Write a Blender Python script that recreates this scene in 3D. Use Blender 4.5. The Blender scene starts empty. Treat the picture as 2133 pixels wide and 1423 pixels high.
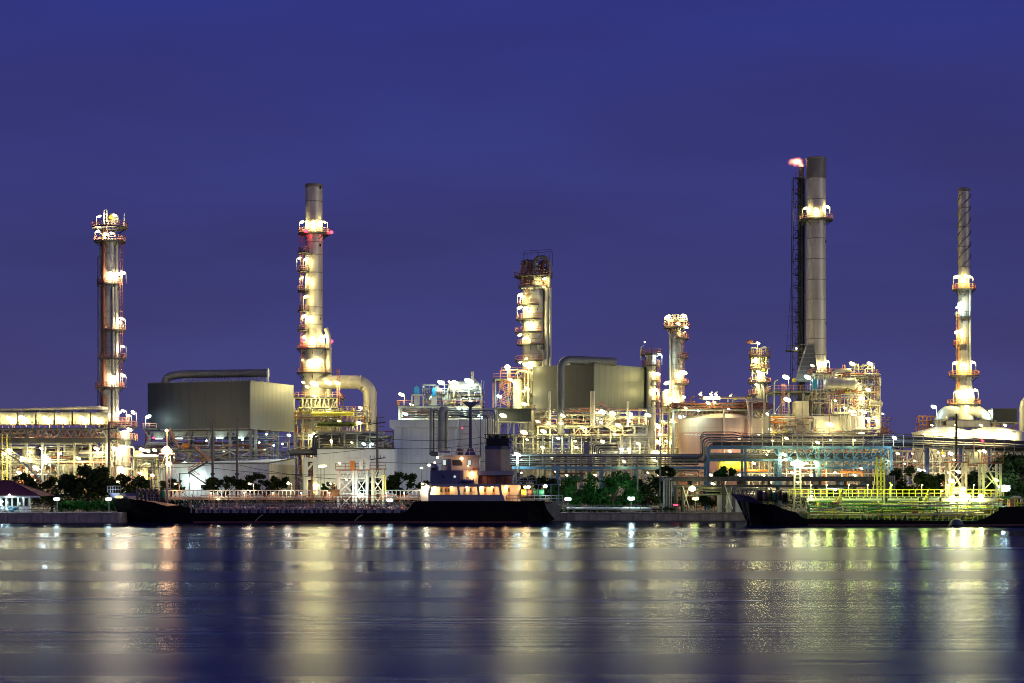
import bpy, math, random
import numpy as np
from mathutils import Vector as V
R = math.radians
scene = bpy.context.scene

# ---------------------------------------------------------------- camera, sky, light
F = 3630.0            # focal length in photo pixels (photo 2133 wide)
HC = 6.5              # camera height above the river
HY = 1010.0           # horizon row in the photo
cam_d = bpy.data.cameras.new('camera'); cam = bpy.data.objects.new('camera', cam_d)
scene.collection.objects.link(cam); scene.camera = cam
cam.location = (0, 0, HC); cam.rotation_euler = (R(90), 0, 0)
cam_d.sensor_width = 36.0; cam_d.lens = 36.0 * F / 2133.0
cam_d.shift_y = (HY - 711.5) / 2133.0
cam_d.clip_start = 1.0; cam_d.clip_end = 20000.0

SUN_EL, SUN_AZ = 7.0, 127.0       # afterglow: low, from behind the camera, to its right
world = bpy.data.worlds.new('World'); scene.world = world; world.use_nodes = True
nt = world.node_tree; nt.nodes.clear()
wo = nt.nodes.new('ShaderNodeOutputWorld')
bg1 = nt.nodes.new('ShaderNodeBackground'); bg2 = nt.nodes.new('ShaderNodeBackground'); addn = nt.nodes.new('ShaderNodeAddShader')
sky = nt.nodes.new('ShaderNodeTexSky'); sky.sky_type = 'NISHITA'; sky.sun_disc = False
sky.sun_elevation = R(-4.0); sky.sun_rotation = R(SUN_AZ); sky.ozone_density = 4.0
nt.links.new(sky.outputs[0], bg1.inputs[0]); bg1.inputs[1].default_value = 0.05
tc = nt.nodes.new('ShaderNodeTexCoord'); sep = nt.nodes.new('ShaderNodeSeparateXYZ')
nt.links.new(tc.outputs['Generated'], sep.inputs[0])
ramp = nt.nodes.new('ShaderNodeValToRGB'); nt.links.new(sep.outputs[2], ramp.inputs[0])
cr = ramp.color_ramp; cr.elements[0].position = 0.0; cr.elements[0].color = (0.072, 0.066, 0.195, 1)
cr.elements[1].position = 1.0; cr.elements[1].color = (0.026, 0.032, 0.215, 1)
e = cr.elements.new(0.10); e.color = (0.047, 0.050, 0.196, 1)
e = cr.elements.new(0.26); e.color = (0.031, 0.037, 0.215, 1)
mp = nt.nodes.new('ShaderNodeMapping'); nt.links.new(tc.outputs['Generated'], mp.inputs[0])
mp.inputs['Scale'].default_value = (2.2, 1.0, 9.0)
nz = nt.nodes.new('ShaderNodeTexNoise'); nz.inputs['Scale'].default_value = 1.7; nz.inputs['Detail'].default_value = 3
nt.links.new(mp.outputs[0], nz.inputs[0])
rr = nt.nodes.new('ShaderNodeValToRGB'); nt.links.new(nz.outputs[0], rr.inputs[0])
rr.color_ramp.elements[0].position = 0.32; rr.color_ramp.elements[0].color = (0.90, 0.80, 0.76, 1)
rr.color_ramp.elements[1].position = 0.66; rr.color_ramp.elements[1].color = (1.0, 1.0, 1.0, 1)
mx = nt.nodes.new('ShaderNodeMixRGB'); mx.blend_type = 'MULTIPLY'; mx.inputs[0].default_value = 1.0
nt.links.new(ramp.outputs[0], mx.inputs[1]); nt.links.new(rr.outputs[0], mx.inputs[2])
nt.links.new(mx.outputs[0], bg2.inputs[0]); bg2.inputs[1].default_value = 1.04
nt.links.new(bg1.outputs[0], addn.inputs[0]); nt.links.new(bg2.outputs[0], addn.inputs[1]); nt.links.new(addn.outputs[0], wo.inputs[0])

sun_d = bpy.data.lights.new('afterglow', 'SUN'); sun_d.energy = 0.45; sun_d.angle = R(25); sun_d.color = (1.0, 0.93, 0.90)
sun = bpy.data.objects.new('afterglow', sun_d); scene.collection.objects.link(sun)
az = R(SUN_AZ)   # measured from +Y towards +X
sd = V((math.sin(az) * math.cos(R(SUN_EL)), math.cos(az) * math.cos(R(SUN_EL)), math.sin(R(SUN_EL))))
sun.rotation_euler = sd.to_track_quat('Z', 'Y').to_euler()

vs = scene.view_settings; vs.view_transform = 'Standard'; vs.look = 'None'; vs.exposure = 0.0; vs.gamma = 1.0; vs.use_curve_mapping = False
cy = scene.cycles
cy.use_denoising = True; cy.filter_width = 1.0; cy.max_bounces = 5; cy.diffuse_bounces = 2; cy.glossy_bounces = 3; cy.transmission_bounces = 3
cy.transparent_max_bounces = 6; cy.sample_clamp_indirect = 6.0; cy.caustics_reflective = False; cy.caustics_refractive = False
cy.use_light_tree = True; cy.volume_bounces = 0

# ---------------------------------------------------------------- photo pixel -> place
def X(px, Y): return (px - 1066.5) / F * Y
def Z(py, Y): return HC + (HY - py) / F * Y
def P(px, py, Y): return V((X(px, Y), Y, Z(py, Y)))
def S(n, Y): return n * Y / F
G = 1.5               # level of the refinery ground

# ---------------------------------------------------------------- materials
MATS = {}
def mat(name, col, rough=.55, metal=0.0, var=.18, scale=.6, streak=0.0, bump=0.0, dirt=None, spec=.5):
    m = bpy.data.materials.new(name); m.use_nodes = True; t = m.node_tree; b = t.nodes['Principled BSDF']
    co = t.nodes.new('ShaderNodeTexCoord')
    n1 = t.nodes.new('ShaderNodeTexNoise'); n1.inputs['Scale'].default_value = scale; n1.inputs['Detail'].default_value = 5
    t.links.new(co.outputs['Object'], n1.inputs[0])
    r1 = t.nodes.new('ShaderNodeValToRGB'); t.links.new(n1.outputs[0], r1.inputs[0])
    lo = [c * (1 - var) for c in col]; hi = [min(1, c * (1 + var)) for c in col]
    r1.color_ramp.elements[0].position = .3; r1.color_ramp.elements[0].color = (*lo, 1)
    r1.color_ramp.elements[1].position = .7; r1.color_ramp.elements[1].color = (*hi, 1)
    out = r1.outputs[0]
    if streak:
        mp = t.nodes.new('ShaderNodeMapping'); mp.inputs['Scale'].default_value = (1.6, 1.6, .07)
        t.links.new(co.outputs['Object'], mp.inputs[0])
        n2 = t.nodes.new('ShaderNodeTexNoise'); n2.inputs['Scale'].default_value = 1.0; n2.inputs['Detail'].default_value = 4
        t.links.new(mp.outputs[0], n2.inputs[0])
        r2 = t.nodes.new('ShaderNodeValToRGB'); t.links.new(n2.outputs[0], r2.inputs[0])
        r2.color_ramp.elements[0].position = .42; r2.color_ramp.elements[0].color = (0, 0, 0, 1)
        r2.color_ramp.elements[1].position = .72; r2.color_ramp.elements[1].color = (streak, streak, streak, 1)
        mm = t.nodes.new('ShaderNodeMixRGB'); t.links.new(r2.outputs[0], mm.inputs[0]); t.links.new(out, mm.inputs[1])
        mm.inputs[2].default_value = (*(dirt or [c * .45 for c in col]), 1); out = mm.outputs[0]
    t.links.new(out, b.inputs['Base Color'])
    b.inputs['Roughness'].default_value = rough; b.inputs['Metallic'].default_value = metal
    b.inputs['Specular IOR Level'].default_value = spec
    if bump:
        bp = t.nodes.new('ShaderNodeBump'); bp.inputs['Strength'].default_value = bump; bp.inputs['Distance'].default_value = .1
        n3 = t.nodes.new('ShaderNodeTexNoise'); n3.inputs['Scale'].default_value = scale * 6; n3.inputs['Detail'].default_value = 4
        t.links.new(co.outputs['Object'], n3.inputs[0]); t.links.new(n3.outputs[0], bp.inputs['Height']); t.links.new(bp.outputs[0], b.inputs['Normal'])
    MATS[name] = m; return m
mat('steel', (.33, .34, .31), .5, .1, .2, .5, .4)
mat('clad', (.50, .50, .45), .40, .25, .14, .5, .35)
mat('stack', (.52, .48, .41), .48, .25, .12, .25, .35, .03)
mat('stack_dark', (.20, .18, .16), .6, .2, .2, .3, .4)
mat('darksteel', (.085, .085, .085), .55, .3, .25, .5, .3)
mat('greysteel', (.22, .23, .24), .5, .05, .2, .5, .3)
mat('cream', (.60, .56, .45), .5, .1, .12, .4, .35)
mat('white', (.72, .72, .70), .5, 0, .08, .4, .25)
mat('panel', (.82, .84, .87), .5, .1, .06, .25, .22, .0, (.36, .36, .37))
mat('box_shaded', (.020, .028, .042), .5, 0, .12, .2, .5)  # left wall of the first box, its shading put into the colour
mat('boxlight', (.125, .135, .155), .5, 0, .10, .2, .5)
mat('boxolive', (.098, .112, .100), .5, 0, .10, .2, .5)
mat('boxolive_shaded', (.052, .056, .060), .5, 0, .08, .2, .3)  # darker copy of the olive sheet: left-wall shading put into the colour
mat('red', (.44, .19, .14), .5, 0, .2, .8, .3)
mat('rust', (.26, .10, .06), .7, 0, .3, .8, .4)
mat('orange', (.62, .22, .04), .5, 0, .15, .8, .2)
mat('yellow', (.72, .62, .08), .5, 0, .15, .5, .2)
mat('blue', (.12, .27, .40), .5, .1, .15, .5, .3)
mat('brightblue', (.05, .34, .58), .45, 0, .12, .5, .2)
mat('green', (.03, .22, .07), .5, 0, .2, .5, .2)
mat('pink', (.50, .30, .25), .55, 0, .06, .2, .3, .0, (.36, .22, .18))
mat('tankcream', (.58, .48, .38), .55, 0, .06, .2, .25)
mat('tankwhite', (.74, .72, .64), .5, 0, .06, .2, .2)
mat('darkconcrete', (.085, .08, .085), .85, 0, .3, .5, .5, .2)
mat('concrete', (.34, .275, .235), .85, 0, .3, .5, .55, .3, (.09, .08, .07))
mat('ground', (.10, .095, .085), .9, 0, .35, .15, 0, .3)
mat('hull', (.0035, .003, .0035), .6, 0, .5, .3, .25, .0, (.010, .006, .005), .12)
mat('shipwhite', (.27, .27, .32), .45, 0, .08, .6, .3, .0, (.30, .22, .16))
mat('shipblue', (.10, .10, .19), .45, 0, .1, .6, .3)
mat('shipnavy', (.03, .04, .10), .45, 0, .15, .6, .2)
mat('funnel', (.24, .19, .18), .5, 0, .1, .5, .35)
mat('roofred', (.16, .035, .03), .6, 0, .2, 2.5, .2, .2)
mat('deckgreen', (.02, .13, .04), .5, 0, .3, .4, .3)
mat('deckred', (.13, .04, .03), .6, 0, .3, .4, .3)
mat('pole', (.20, .18, .15), .8, 0, .2, .8, .3)
mat('bark', (.07, .05, .035), .9, 0, .3, 3, 0, .4)
mat('black', (.012, .012, .013), .5, 0, .3)
mat('rope', (.30, .27, .2), .9, 0, .2)
mat('glassdark', (.02, .022, .025), .08, 0, .1, .5, 0, 0)
mat('wood', (.34, .20, .09), .6, 0, .2, .8, .3)

def leafmat(name, col):
    m = bpy.data.materials.new(name); m.use_nodes = True; t = m.node_tree; t.nodes.clear()
    o = t.nodes.new('ShaderNodeOutputMaterial'); d = t.nodes.new('ShaderNodeBsdfDiffuse'); tr = t.nodes.new('ShaderNodeBsdfTranslucent')
    mxs = t.nodes.new('ShaderNodeMixShader'); mxs.inputs[0].default_value = .35
    co = t.nodes.new('ShaderNodeTexCoord'); n1 = t.nodes.new('ShaderNodeTexNoise'); n1.inputs['Scale'].default_value = 1.3; n1.inputs['Detail'].default_value = 4
    t.links.new(co.outputs['Object'], n1.inputs[0])
    r1 = t.nodes.new('ShaderNodeValToRGB'); t.links.new(n1.outputs[0], r1.inputs[0])
    r1.color_ramp.elements[0].position = .35; r1.color_ramp.elements[0].color = (*[c * .4 for c in col], 1)
    r1.color_ramp.elements[1].position = .68; r1.color_ramp.elements[1].color = (*[c * 1.5 for c in col], 1)
    t.links.new(r1.outputs[0], d.inputs[0]); t.links.new(r1.outputs[0], tr.inputs[0])
    t.links.new(d.outputs[0], mxs.inputs[1]); t.links.new(tr.outputs[0], mxs.inputs[2]); t.links.new(mxs.outputs[0], o.inputs[0])
    MATS[name] = m
leafmat('leaf', (.055, .10, .03)); leafmat('leafdark', (.048, .075, .028)); leafmat('leafpale', (.10, .13, .045)); leafmat('leafgreen', (.045, .17, .035))

LAMPCOL = {'y': (1, .85, .33), 'w': (1, .82, .47), 'c': (.72, 1, .95), 'o': (1, .52, .20), 'g': (.74, 1, .16), 'r': (1, .05, .10), 'l': (1, .93, .36), 'k': (1, .72, .40)}
def emat(name, col, s):
    m = bpy.data.materials.new(name); m.use_nodes = True; t = m.node_tree; t.nodes.clear()
    o = t.nodes.new('ShaderNodeOutputMaterial'); em = t.nodes.new('ShaderNodeEmission')
    em.inputs[0].default_value = (*col, 1); em.inputs[1].default_value = s; t.links.new(em.outputs[0], o.inputs[0])
    m.cycles.emission_sampling = 'NONE'
    MATS[name] = m
for k, c in LAMPCOL.items(): emat('glow_' + k, c, 5.0 if k == 'r' else 14.0)
emat('fairlead_glow', (1, .80, .45), 1.2); emat('wincool', (.75, 1, .92), .8)

# ---------------------------------------------------------------- mesh builder
COL = scene.collection
def fillet(pts, r, n=4):
    pts = [V(p) for p in pts]
    if len(pts) < 3: return pts
    out = [pts[0]]
    for a, b, c in zip(pts, pts[1:], pts[2:]):
        u = (a - b); w = (c - b); lu, lw = u.length, w.length
        if lu < 1e-6 or lw < 1e-6: continue
        d = min(r, lu * .49, lw * .49); p0 = b + u * (d / lu); p2 = b + w * (d / lw)
        for i in range(n + 1):
            t = i / n; out.append(p0 * (1 - t) ** 2 + b * 2 * t * (1 - t) + p2 * t * t)
    out.append(pts[-1]); return out

class MB:
    def __init__(s): s.v = []; s.f = []; s.sm = []
    def add(s, vs, fs, sm=False):
        o = len(s.v); s.v += [tuple(p) for p in vs]; s.f += [tuple(i + o for i in q) for q in fs]; s.sm += [sm] * len(fs); return s
    def box(s, c, d, rz=0.0):
        cx, cy, cz = c; a, b, h = d[0] / 2, d[1] / 2, d[2] / 2; ca, sa = math.cos(rz), math.sin(rz)
        vs = []
        for z in (-h, h):
            for x, y in ((-a, -b), (a, -b), (a, b), (-a, b)): vs.append((cx + x * ca - y * sa, cy + x * sa + y * ca, cz + z))
        return s.add(vs, [(3, 2, 1, 0), (4, 5, 6, 7), (0, 1, 5, 4), (1, 2, 6, 5), (2, 3, 7, 6), (3, 0, 4, 7)])
    def bx(s, x0, x1, y0, y1, z0, z1): return s.box(((x0 + x1) / 2, (y0 + y1) / 2, (z0 + z1) / 2), (x1 - x0, y1 - y0, z1 - z0))
    def bar(s, p, q, w, h=None):
        p, q = V(p), V(q); h = h or w; d = (q - p)
        if d.length < 1e-6: return s
        d.normalize(); up = V((0, 0, 1)) if abs(d.z) < .9 else V((0, 1, 0)); a = d.cross(up).normalized() * w / 2; b = a.cross(d).normalized() * h / 2
        vs = [p - a - b, p + a - b, p + a + b, p - a + b, q - a - b, q + a - b, q + a + b, q - a + b]
        return s.add(vs, [(0, 1, 2, 3), (7, 6, 5, 4), (0, 4, 5, 1), (1, 5, 6, 2), (2, 6, 7, 3), (3, 7, 4, 0)])
    def cyl(s, p, q, r, r2=None, n=14, cap=True):
        p, q = V(p), V(q); r2 = r if r2 is None else r2; d = (q - p).normalized()
        up = V((0, 0, 1)) if abs(d.z) < .9 else V((1, 0, 0)); a = d.cross(up).normalized(); b = d.cross(a).normalized()
        vs = []
        for c, rad in ((p, r), (q, r2)):
            for i in range(n):
                t = 2 * math.pi * i / n; vs.append(c + a * (rad * math.cos(t)) + b * (rad * math.sin(t)))
        s.add(vs, [(i, (i + 1) % n, n + (i + 1) % n, n + i) for i in range(n)], True)
        if cap: s.add(vs[:n], [tuple(range(n))[::-1]]); s.add(vs[n:], [tuple(range(n))])
        return s
    def tube(s, pts, r, n=8, bend=None):
        pts = fillet(pts, bend if bend is not None else r * 3) if bend != 0 else [V(p) for p in pts]
        rings = []; a = None
        for i, p in enumerate(pts):
            d = (pts[min(i + 1, len(pts) - 1)] - pts[max(i - 1, 0)])
            if d.length < 1e-7: d = V((0, 0, 1))
            d.normalize()
            if a is None:
                up = V((0, 0, 1)) if abs(d.z) < .9 else V((1, 0, 0)); a = d.cross(up).normalized()
            else:
                a = (a - d * a.dot(d))
                if a.length < 1e-4: a = d.orthogonal()
                a.normalize()
            b = d.cross(a).normalized(); rings.append([p + a * (r * math.cos(2 * math.pi * k / n)) + b * (r * math.sin(2 * math.pi * k / n)) for k in range(n)])
        vs = [v for g in rings for v in g]; fs = []
        for i in range(len(rings) - 1):
            for k in range(n): fs.append((i * n + k, i * n + (k + 1) % n, (i + 1) * n + (k + 1) % n, (i + 1) * n + k))
        s.add(vs, fs, True); s.add(rings[0], [tuple(range(n))[::-1]]); s.add(rings[-1], [tuple(range(n))]); return s
    def lathe(s, cx, cy, prof, n=32, a0=0, a1=360, sm=True):
        full = abs(a1 - a0) >= 360; m = n if full else n + 1
        for (ra, za), (rb, zb) in zip(prof, prof[1:]):
            vs = []
            for rad, z in ((ra, za), (rb, zb)):
                for i in range(m):
                    t = R(a0 + (a1 - a0) * i / n); vs.append((cx + rad * math.cos(t), cy + rad * math.sin(t), z))
            k = n if full else n
            s.add(vs, [(i, (i + 1) % m if full else i + 1, m + ((i + 1) % m if full else i + 1), m + i) for i in range(k)], sm)
        return s
    def sector(s, cx, cy, z0, z1, r0, r1, a0, a1, n=None):
        n = n or max(4, int(abs(a1 - a0) / 14)); prof = [(r0, z0), (r1, z0), (r1, z1), (r0, z1), (r0, z0)]
        s.lathe(cx, cy, prof, n, a0, a1, False)
        if abs(a1 - a0) < 360:
            for a in (a0, a1):
                c, d = math.cos(R(a)), math.sin(R(a)); s.add([(cx + q * c, cy + q * d, z) for q, z in prof[:4]], [(0, 1, 2, 3)])
        return s
    def ell(s, c, r, nu=10, nv=7):
        rx, ry, rz = r if hasattr(r, '__len__') else (r, r, r); vs = []; fs = []
        for j in range(nv + 1):
            ph = math.pi * j / nv
            for i in range(nu):
                t = 2 * math.pi * i / nu; vs.append((c[0] + rx * math.sin(ph) * math.cos(t), c[1] + ry * math.sin(ph) * math.sin(t), c[2] - rz * math.cos(ph)))
        for j in range(nv):
            for i in range(nu): fs.append((j * nu + i, j * nu + (i + 1) % nu, (j + 1) * nu + (i + 1) % nu, (j + 1) * nu + i))
        return s.add(vs, fs, True)
    def prism(s, poly, d):     # poly: 3D points in a plane, extruded by vector d
        poly = [V(p) for p in poly]; d = V(d); n = len(poly); vs = poly + [p + d for p in poly]
        return s.add(vs, [tuple(range(n))[::-1], tuple(range(n, 2 * n))] + [(i, (i + 1) % n, n + (i + 1) % n, n + i) for i in range(n)])
    def mesh(s, name, m, org=V((0, 0, 0))):
        me = bpy.data.meshes.new(name); me.from_pydata([(x - org[0], y - org[1], z - org[2]) for x, y, z in s.v], [], s.f)
        me.polygons.foreach_set('use_smooth', s.sm); me.materials.append(MATS[m] if isinstance(m, str) else m); return me
    def build(s, name, m, parent=None, **kw):
        org = V((0, 0, 0)); q = parent
        while q is not None: org = org + q.location; q = q.parent
        o = bpy.data.objects.new(name, s.mesh(name, m, org)); COL.objects.link(o)
        if parent is not None: o.parent = parent
        for k, v in kw.items(): o[k] = v
        return o

def thing(name, label, cat, loc, group=None):
    o = bpy.data.objects.new(name, None); COL.objects.link(o); o.location = loc; o['label'] = label; o['category'] = cat
    o.empty_display_size = .5
    if group: o['group'] = group
    return o
def tag(o, label, cat, group=None):
    o['label'] = label; o['category'] = cat
    if group: o['group'] = group
    return o

# ---------------------------------------------------------------- shared pieces
LENS = {}
def worldloc(o):
    p = V((0, 0, 0))
    while o is not None: p = p + o.location; o = o.parent
    return p
def light(T, p, k='y', power=400, rad=.25):
    key = (k, round(power), rad)
    d = LENS.get(key)
    if d is None:
        d = bpy.data.lights.new('lamp_light', 'POINT'); d.energy = power; d.color = LAMPCOL[k]; d.shadow_soft_size = rad; LENS[key] = d
    o = bpy.data.objects.new('lamp_light', d); COL.objects.link(o); o.parent = T; o.location = V(p) - worldloc(T); return o
def dep(i): return (-2.4, 1.8, 3.6, .4)[i % 4]
def lamp(T, p, k='y', power=420, size=.55, foot=None, tilt=1, metal='steel'):
    """floodlight: oval lens in a hood, on a bracket post standing at foot (z of platform)"""
    p = V(p); m = MB(); hx = .2 * tilt; size *= .8 + .6 * ((p.x * 7.31 + p.z * 3.17) % 1.0)
    if foot is not None:
        base = V((p.x + hx + .5 * tilt, p.y + .15, foot)); m.tube([base, (base.x, base.y, p.z + .1), (p.x, p.y + .1, p.z + size * .55)], .06, 5, .3)
    m.ell((p.x, p.y + size * .18, p.z + size * .35), (size * .95, size * .6, size * .28), 8, 5)
    h = m.build('floodlight', metal, T)
    l = MB(); sx, sz = size * 1.02, size * .52
    n = 10; q = R(-22 * tilt)
    tmp = MB().ell((0, 0, 0), (sx, size * .6, sz), n, 6)
    l.add([(p.x + x * math.cos(q) - z * math.sin(q), p.y + y - .1, p.z + x * math.sin(q) + z * math.cos(q)) for x, y, z in tmp.v], tmp.f, True)
    lo = l.build('lens', 'glow_' + k, h)
    light(T, (p.x, p.y - size * .9, p.z - size * .9), k, power, .25)
    return h
def bulb(T, p, k='y', r=.25, power=120, name='lamp'):
    o = MB().ell(p, (r, r, r * .85), 9, 6).build(name, 'glow_' + k, T)
    if power: light(T, (p[0], p[1] - r * 1.4, p[2] - r * 1.2), k, power, r * .6)
    return o
def arcrail(m, cx, cy, z, r, a0, a1, h=1.15, t=.055):
    n = max(3, int(abs(a1 - a0) / 15))
    pts = [(cx + r * math.cos(R(a0 + (a1 - a0) * i / n)), cy + r * math.sin(R(a0 + (a1 - a0) * i / n))) for i in range(n + 1)]
    for k in (.5, 1.0): m.tube([(x, y, z + h * k) for x, y in pts], t, 4, 0)
    m.tube([(x, y, z + .12) for x, y in pts], t * 1.3, 4, 0)
    for x, y in pts: m.bar((x, y, z), (x, y, z + h), t * 1.6)
def rail(m, p, q, h=1.15, step=1.6, t=.055, mids=(.5, 1.0)):
    p, q = V(p), V(q); d = q - p; n = max(1, int(d.length / step)); u = V((0, 0, 1))
    for k in mids: m.bar(p + u * h * k, q + u * h * k, t * 1.6)
    for i in range(n + 1):
        a = p + d * (i / n); m.bar(a, a + u * h, t * 1.8)
def railing(T, pts, m='red', h=1.15, step=1.6, t=.055, name='railing', mids=(.5, 1.0)):
    b = MB()
    for p, q in zip(pts, pts[1:]): rail(b, p, q, h, step, t, mids)
    return b.build(name, m, T)
def platform(T, cx, cy, z, r0, r1, a0=0, a1=360, railm='red', deckm='darksteel', brk=True):
    d = MB().sector(cx, cy, z - .28, z, r0 + .02, r1, a0, a1)
    if brk:
        n = max(2, int(abs(a1 - a0) / 45))
        for i in range(n + 1):
            a = R(a0 + (a1 - a0) * i / n); d.bar((cx + (r0 - .05) * math.cos(a), cy + (r0 - .05) * math.sin(a), z - 1.5), (cx + (r1 - .2) * math.cos(a), cy + (r1 - .2) * math.sin(a), z - .2), .14)
    o = d.build('platform', deckm, T)
    b = MB(); arcrail(b, cx, cy, z, r1 - .08, a0, a1)
    if abs(a1 - a0) < 360:
        for a in (a0, a1):
            c, s_ = math.cos(R(a)), math.sin(R(a)); rail(b, (cx + (r0 + .15) * c, cy + (r0 + .15) * s_, z), (cx + (r1 - .08) * c, cy + (r1 - .08) * s_, z))
    b.build('railing', railm, o)
    return o
def ladder(T, x, y, z0, z1, m='red', w=.5, cage=True, ax=(1, 0)):
    b = MB(); ux, uy = ax
    for s_ in (-1, 1): b.bar((x + s_ * w / 2 * ux, y + s_ * w / 2 * uy, z0), (x + s_ * w / 2 * ux, y + s_ * w / 2 * uy, z1), .11)
    z = z0
    while z < z1: b.bar((x - w / 2 * ux, y - w / 2 * uy, z), (x + w / 2 * ux, y + w / 2 * uy, z), .06); z += .75
    if cage:
        z = z0 + 2.2
        while z < z1:
            pts = [(x + .42 * math.cos(R(t)) * (ux or .6), y - .1 + .5 * (math.sin(R(t)) - .2), z) for t in range(180, 361, 45)]
            b.tube(pts, .05, 4, 0); z += 1.5
        for t in (200, 270, 340): b.bar((x + .42 * math.cos(R(t)) * (ux or .6), y - .1 + .5 * (math.sin(R(t)) - .2), z0 + 2.2), (x + .42 * math.cos(R(t)) * (ux or .6), y - .1 + .5 * (math.sin(R(t)) - .2), z1), .05)
    return b.build('ladder', m, T)
def pipe(T, pts, r, m='clad', n=8, bend=None, name='pipe'): return MB().tube(pts, r, n, bend).build(name, m, T)
def shell(T, cx, cy, prof, m, n=32, name='shell'): return MB().lathe(cx, cy, prof, n).build(name, m, T)
def bands(T, cx, cy, rz, m='stack_dark', w=.18, name='band'):
    for r, z in rz: MB().sector(cx, cy, z - w / 2, z + w / 2, r - .05, r + .06, 0, 360, 28).build(name, m, T)
def drum(T, p, q, r, m='clad', saddle=None, nb=3, name='drum'):
    p, q = V(p), V(q); d = (q - p).normalized(); b = MB(); b.cyl(p, q, r, n=18, cap=False)
    for c, s_ in ((p, -1), (q, 1)):
        last = c; lr = r
        for k in (1, 2, 3):
            t = k / 3; nc = c + d * (s_ * r * .5 * math.sin(t * math.pi / 2)); nr = max(r * math.cos(t * math.pi / 2), .02); b.cyl(last, nc, lr, nr, 18, False); last, lr = nc, nr
    for k in range(nb):
        c = p.lerp(q, (k + .5) / nb); b.cyl(c - d * .08, c + d * .08, r + .05, n=18)
    o = b.build(name, m, T)
    if saddle is not None:
        for t in (.2, .8):
            c = p.lerp(q, t); MB().bx(c.x - .25, c.x + .25, c.y - r * .6, c.y + r * .6, saddle, c.z - r * .6).build('saddle', 'steel', o)
    return o
def vessel(T, x, y, z0, z1, r, m='clad', name='vessel', skirt=True):
    prof = [(r * .96, z0 - (1.2 if skirt else 0)), (r, z0)] + [(r, z1)] + [(r * math.cos(t), z1 + r * .5 * math.sin(t)) for t in (.4, .8, 1.2, 1.5)]
    o = MB().lathe(x, y, prof, 24).build(name, m, T)
    n = max(1, int((z1 - z0) / 3))
    MBb = MB()
    for i in range(n + 1): MBb.sector(x, y, z0 + (z1 - z0) * i / n - .06, z0 + (z1 - z0) * i / n + .06, r - .03, r + .04, 0, 360, 24)
    MBb.build('hoop', 'steel', o); return o
def frame(T, x0, x1, y0, y1, zs, nx, ny=2, m='steel', w=.34, brace=.5, rails=(), decks=(), railm='red', seed=1, base=G, bm=None):
    rg = random.Random(seed); bm = bm or m
    xs = [x0 + (x1 - x0) * i / (nx - 1) for i in range(nx)]; ys = [y0 + (y1 - y0) * j / max(1, ny - 1) for j in range(ny)]
    top = max(zs)
    for x in xs:
        for y in ys: MB().bx(x - w / 2, x + w / 2, y - w / 2, y + w / 2, base, top).build('column', m, T)
    allz = sorted(zs)
    for k, z in enumerate(allz):
        for y in ys: MB().bx(x0 - .1, x1 + .1, y - w * .42, y + w * .42, z - w, z).build('beam', bm, T)
        for x in (x0, x1): MB().bx(x - w * .4, x + w * .4, y0 + w * .43, y1 - w * .43, z - w * .9, z - .02).build('beam', bm, T)
        if z in decks: MB().bx(x0 - .6, x1 + .6, y0 - .6, y1 + .6, z + .01, z + .12).build('grating_deck', 'darksteel', T)
        if z in rails: railing(T, [(x0 - .6, y1 + .5, z + .12), (x0 - .6, y0 - .55, z + .12), (x1 + .6, y0 - .55, z + .12), (x1 + .6, y1 + .5, z + .12)], railm)
        zl = allz[k - 1] if k else base
        for a, b in zip(xs, xs[1:]):
            q = rg.random()
            if q < brace and z - zl > 1.2:
                yy = y0 - w * .1
                if q < brace * .5:
                    MB().bar((a, yy, zl), ((a + b) / 2, yy, z - w), .18).build('brace', m, T); MB().bar((b, yy, zl), ((a + b) / 2, yy, z - w), .18).build('brace', m, T)
                elif q < brace * .75: MB().bar((a, yy, zl), (b, yy, z - w), .18).build('brace', m, T)
                else: MB().bar((b, yy, zl), (a, yy, z - w), .18).build('brace', m, T)
def clutter(T, x0, x1, y0, y1, z0, z1, n, seed, mats=('clad', 'steel', 'cream', 'greysteel', 'red'), rmin=.07, rmax=.28, horiz=.6):
    rg = random.Random(seed)
    for i in range(n):
        p = V((rg.uniform(x0, x1), rg.uniform(y0, y1), rg.uniform(z0, z1))); pts = [p.copy()]
        ax = 0 if rg.random() < horiz else 2
        for k in range(rg.choice((1, 2, 3, 3, 4))):
            q = pts[-1].copy()
            if ax == 0: q.x = min(max(q.x + rg.choice((-1, 1)) * rg.uniform(1.5, (x1 - x0) * .45), x0), x1)
            elif ax == 2: q.z = min(max(q.z + rg.choice((-1, 1)) * rg.uniform(1.0, (z1 - z0) * .7), z0), z1)
            else: q.y = min(max(q.y + rg.choice((-1, 1)) * rg.uniform(.8, 3), y0), y1)
            if (q - pts[-1]).length > .5: pts.append(q)
            ax = rg.choice([a for a in (0, 0, 2, 2, 1) if a != ax])
        if len(pts) < 2: continue
        r = rmin + (rmax - rmin) * rg.random() ** 2.2
        pipe(T, pts, r, rg.choice(mats), 7)
    for i in range(n // 5):
        p = (rg.uniform(x0, x1), rg.uniform(y0, y1), rg.uniform(z0, z1)); s_ = rg.uniform(.25, .5)
        b = MB(); b.cyl((p[0] - s_, p[1], p[2]), (p[0] + s_, p[1], p[2]), s_ * .5, n=10); b.cyl((p[0], p[1], p[2]), (p[0], p[1], p[2] + s_ * 1.8), s_ * .16, n=6)
        b.cyl((p[0], p[1], p[2] + s_ * 1.75), (p[0], p[1], p[2] + s_ * 1.9), s_ * .75, n=10)
        b.build('valve', rg.choice(('red', 'steel', 'greysteel', 'yellow')), T)
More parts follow.
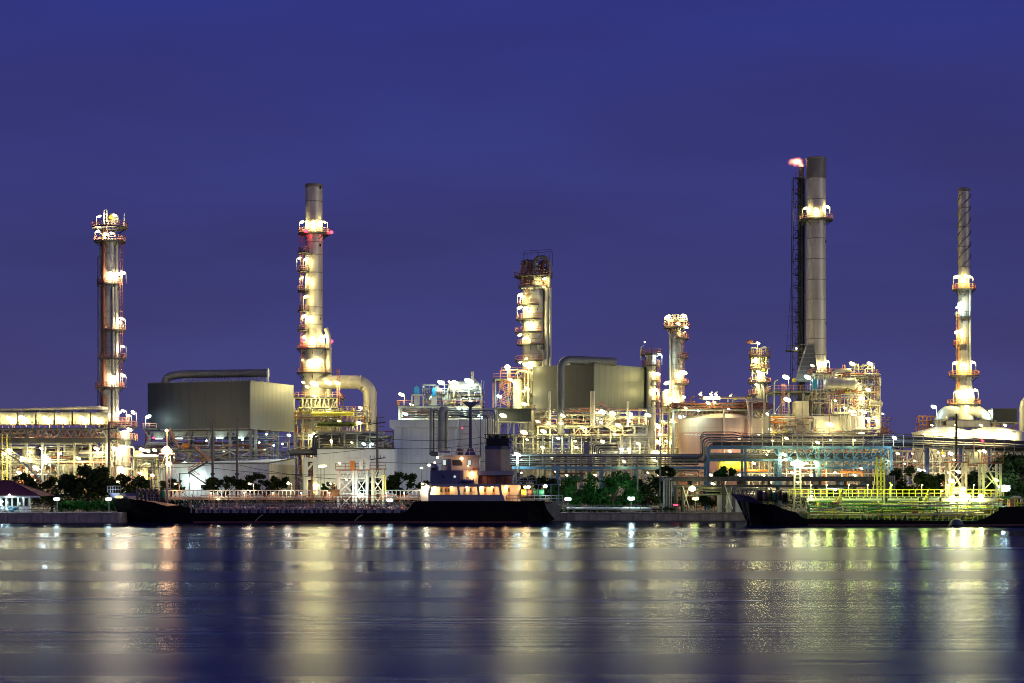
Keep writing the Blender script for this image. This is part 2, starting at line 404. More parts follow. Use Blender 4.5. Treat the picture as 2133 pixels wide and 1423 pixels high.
def stair(T, p, q, w=1.0, m='red', treadm='darksteel'):
    """straight flight from p up to q"""
    p, q = V(p), V(q); b = MB()
    for s_ in (0, w): b.bar((p.x, p.y + s_, p.z), (q.x, q.y + s_, q.z), .1, .3)
    n = max(3, int(abs(q.z - p.z) / .35))
    for i in range(1, n):
        c = p.lerp(q, i / n); b.box((c.x, c.y + w / 2, c.z), (.35, w, .05))
    o = b.build('stair', treadm, T); h = MB()
    for s_ in (0, w):
        for k in (.55, 1.05): h.bar((p.x, p.y + s_, p.z + k), (q.x, q.y + s_, q.z + k), .09)
        for i in range(0, n + 1, 3):
            c = p.lerp(q, i / n); h.bar((c.x, c.y + s_, c.z), (c.x, c.y + s_, c.z + 1.05), .09)
    h.build('handrail', m, o); return o
def panels(T, p, q, z0, z1, wid, m, name='panel', gap=.05, thick=.12, proud=.06, rows=1):
    """vertical cladding sheets along the wall line p->q, each a piece of its own, sharing one mesh"""
    p, q = V(p), V(q); d = q - p; L = d.length; n = max(1, round(L / wid)); w = L / n; u = d / L; a = math.atan2(d.y, d.x); nrm = V((u.y, -u.x, 0))
    h = (z1 - z0) / rows; org = worldloc(T)
    me = MB().box((0, 0, 0), (w - gap, thick, h - gap)).mesh(name, m)
    for r in range(rows):
        for i in range(n):
            o = bpy.data.objects.new(name, me); COL.objects.link(o); o.parent = T
            c = p + u * (w * (i + .5)) + nrm * proud; o.location = V((c.x, c.y, z0 + h * (r + .5))) - org; o.rotation_euler = (0, 0, a)
# ---------------------------------------------------------------- the setting
def struct(o): o['kind'] = 'structure'; return o
wm = bpy.data.materials.new('river_water'); wm.use_nodes = True; t = wm.node_tree; t.nodes.clear()
wout = t.nodes.new('ShaderNodeOutputMaterial'); gl = t.nodes.new('ShaderNodeBsdfAnisotropic'); gl.distribution = 'BECKMANN'; gl.inputs['Color'].default_value = (.27, .29, .36, 1)
df = t.nodes.new('ShaderNodeBsdfDiffuse'); df.inputs[0].default_value = (.012, .026, .17, 1); fres = t.nodes.new('ShaderNodeFresnel'); fres.inputs[0].default_value = 1.33
wmix = t.nodes.new('ShaderNodeMixShader'); t.links.new(fres.outputs[0], wmix.inputs[0]); t.links.new(df.outputs[0], wmix.inputs[1]); t.links.new(gl.outputs[0], wmix.inputs[2]); t.links.new(wmix.outputs[0], wout.inputs[0])
co = t.nodes.new('ShaderNodeTexCoord')
def wnoise(sc, detail, rot=0.0):
    mp = t.nodes.new('ShaderNodeMapping'); mp.inputs['Scale'].default_value = sc; mp.inputs['Rotation'].default_value = (0, 0, rot)
    t.links.new(co.outputs['Object'], mp.inputs[0]); n = t.nodes.new('ShaderNodeTexNoise'); n.inputs['Scale'].default_value = 1.0; n.inputs['Detail'].default_value = detail
    t.links.new(mp.outputs[0], n.inputs[0]); return n.outputs[0]
band = wnoise((.0028, .034, 1), 6, R(-1.2)); rip = wnoise((.11, .9, 1), 8, 0); swell = wnoise((.006, .06, 1), 3, R(-.8))
cr = t.nodes.new('ShaderNodeMapRange'); cr.inputs[1].default_value = .46; cr.inputs[2].default_value = .62; cr.inputs[3].default_value = .29; cr.inputs[4].default_value = .185
t.links.new(band, cr.inputs[0]); t.links.new(cr.outputs[0], gl.inputs['Roughness'])
b1 = t.nodes.new('ShaderNodeBump'); b1.inputs['Strength'].default_value = .7; b1.inputs["Distance"].default_value = .08; t.links.new(rip, b1.inputs['Height'])
b2 = t.nodes.new('ShaderNodeBump'); b2.inputs['Strength'].default_value = .4; b2.inputs['Distance'].default_value = .5; t.links.new(swell, b2.inputs['Height']); t.links.new(b1.outputs[0], b2.inputs['Normal'])
t.links.new(b2.outputs[0], gl.inputs['Normal'])
MATS['water'] = wm
w = MB(); w.add([(-4000, -400, 0), (4000, -400, 0), (4000, 313, 0), (-4000, 313, 0)], [(0, 1, 2, 3)])
struct(w.build('river_water', 'water'))
g = MB(); g.add([(-9000, 312.6, G - .012), (9000, 312.6, G - .012), (9000, 15000, G - .012), (-9000, 15000, G - .012)], [(0, 1, 2, 3)])
struct(g.build('ground', 'ground'))
# concrete quay: cast panels with a coping
Q = MB().bx(-200, 200, 312.0, 313.2, -2, G - .12).build('quay_wall', 'concrete'); struct(Q)
MB().bx(-200, 200, 311.75, 313.4, G - .118, G + .05).build('coping', 'concrete', Q)
me = MB().box((0, 0, 0), (3.94, .16, 1.20)).mesh('quay_panel', 'concrete')
for i in range(-26, 27):
    o = bpy.data.objects.new('quay_panel', me); COL.objects.link(o); o.parent = Q; o.location = (i * 4.0 + .7, 311.93, .72)
# landing block at the left, in front of the tanker's bow
LB = MB(); x1 = X(250, 296)
LB.bx(-160, x1 - .5, 296.4, 311.7, -2, 1.72); LB.cyl((x1 - .5, 296.9, -2), (x1 - .5, 296.9, 1.72), .5, n=14); LB.bx(x1 - .5, x1, 296.9, 311.7, -2, 1.72)
LBo = struct(LB.build('landing_block', 'concrete'))
me = MB().box((0, 0, 0), (5.9, .12, 1.35)).mesh('landing_panel', 'concrete')
for i in range(9):
    o = bpy.data.objects.new('landing_panel', me); COL.objects.link(o); o.parent = LBo; o.location = (x1 - 4.2 - 6 * i, 296.34, .78)

# ---------------------------------------------------------------- 1 air cooler unit at the far left
Y = 385; T = thing('air_cooler_unit', 'bright lit row of air coolers on a red railed steel deck beside the leftmost column', 'process unit', (X(90, Y), Y, G))
xa, xb = X(-45, Y), X(222, Y); zd = Z(912, Y); zt = Z(893, Y)
frame(T, xa, xb, Y, Y + 12, [Z(960, Y), zd, zt], 9, 2, 'steel', .4, .25, seed=3)
MB().bx(xa, xb, Y - .9, Y - .3, zd - 1.1, zd).build('girder', 'darksteel', T)
MB().bx(xa, xb, Y - .6, Y + 12, zt + .02, zt + .15).build('grating_deck', 'darksteel', T)
railing(T, [(xa, Y - .5, zt + .15), (xb, Y - .5, zt + .15)], 'red', 1.3, 1.3, .07)
for i in range(7):                                        # plenum of each cooler bay: sheet metal with sloped skirt
    a = xa + (xb - xa) * i / 7 + .15; c = xa + (xb - xa) * (i + 1) / 7 - .15; z0 = Z(884, Y + 2); z1 = Z(872, Y + 2); z2 = Z(861, Y + 2); y0 = Y + 2
    m = MB(); m.prism([(a + .12, y0, z0), (c - .12, y0, z0), (c, y0, z1), (c, y0, z2), (a, y0, z2), (a, y0, z1)], (0, 7, 0)); o = m.build('cooler_plenum', 'clad', T)
    MB().bx(a, c, y0 - .06, y0 - .002, z2 - .22, z2 + .18).build('header_box', 'steel', o)
    MB().cyl(((a + c) / 2, y0 + 3.5, z2), ((a + c) / 2, y0 + 3.5, z2 + .7), 1.5, n=20).build('fan_ring', 'greysteel', o)
    lamp(T, ((a + c) / 2 + (.6 if i % 2 else -.5), y0 - 1.3, Z(871, Y)), 'y', 900, .7, zt + .1)
    lamp(T, ((a + c) / 2 + .2, Y - 1.6, Z(935 + 10 * (i % 3), Y)), 'y' if i % 3 else 'w', 800, .5, None)
pipe(T, [(xa - 5, Y + 3, Z(854, Y)), (X(50, Y), Y + 3, Z(852, Y)), (X(200, Y), Y + 3, Z(848, Y)), (X(212, Y), Y + 5, Z(848, Y))], .42, 'cream', 12)
pipe(T, [(xa - 5, Y + 5, Z(851, Y)), (X(120, Y), Y + 5, Z(850, Y))], .2, 'clad')
for px in (30, 75, 122, 170): MB().bx(X(px, Y) - .1, X(px, Y) + .1, Y + 2.9, Y + 3.1, Z(861, Y), Z(853, Y)).build('pipe_stand', 'steel', T)
clutter(T, xa, xb, Y + .5, Y + 3, zd + .2, zt - .5, 80, 11, ('red', 'red', 'cream', 'clad', 'pink'), .06, .18, .35)
clutter(T, xa, xb, Y - .2, Y + 4, G + 5, zd - 1.2, 60, 12, ('clad', 'steel', 'cream', 'greysteel', 'rust'), .08, .34, .55)
clutter(T, xa, xb, Y - .2, Y + 4, G, Z(960, Y), 50, 13, ('clad', 'cream', 'steel', 'rust', 'orange'), .08, .3, .5)
for i in range(18):
    a = xa + (xb - xa) * i / 18; d_ = (xb - xa) / 18
    MB().bar((a, Y - .2, zd), (a + d_ / 2, Y - .2, zt - .4), .16).build('truss_diagonal', 'cream', T); MB().bar((a + d_ / 2, Y - .2, zt - .4), (a + d_, Y - .2, zd), .16).build('truss_diagonal', 'cream', T)
for i, px in enumerate((12, 60, 105, 150, 198)): vessel(T, X(px, Y + 6), Y + 6, G + 1.2, Z(945 - (i % 2) * 10, Y), 1.5, 'cream' if i % 2 else 'clad')
drum(T, P(20, 962, Y + 3), P(75, 962, Y + 3), 1.1, 'clad', G + 4); drum(T, P(120, 975, Y + 3), P(190, 975, Y + 3), 1.0, 'cream', G + 2)
for px, py, k, pw, s_ in ((95, 953, 'c', 900, .7), (20, 938, 'y', 700, .6), (65, 943, 'y', 500, .45), (40, 985, 'w', 900, .7), (75, 975, 'w', 800, .6), (130, 975, 'w', 800, .6), (160, 1000, 'y', 500, .4), (205, 945, 'y', 600, .5), (215, 985, 'w', 600, .5), (10, 1000, 'y', 600, .5)):
    lamp(T, P(px, py, Y + dep(px)), k, pw * 1.3, s_)
stair(T, P(42, 962, Y - 3), P(-15, 925, Y - 3), 1.0, 'steel', 'greysteel'); stair(T, P(85, 1003, Y - 3), P(48, 963, Y - 3), 1.0, 'steel', 'greysteel')
MB().bx(X(38, Y - 3), X(52, Y - 3), Y - 3.1, Y - 1.8, Z(963, Y - 3) - .2, Z(963, Y - 3)).build('landing', 'greysteel', T)
for px in (5, 14): pipe(T, [P(px, 1000, Y - 1.5), P(px, 905, Y - 1.5)], .16, 'yellow')

# ---------------------------------------------------------------- tall columns and stacks: helpers
def tower(name, label, cat, px, Y, prof, m, n=36):
    """prof: (photo row, half width in px) from the bottom up"""
    cx = X(px, Y); T = thing(name, label, cat, (cx, Y, G))
    pr = [(S(h, Y), Z(py, Y) if py is not None else G) for py, h in prof]
    shell(T, cx, Y, pr + [(.05, pr[-1][1])], m, n)
    def rad(z):
        for (r0, z0), (r1, z1) in zip(pr, pr[1:]):
            if z0 <= z <= z1: return r0 + (r1 - r0) * (z - z0) / max(1e-6, z1 - z0)
        return pr[-1][0]
    return T, cx, rad

# 2 leftmost fractionating column
Y = 392
T, cx, rad = tower('fractionating_column', 'leftmost tall lit column with a brown pipe and lamps down its right side', 'column', 229, Y, [(None, 20), (885, 19), (800, 18.5), (500, 17)], 'clad')
r = rad(40); ring = lambda py, w, a0=0, a1=360, rm='red': platform(T, cx, Y, Z(py, Y), rad(Z(py, Y)), S(w, Y), a0, a1, rm)
ring(474, 37); ring(503, 33); ring(592, 27, 150, 400); ring(688, 33, -100, 60); ring(748, 33, -120, 60); ring(808, 30, 150, 400); ring(881, 40, 150, 400)
bands(T, cx, Y, [(rad(Z(p, Y)), Z(p, Y)) for p in (530, 560, 615, 650, 665, 712, 725, 765, 830, 860)], 'steel', .14)
pipe(T, [(cx - .9, Y - r - .25, Z(870, Y)), (cx - .9, Y - r - .25, Z(500, Y)), (cx - .6, Y - r + .5, Z(480, Y))], .42, 'rust', 10)
pipe(T, [(cx + 1.2, Y - r - .1, Z(900, Y)), (cx + 1.2, Y - r - .1, Z(600, Y)), (cx + 1.0, Y, Z(598, Y))], .26, 'clad')
pipe(T, [(cx + 1.7, Y - r + .3, Z(880, Y)), (cx + 1.7, Y - r + .3, Z(520, Y)), (cx + 1.0, Y, Z(515, Y))], .2, 'clad')
pipe(T, [(cx - 1.85, Y - .9, Z(880, Y)), (cx - 1.85, Y - .9, Z(510, Y)), (cx - .6, Y, Z(505, Y))], .3, 'cream')
pipe(T, [P(204, 850, Y - 1), P(204, 535, Y - 1), P(212, 533, Y - 1)], .12, 'greysteel')
for p in (560, 600, 653, 720, 780): MB().bar(P(203, p, Y - 1), P(213, p, Y - 1), .14).build('pipe_bracket', 'steel', T)
MB().cyl(P(222, 818, Y - 2.0), P(222, 818, Y - 2.9), .75, n=16).build('manhole', 'greysteel', T)
for a, c in ((685, 592), (745, 690), (805, 750), (590, 505)): ladder(T, cx + r + .9, Y - 1.2, Z(a, Y), Z(c, Y) + 1.2, 'red')
for px, dz, rr_ in ((218, 446, .16), (225, 452, .28), (232, 446, .32), (240, 455, .25)): pipe(T, [P(px, 474, Y), P(px, dz, Y), P(px + 5, dz, Y), P(px + 5, 462, Y)], rr_, 'cream' if rr_ > .2 else 'clad')
MB().prism([P(226, 456, Y - 1), P(236, 456, Y - 1), P(234, 444, Y - 1), P(231, 449, Y - 1), P(229, 446, Y - 1)], (0, .5, 0)).build('wind_vane', 'yellow', T)
pipe(T, [P(259, 475, Y), P(259, 445, Y)], .14, 'white'); pipe(T, [P(217, 470, Y - .5), P(217, 437, Y - .5), P(223, 437, Y - .5), P(223, 460, Y - .5)], .12, 'white')
for px, py, pf, pw, tl in ((207, 451, 474, 700, -1), (239, 449, 474, 420, 1), (204, 482, 503, 700, -1), (233, 486, 503, 900, 1), (220, 488, 503, 500, 1), (232, 570, 592, 800, 1), (247, 570, 592, 600, 1), (256, 568, 592, 500, 1), (254, 664, 688, 700, 1), (250, 672, 688, 400, 1), (256, 722, 748, 500, 1), (238, 785, 808, 1000, 1), (256, 782, 808, 700, 1), (257, 856, 881, 500, 1), (278, 861, 881, 500, 1), (248, 860, 881, 600, -1)):
    lamp(T, P(px, py, Y - (2.6 if abs(px - 229) < 22 else .6)), 'w', pw * 1.3, .5, Z(pf, Y), tl)
# companion column at its foot
Y = 387; T = thing('reflux_column', 'short stout column glowing at the foot of the leftmost tall column', 'column', (X(257, Y), Y, G)); cx = X(257, Y)
vessel(T, cx, Y, G + 1, Z(905, Y), S(16, Y), 'clad', 'shell')
r0_ = S(16, Y)
for py in (914, 889): platform(T, cx, Y, Z(py, Y), r0_, S(29, Y), 180, 400, 'red')
for px, py, k, pw in ((270, 895, 'w', 1200), (262, 900, 'w', 700), (240, 935, 'w', 1400), (257, 932, 'w', 900), (252, 975, 'w', 1200), (244, 1005, 'y', 700)): lamp(T, P(px, py, Y - 3), k, pw, .65)
lamp(T, P(277, 858, Y - 1), 'w', 500, .5, Z(889, Y)); lamp(T, P(267, 866, Y - 1), 'w', 300, .4, Z(889, Y))
clutter(T, cx - 4, cx + 5, Y - 3, Y + 2, G, Z(925, Y), 40, 21, ('clad', 'cream', 'red', 'steel'), .07, .22, .4)
railing(T, [P(282, 918, Y - 2), P(286, 918, Y - 2)], 'red')

# 3 lattice mast far behind
Y = 520; T = thing('lattice_mast', 'thin red lattice mast with a red light left of the dark box', 'mast', (X(308, Y), Y, G)); b = MB()
for s_ in (-1, 1):
    for t_ in (-1, 1): b.bar((X(308, Y) + s_ * .9, Y + t_ * .9, G), (X(308, Y) + s_ * .5, Y + t_ * .5, Z(880, Y)), .16)
z = G
while z < Z(882, Y):
    b.bar((X(308, Y) - .85, Y - .85, z), (X(308, Y) + .8, Y - .85, z + 1.6), .1); b.bar((X(308, Y) + .85, Y - .85, z), (X(308, Y) - .8, Y - .85, z + 1.6), .1); z += 1.7
b.build('lattice', 'red', T); bulb(T, P(320, 912, Y - 1), 'r', .35, 60); MB().bar(P(309, 912, Y - .5), P(320, 913, Y - .8), .12).build('arm', 'red', T)

# ---------------------------------------------------------------- 4 left furnace box
def furnace_box(T, C, L, Rr, z0, z1, ml, mr, wl=2.2):
    c = V((C[0], C[1], 0)); l = c + V((L[0], L[1], 0)); q = c + V((Rr[0], Rr[1], 0)); k = l + V((Rr[0], Rr[1], 0))
    m = MB(); m.add([(p.x, p.y, z) for z in (z0, z1) for p in (c, q, k, l)], [(3, 2, 1, 0), (4, 5, 6, 7), (0, 1, 5, 4), (1, 2, 6, 5), (2, 3, 7, 6), (3, 0, 4, 7)])
    m.build('casing', ml, T)
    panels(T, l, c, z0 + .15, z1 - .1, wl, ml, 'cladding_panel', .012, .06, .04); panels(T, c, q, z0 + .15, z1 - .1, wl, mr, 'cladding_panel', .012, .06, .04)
    tr = MB()
    for a, b_ in ((l, c), (c, q), (q, k), (k, l)):
        n = (b_ - a).normalized(); o = V((n.y, -n.x, 0)) * .06; tr.bar(a + o + V((0, 0, z1)), b_ + o + V((0, 0, z1)), .22, .2); tr.bar(a + o + V((0, 0, z0)), b_ + o + V((0, 0, z0)), .3, .3)
    tr.bar((c.x, c.y - .08, z0), (c.x, c.y - .08, z1), .2); tr.build('edge_trim', mr, T)
    return c, l, q, k
Y = 400; C = (X(521, Y), Y); z0, z1 = Z(893, Y), Z(793, Y)
T = thing('furnace_box', 'large dark grey furnace box on steel legs with a capped header pipe on its roof', 'furnace', (C[0], C[1], G))
c, l, q, k = furnace_box(T, C, (X(308, 410) - C[0], 10), (X(611, 421) - C[0], 21), z0, z1, 'box_shaded', 'boxlight')
hp = [(X(341, 409), 410.5, z1 - .2), (X(345, 409), 410.5, z1 + 1.4), (X(372, 409), 410, Z(781, 412)), (X(556, 403), 403.5, Z(779, 407))]
o = pipe(T, hp, .95, 'boxlight', 16, 3.0, 'header_pipe'); e_ = V(hp[-1])
MB().cyl(e_, e_ + V((.35, 0, 0)), 1.15, n=20).build('end_cap', 'white', o)
MB().bx(e_.x - .3, e_.x + .3, e_.y - .3, e_.y + .3, z1, e_.z - 1.0).build('pipe_foot', 'white', o)
for i in range(24):
    t_ = i / 23; a = V(hp[2]).lerp(V(hp[3]), .05 + .92 * t_)
    MB().bar((a.x - .55, a.y - .3, z1), (a.x + .35, a.y - .3, a.z - .7), .24).build('strut', 'greysteel', T)
for t_ in (.12, .34, .5, .66, .84): a = V(hp[2]).lerp(V(hp[3]), t_); MB().cyl(a - V((.09, 0, 0)), a + V((.09, 0, 0)), 1.0, n=18).build('pipe_band', 'stack_dark', o)
zf = Z(937, Y)
for i in range(6):                                        # legs, under the long face and under the short one
    a = l.lerp(c, i / 5); MB().bx(a.x - .3, a.x + .3, a.y + .6, a.y + 1.2, G, z0 - .3).build('leg', 'greysteel', T)
    a2 = a + V((X(611, 421) - C[0], 21, 0)) * .5; MB().bx(a2.x - .3, a2.x + .3, a2.y - .3, a2.y + .3, G, z0 - .3).build('leg', 'greysteel', T)
    if i < 5:
        b_ = l.lerp(c, (i + 1) / 5)
        MB().bar((a.x, a.y + .4, zf - 2.6), (b_.x, b_.y + .4, zf - .4), .22).build('brace', 'steel', T)
        MB().bar((b_.x, b_.y + .4, zf - 2.6), (a.x, a.y + .4, zf - .4), .22).build('brace', 'steel', T)
        MB().bar((a.x, a.y + .4, z0 - 2.6), ((a.x + b_.x) / 2 * .3 + a.x * .7, a.y + .4, z0 - .3), .26).build('brace', 'steel', T)
for i in range(4):
    a = c.lerp(q, (i + .5) / 4); MB().bx(a.x - .3, a.x + .3, a.y - .3, a.y + .3, G, z0 - .3).build('leg', 'steel', T)
MB().bar(l + V((-.5, .2, zf)), c + V((3, .2, zf)), .5, .45).build('girder', 'steel', T)
MB().bar(l + V((-.5, 3, zf)), c + V((3, 6, zf)), 6, .15).build('grating_deck', 'darksteel', T)
railing(T, [l + V((-.5, -.2, zf + .1)), c + V((0, -.2, zf + .1)), c + V((4.5, 3, zf + .1))], 'rust', 1.1, 1.8)
for i in range(5):                                        # burner hoods under the floor, lit by strip lights
    a = l.lerp(c, (i + .5) / 5); m = MB(); m.prism([(a.x - 1.9, a.y + 2, z0 - .35), (a.x + 1.9, a.y + 2, z0 - .35), (a.x + 1.1, a.y + 2, z0 - 1.8), (a.x - 1.1, a.y + 2, z0 - 1.8)], (0, 4, 0)); m.build('burner_hood', 'steel', T)
    if i != 2:
        h = MB().bx(a.x - .8, a.x + .8, a.y + .9, a.y + 1.2, z0 - 2.1, z0 - 1.95).build('strip_light', 'glow_c', T); light(T, (a.x, a.y + .4, z0 - 2.4), 'c', 60, .3)
clutter(T, l.x + 1, c.x + 8, Y + 2, Y + 9, zf + .3, z0 - 1.2, 46, 31, ('steel', 'greysteel', 'clad', 'shipnavy', 'rust'), .07, .22, .5)
clutter(T, l.x + 1, c.x + 8, Y + 1, Y + 8, zf - 3, zf - .5, 24, 32, ('steel', 'greysteel', 'rust'), .07, .2, .6)
zb = Z(893, 408); xb_ = X(300, 408)
MB().bx(xb_, X(332, 408), 405.5, 409, zb - .25, zb).build('balcony', 'darksteel', T); railing(T, [(xb_, 409, zb), (xb_, 405.6, zb), (X(330, 408), 405.6, zb)], 'red')
MB().bar((xb_ + .3, 406, zb - .2), (X(318, 408), 406, zb - 2.6), .18).build('brace', 'steel', T)
lamp(T, P(309, 868, 405.2), 'c', 650, .55, zb, -1)
stair(T, P(440, 968, 398), P(405, 935, 398), 1.0, 'red'); stair(T, P(372, 937, 398), P(352, 900, 398), 1.0, 'red')
lamp(T, P(383, 966, 392), 'c', 1500, .75, Z(985, 392), -1); lamp(T, P(602, 907, 404), 'c', 400, .6); lamp(T, P(415, 992, 388), 'c', 800, .35)
for px, py in ((555, 905), (570, 928), (588, 925), (540, 922), (430, 918), (505, 916)): bulb(T, P(px, py, 402), 'c', .22, 50)
drum(T, P(382, 929, 404), P(392, 929, 404), .7, 'orange', None, 1)
# sheds under it
def shed(name, label, px0, px1, Y0, pyt0, pyt1, depth, m, mr, px2=None, py2=None, wid=2.0, base=G, rows=1):
    x0, x1 = X(px0, Y0), X(px1, Y0); za, zb_ = Z(pyt0, Y0), Z(pyt1, Y0)
    T = thing(name, label, 'building', ((x0 + x1) / 2, Y0, base))
    xr = x1 if px2 is None else X(px2, Y0 + depth); zr = zb_ if py2 is None else Z(py2, Y0 + depth)
    m_ = MB(); m_.add([(x0, Y0, base), (x1, Y0, base), (xr, Y0 + depth, base), (x0, Y0 + depth, base), (x0, Y0, za), (x1, Y0, zb_), (xr, Y0 + depth, zr), (x0, Y0 + depth, za)],
                      [(3, 2, 1, 0), (4, 5, 6, 7), (0, 1, 5, 4), (1, 2, 6, 5), (2, 3, 7, 6), (3, 0, 4, 7)]); m_.build('wall', m, T)
    panels(T, (x0, Y0, 0), (x1, Y0, 0), base + .1, min(za, zb_) - .15, wid, m, 'wall_panel', .05, .06, .04, rows)
    if px2: panels(T, (x1, Y0, 0), (xr, Y0 + depth, 0), base + .1, min(zr, zb_) - .15, wid, mr, 'wall_panel', .05, .06, .04, rows)
    tr = MB(); tr.bar((x0 - .1, Y0 - .1, za + .05), (x1 + .1, Y0 - .1, zb_ + .05), .3, .25)
    if px2: tr.bar((x1 + .1, Y0 - .1, zb_ + .05), (xr + .1, Y0 + depth, zr + .05), .3, .25)
    tr.build('eaves', 'darksteel', T); return T
T = shed('switchgear_shed', 'low grey panelled shed under the dark furnace box with a cream end wall', 322, 560, 388, 966, 965, 20, 'panel', 'cream', 614, 955)
stair(T, P(392, 985, 385), P(432, 962, 385), 1.0, 'red'); stair(T, P(428, 1008, 385), P(396, 986, 385), 1.0, 'red')
MB().bx(X(372, 385), X(396, 385), 385, 386.2, Z(986, 385) - .15, Z(986, 385)).build('landing', 'darksteel', T)
for px in (374, 394): MB().bx(X(px, 385) - .1, X(px, 385) + .1, 385.1, 385.3, G, Z(986, 385)).build('post', 'darksteel', T)
bulb(T, P(600, 1006, 390), 'k', .3, 200); MB().bar(P(600, 1006, 390.4), P(600, 1006, 394), .1).build('lamp_arm', 'steel', T)
lamp(T, P(399, 997, 386), 'c', 500, .4)

# ---------------------------------------------------------------- 5 second stack with its furnace
Y = 430
T, cx, rad = tower('furnace_stack', 'broad grey stack ringed by red lights above a bright lit furnace and bent duct', 'stack', 654, Y, [(835, 26), (722, 25), (690, 19), (500, 18), (392, 18)], 'stack')
shell(T, cx, Y, [(S(18, Y), Z(392, Y)), (S(19, Y), Z(390, Y)), (S(19, Y), Z(385, Y)), (S(16, Y), Z(384, Y))], 'stack_dark', 32, 'rim')
bands(T, cx, Y, [(rad(Z(p, Y)), Z(p, Y)) for p in (421, 459, 506, 532, 569, 606, 641, 658, 677)], 'stack_dark', .16)
for p in (391, 511, 663): MB().bx(cx + 1.5, cx + 1.9, Y - 1.55, Y - 1.35, Z(p, Y) - .5, Z(p, Y) + .1).build('lifting_lug', 'black', T)
platform(T, cx, Y, Z(487, Y), rad(Z(487, Y)), S(33, Y), 0, 360); platform(T, cx, Y, Z(727, Y), rad(Z(727, Y)), S(36, Y), 0, 360); platform(T, cx, Y, Z(777, Y), rad(Z(777, Y)), S(36, Y), 0, 360)
for py in (527, 566, 607, 648, 688): platform(T, cx, Y, Z(py, Y), rad(Z(py, Y)), S(34, Y), 160, 245, 'red', brk=False)
for a, b_ in ((527, 487), (566, 527), (607, 566), (648, 607), (688, 648), (727, 688), (777, 727)): ladder(T, cx - S(24, Y), Y - 1.5, Z(a, Y), Z(b_, Y) + 1.2, 'rust')
for px, py, pf, pw in ((629, 463, 487, 500), (652, 463, 487, 1100), (676, 463, 487, 500), (624, 538, 566, 500), (638, 540, 566, 420), (629, 579, 607, 500), (642, 582, 607, 600), (638, 618, 648, 420), (633, 659, 688, 500), (645, 660, 688, 900), (634, 702, 727, 500), (650, 704, 727, 1300), (679, 701, 727, 700), (634, 749, 777, 600), (645, 752, 777, 1000), (668, 750, 777, 1000)):
    lamp(T, P(px, py, Y - (3.9 if 636 < px < 676 else 1.2)), 'y', pw * 1.4, .5, Z(pf, Y), -1 if px < 654 else 1)
for px, py in ((637, 481), (690, 484), (633, 708), (690, 711)): bulb(T, P(px, py, Y - 3.4 if px < 650 else Y - .3), "r", .5, 260, 'warning_light')
MB().bar(P(680, 487, Y), P(690, 486, Y), .1).build('light_arm', 'red', T)
pipe(T, [P(685, 770, Y - 1), P(685, 700, Y - 1), P(679, 684, Y - 1)], .6, 'stack', 12); shell(T, X(684, Y), Y, [(S(7, Y), Z(835, Y)), (S(7.5, Y), Z(725, Y)), (.1, Z(712, Y))], 'stack', 20, 'side_flue')
o = pipe(T, [P(660, 796, Y - 1.5), P(752, 796, Y - 1.5), P(771, 812, Y - 1.5), P(771, 908, Y - 1.5)], S(14, Y), 'stack', 24, 2.2, 'flue_duct')
for p_, q_ in ((P(722, 796, Y - 1.5), V((1, 0, 0))), (P(752, 796, Y - 1.5), V((1, 0, 0))), (P(771, 817, Y - 1.5), V((0, 0, 1))), (P(771, 848, Y - 1.5), V((0, 0, 1))), (P(771, 880, Y - 1.5), V((0, 0, 1)))): MB().cyl(p_ - q_ * .12, p_ + q_ * .12, S(14.8, Y), n=24).build('duct_flange', 'stack', o)
Yf = 424; xa, xb = X(613, Yf), X(702, Yf)
frame(T, xa, xb, Yf, Yf + 14, [Z(907, Yf), Z(870, Yf), Z(828, Yf)], 6, 2, 'cream', .35, .8, rails=(Z(828, Yf),), decks=(Z(828, Yf), Z(870, Yf)), seed=5)
frame(T, X(702, Yf), X(765, Yf), Yf, Yf + 10, [Z(907, Yf), Z(880, Yf), Z(858, Yf)], 4, 2, 'cream', .3, .3, rails=(Z(907, Yf), Z(880, Yf), Z(858, Yf)), decks=(Z(907, Yf), Z(880, Yf)), seed=6)
MB().bx(xa + 1, xb - 1, Yf + 2, Yf + 10, Z(905, Yf), Z(832, Yf)).build('firebox', 'cream', T)
for i in range(6): a = xa + 1.6 + i * 1.5; pipe(T, [(a, Yf + 1.6, Z(900, Yf)), (a, Yf + 1.6, Z(840, Yf)), (a + .7, Yf + 1.6, Z(836, Yf))], .2, 'clad')
for i in range(5): a = X(652 + i * 9, Yf); MB().bar((a, Yf - .2, Z(868, Yf)), (a + .8, Yf - .2, Z(832, Yf)), .2).build('hanger', 'cream', T)
drum(T, P(650, 862, Yf - 2), P(735, 862, Yf - 2), .5, 'yellow', None, 5); drum(T, P(662, 884, Yf - 2), P(740, 884, Yf - 2), .45, 'leafpale', None, 5, 'green_duct')
clutter(T, xa, X(765, Yf), Yf - 2, Yf + 3, Z(907, Yf), Z(850, Yf), 70, 41, ('cream', 'clad', 'steel', 'yellow', 'red'), .07, .25, .5)
clutter(T, xa, X(790, Yf), Yf - 2, Yf + 5, G, Z(910, Yf), 80, 42, ('cream', 'clad', 'steel', 'greysteel', 'rust'), .07, .26, .5)
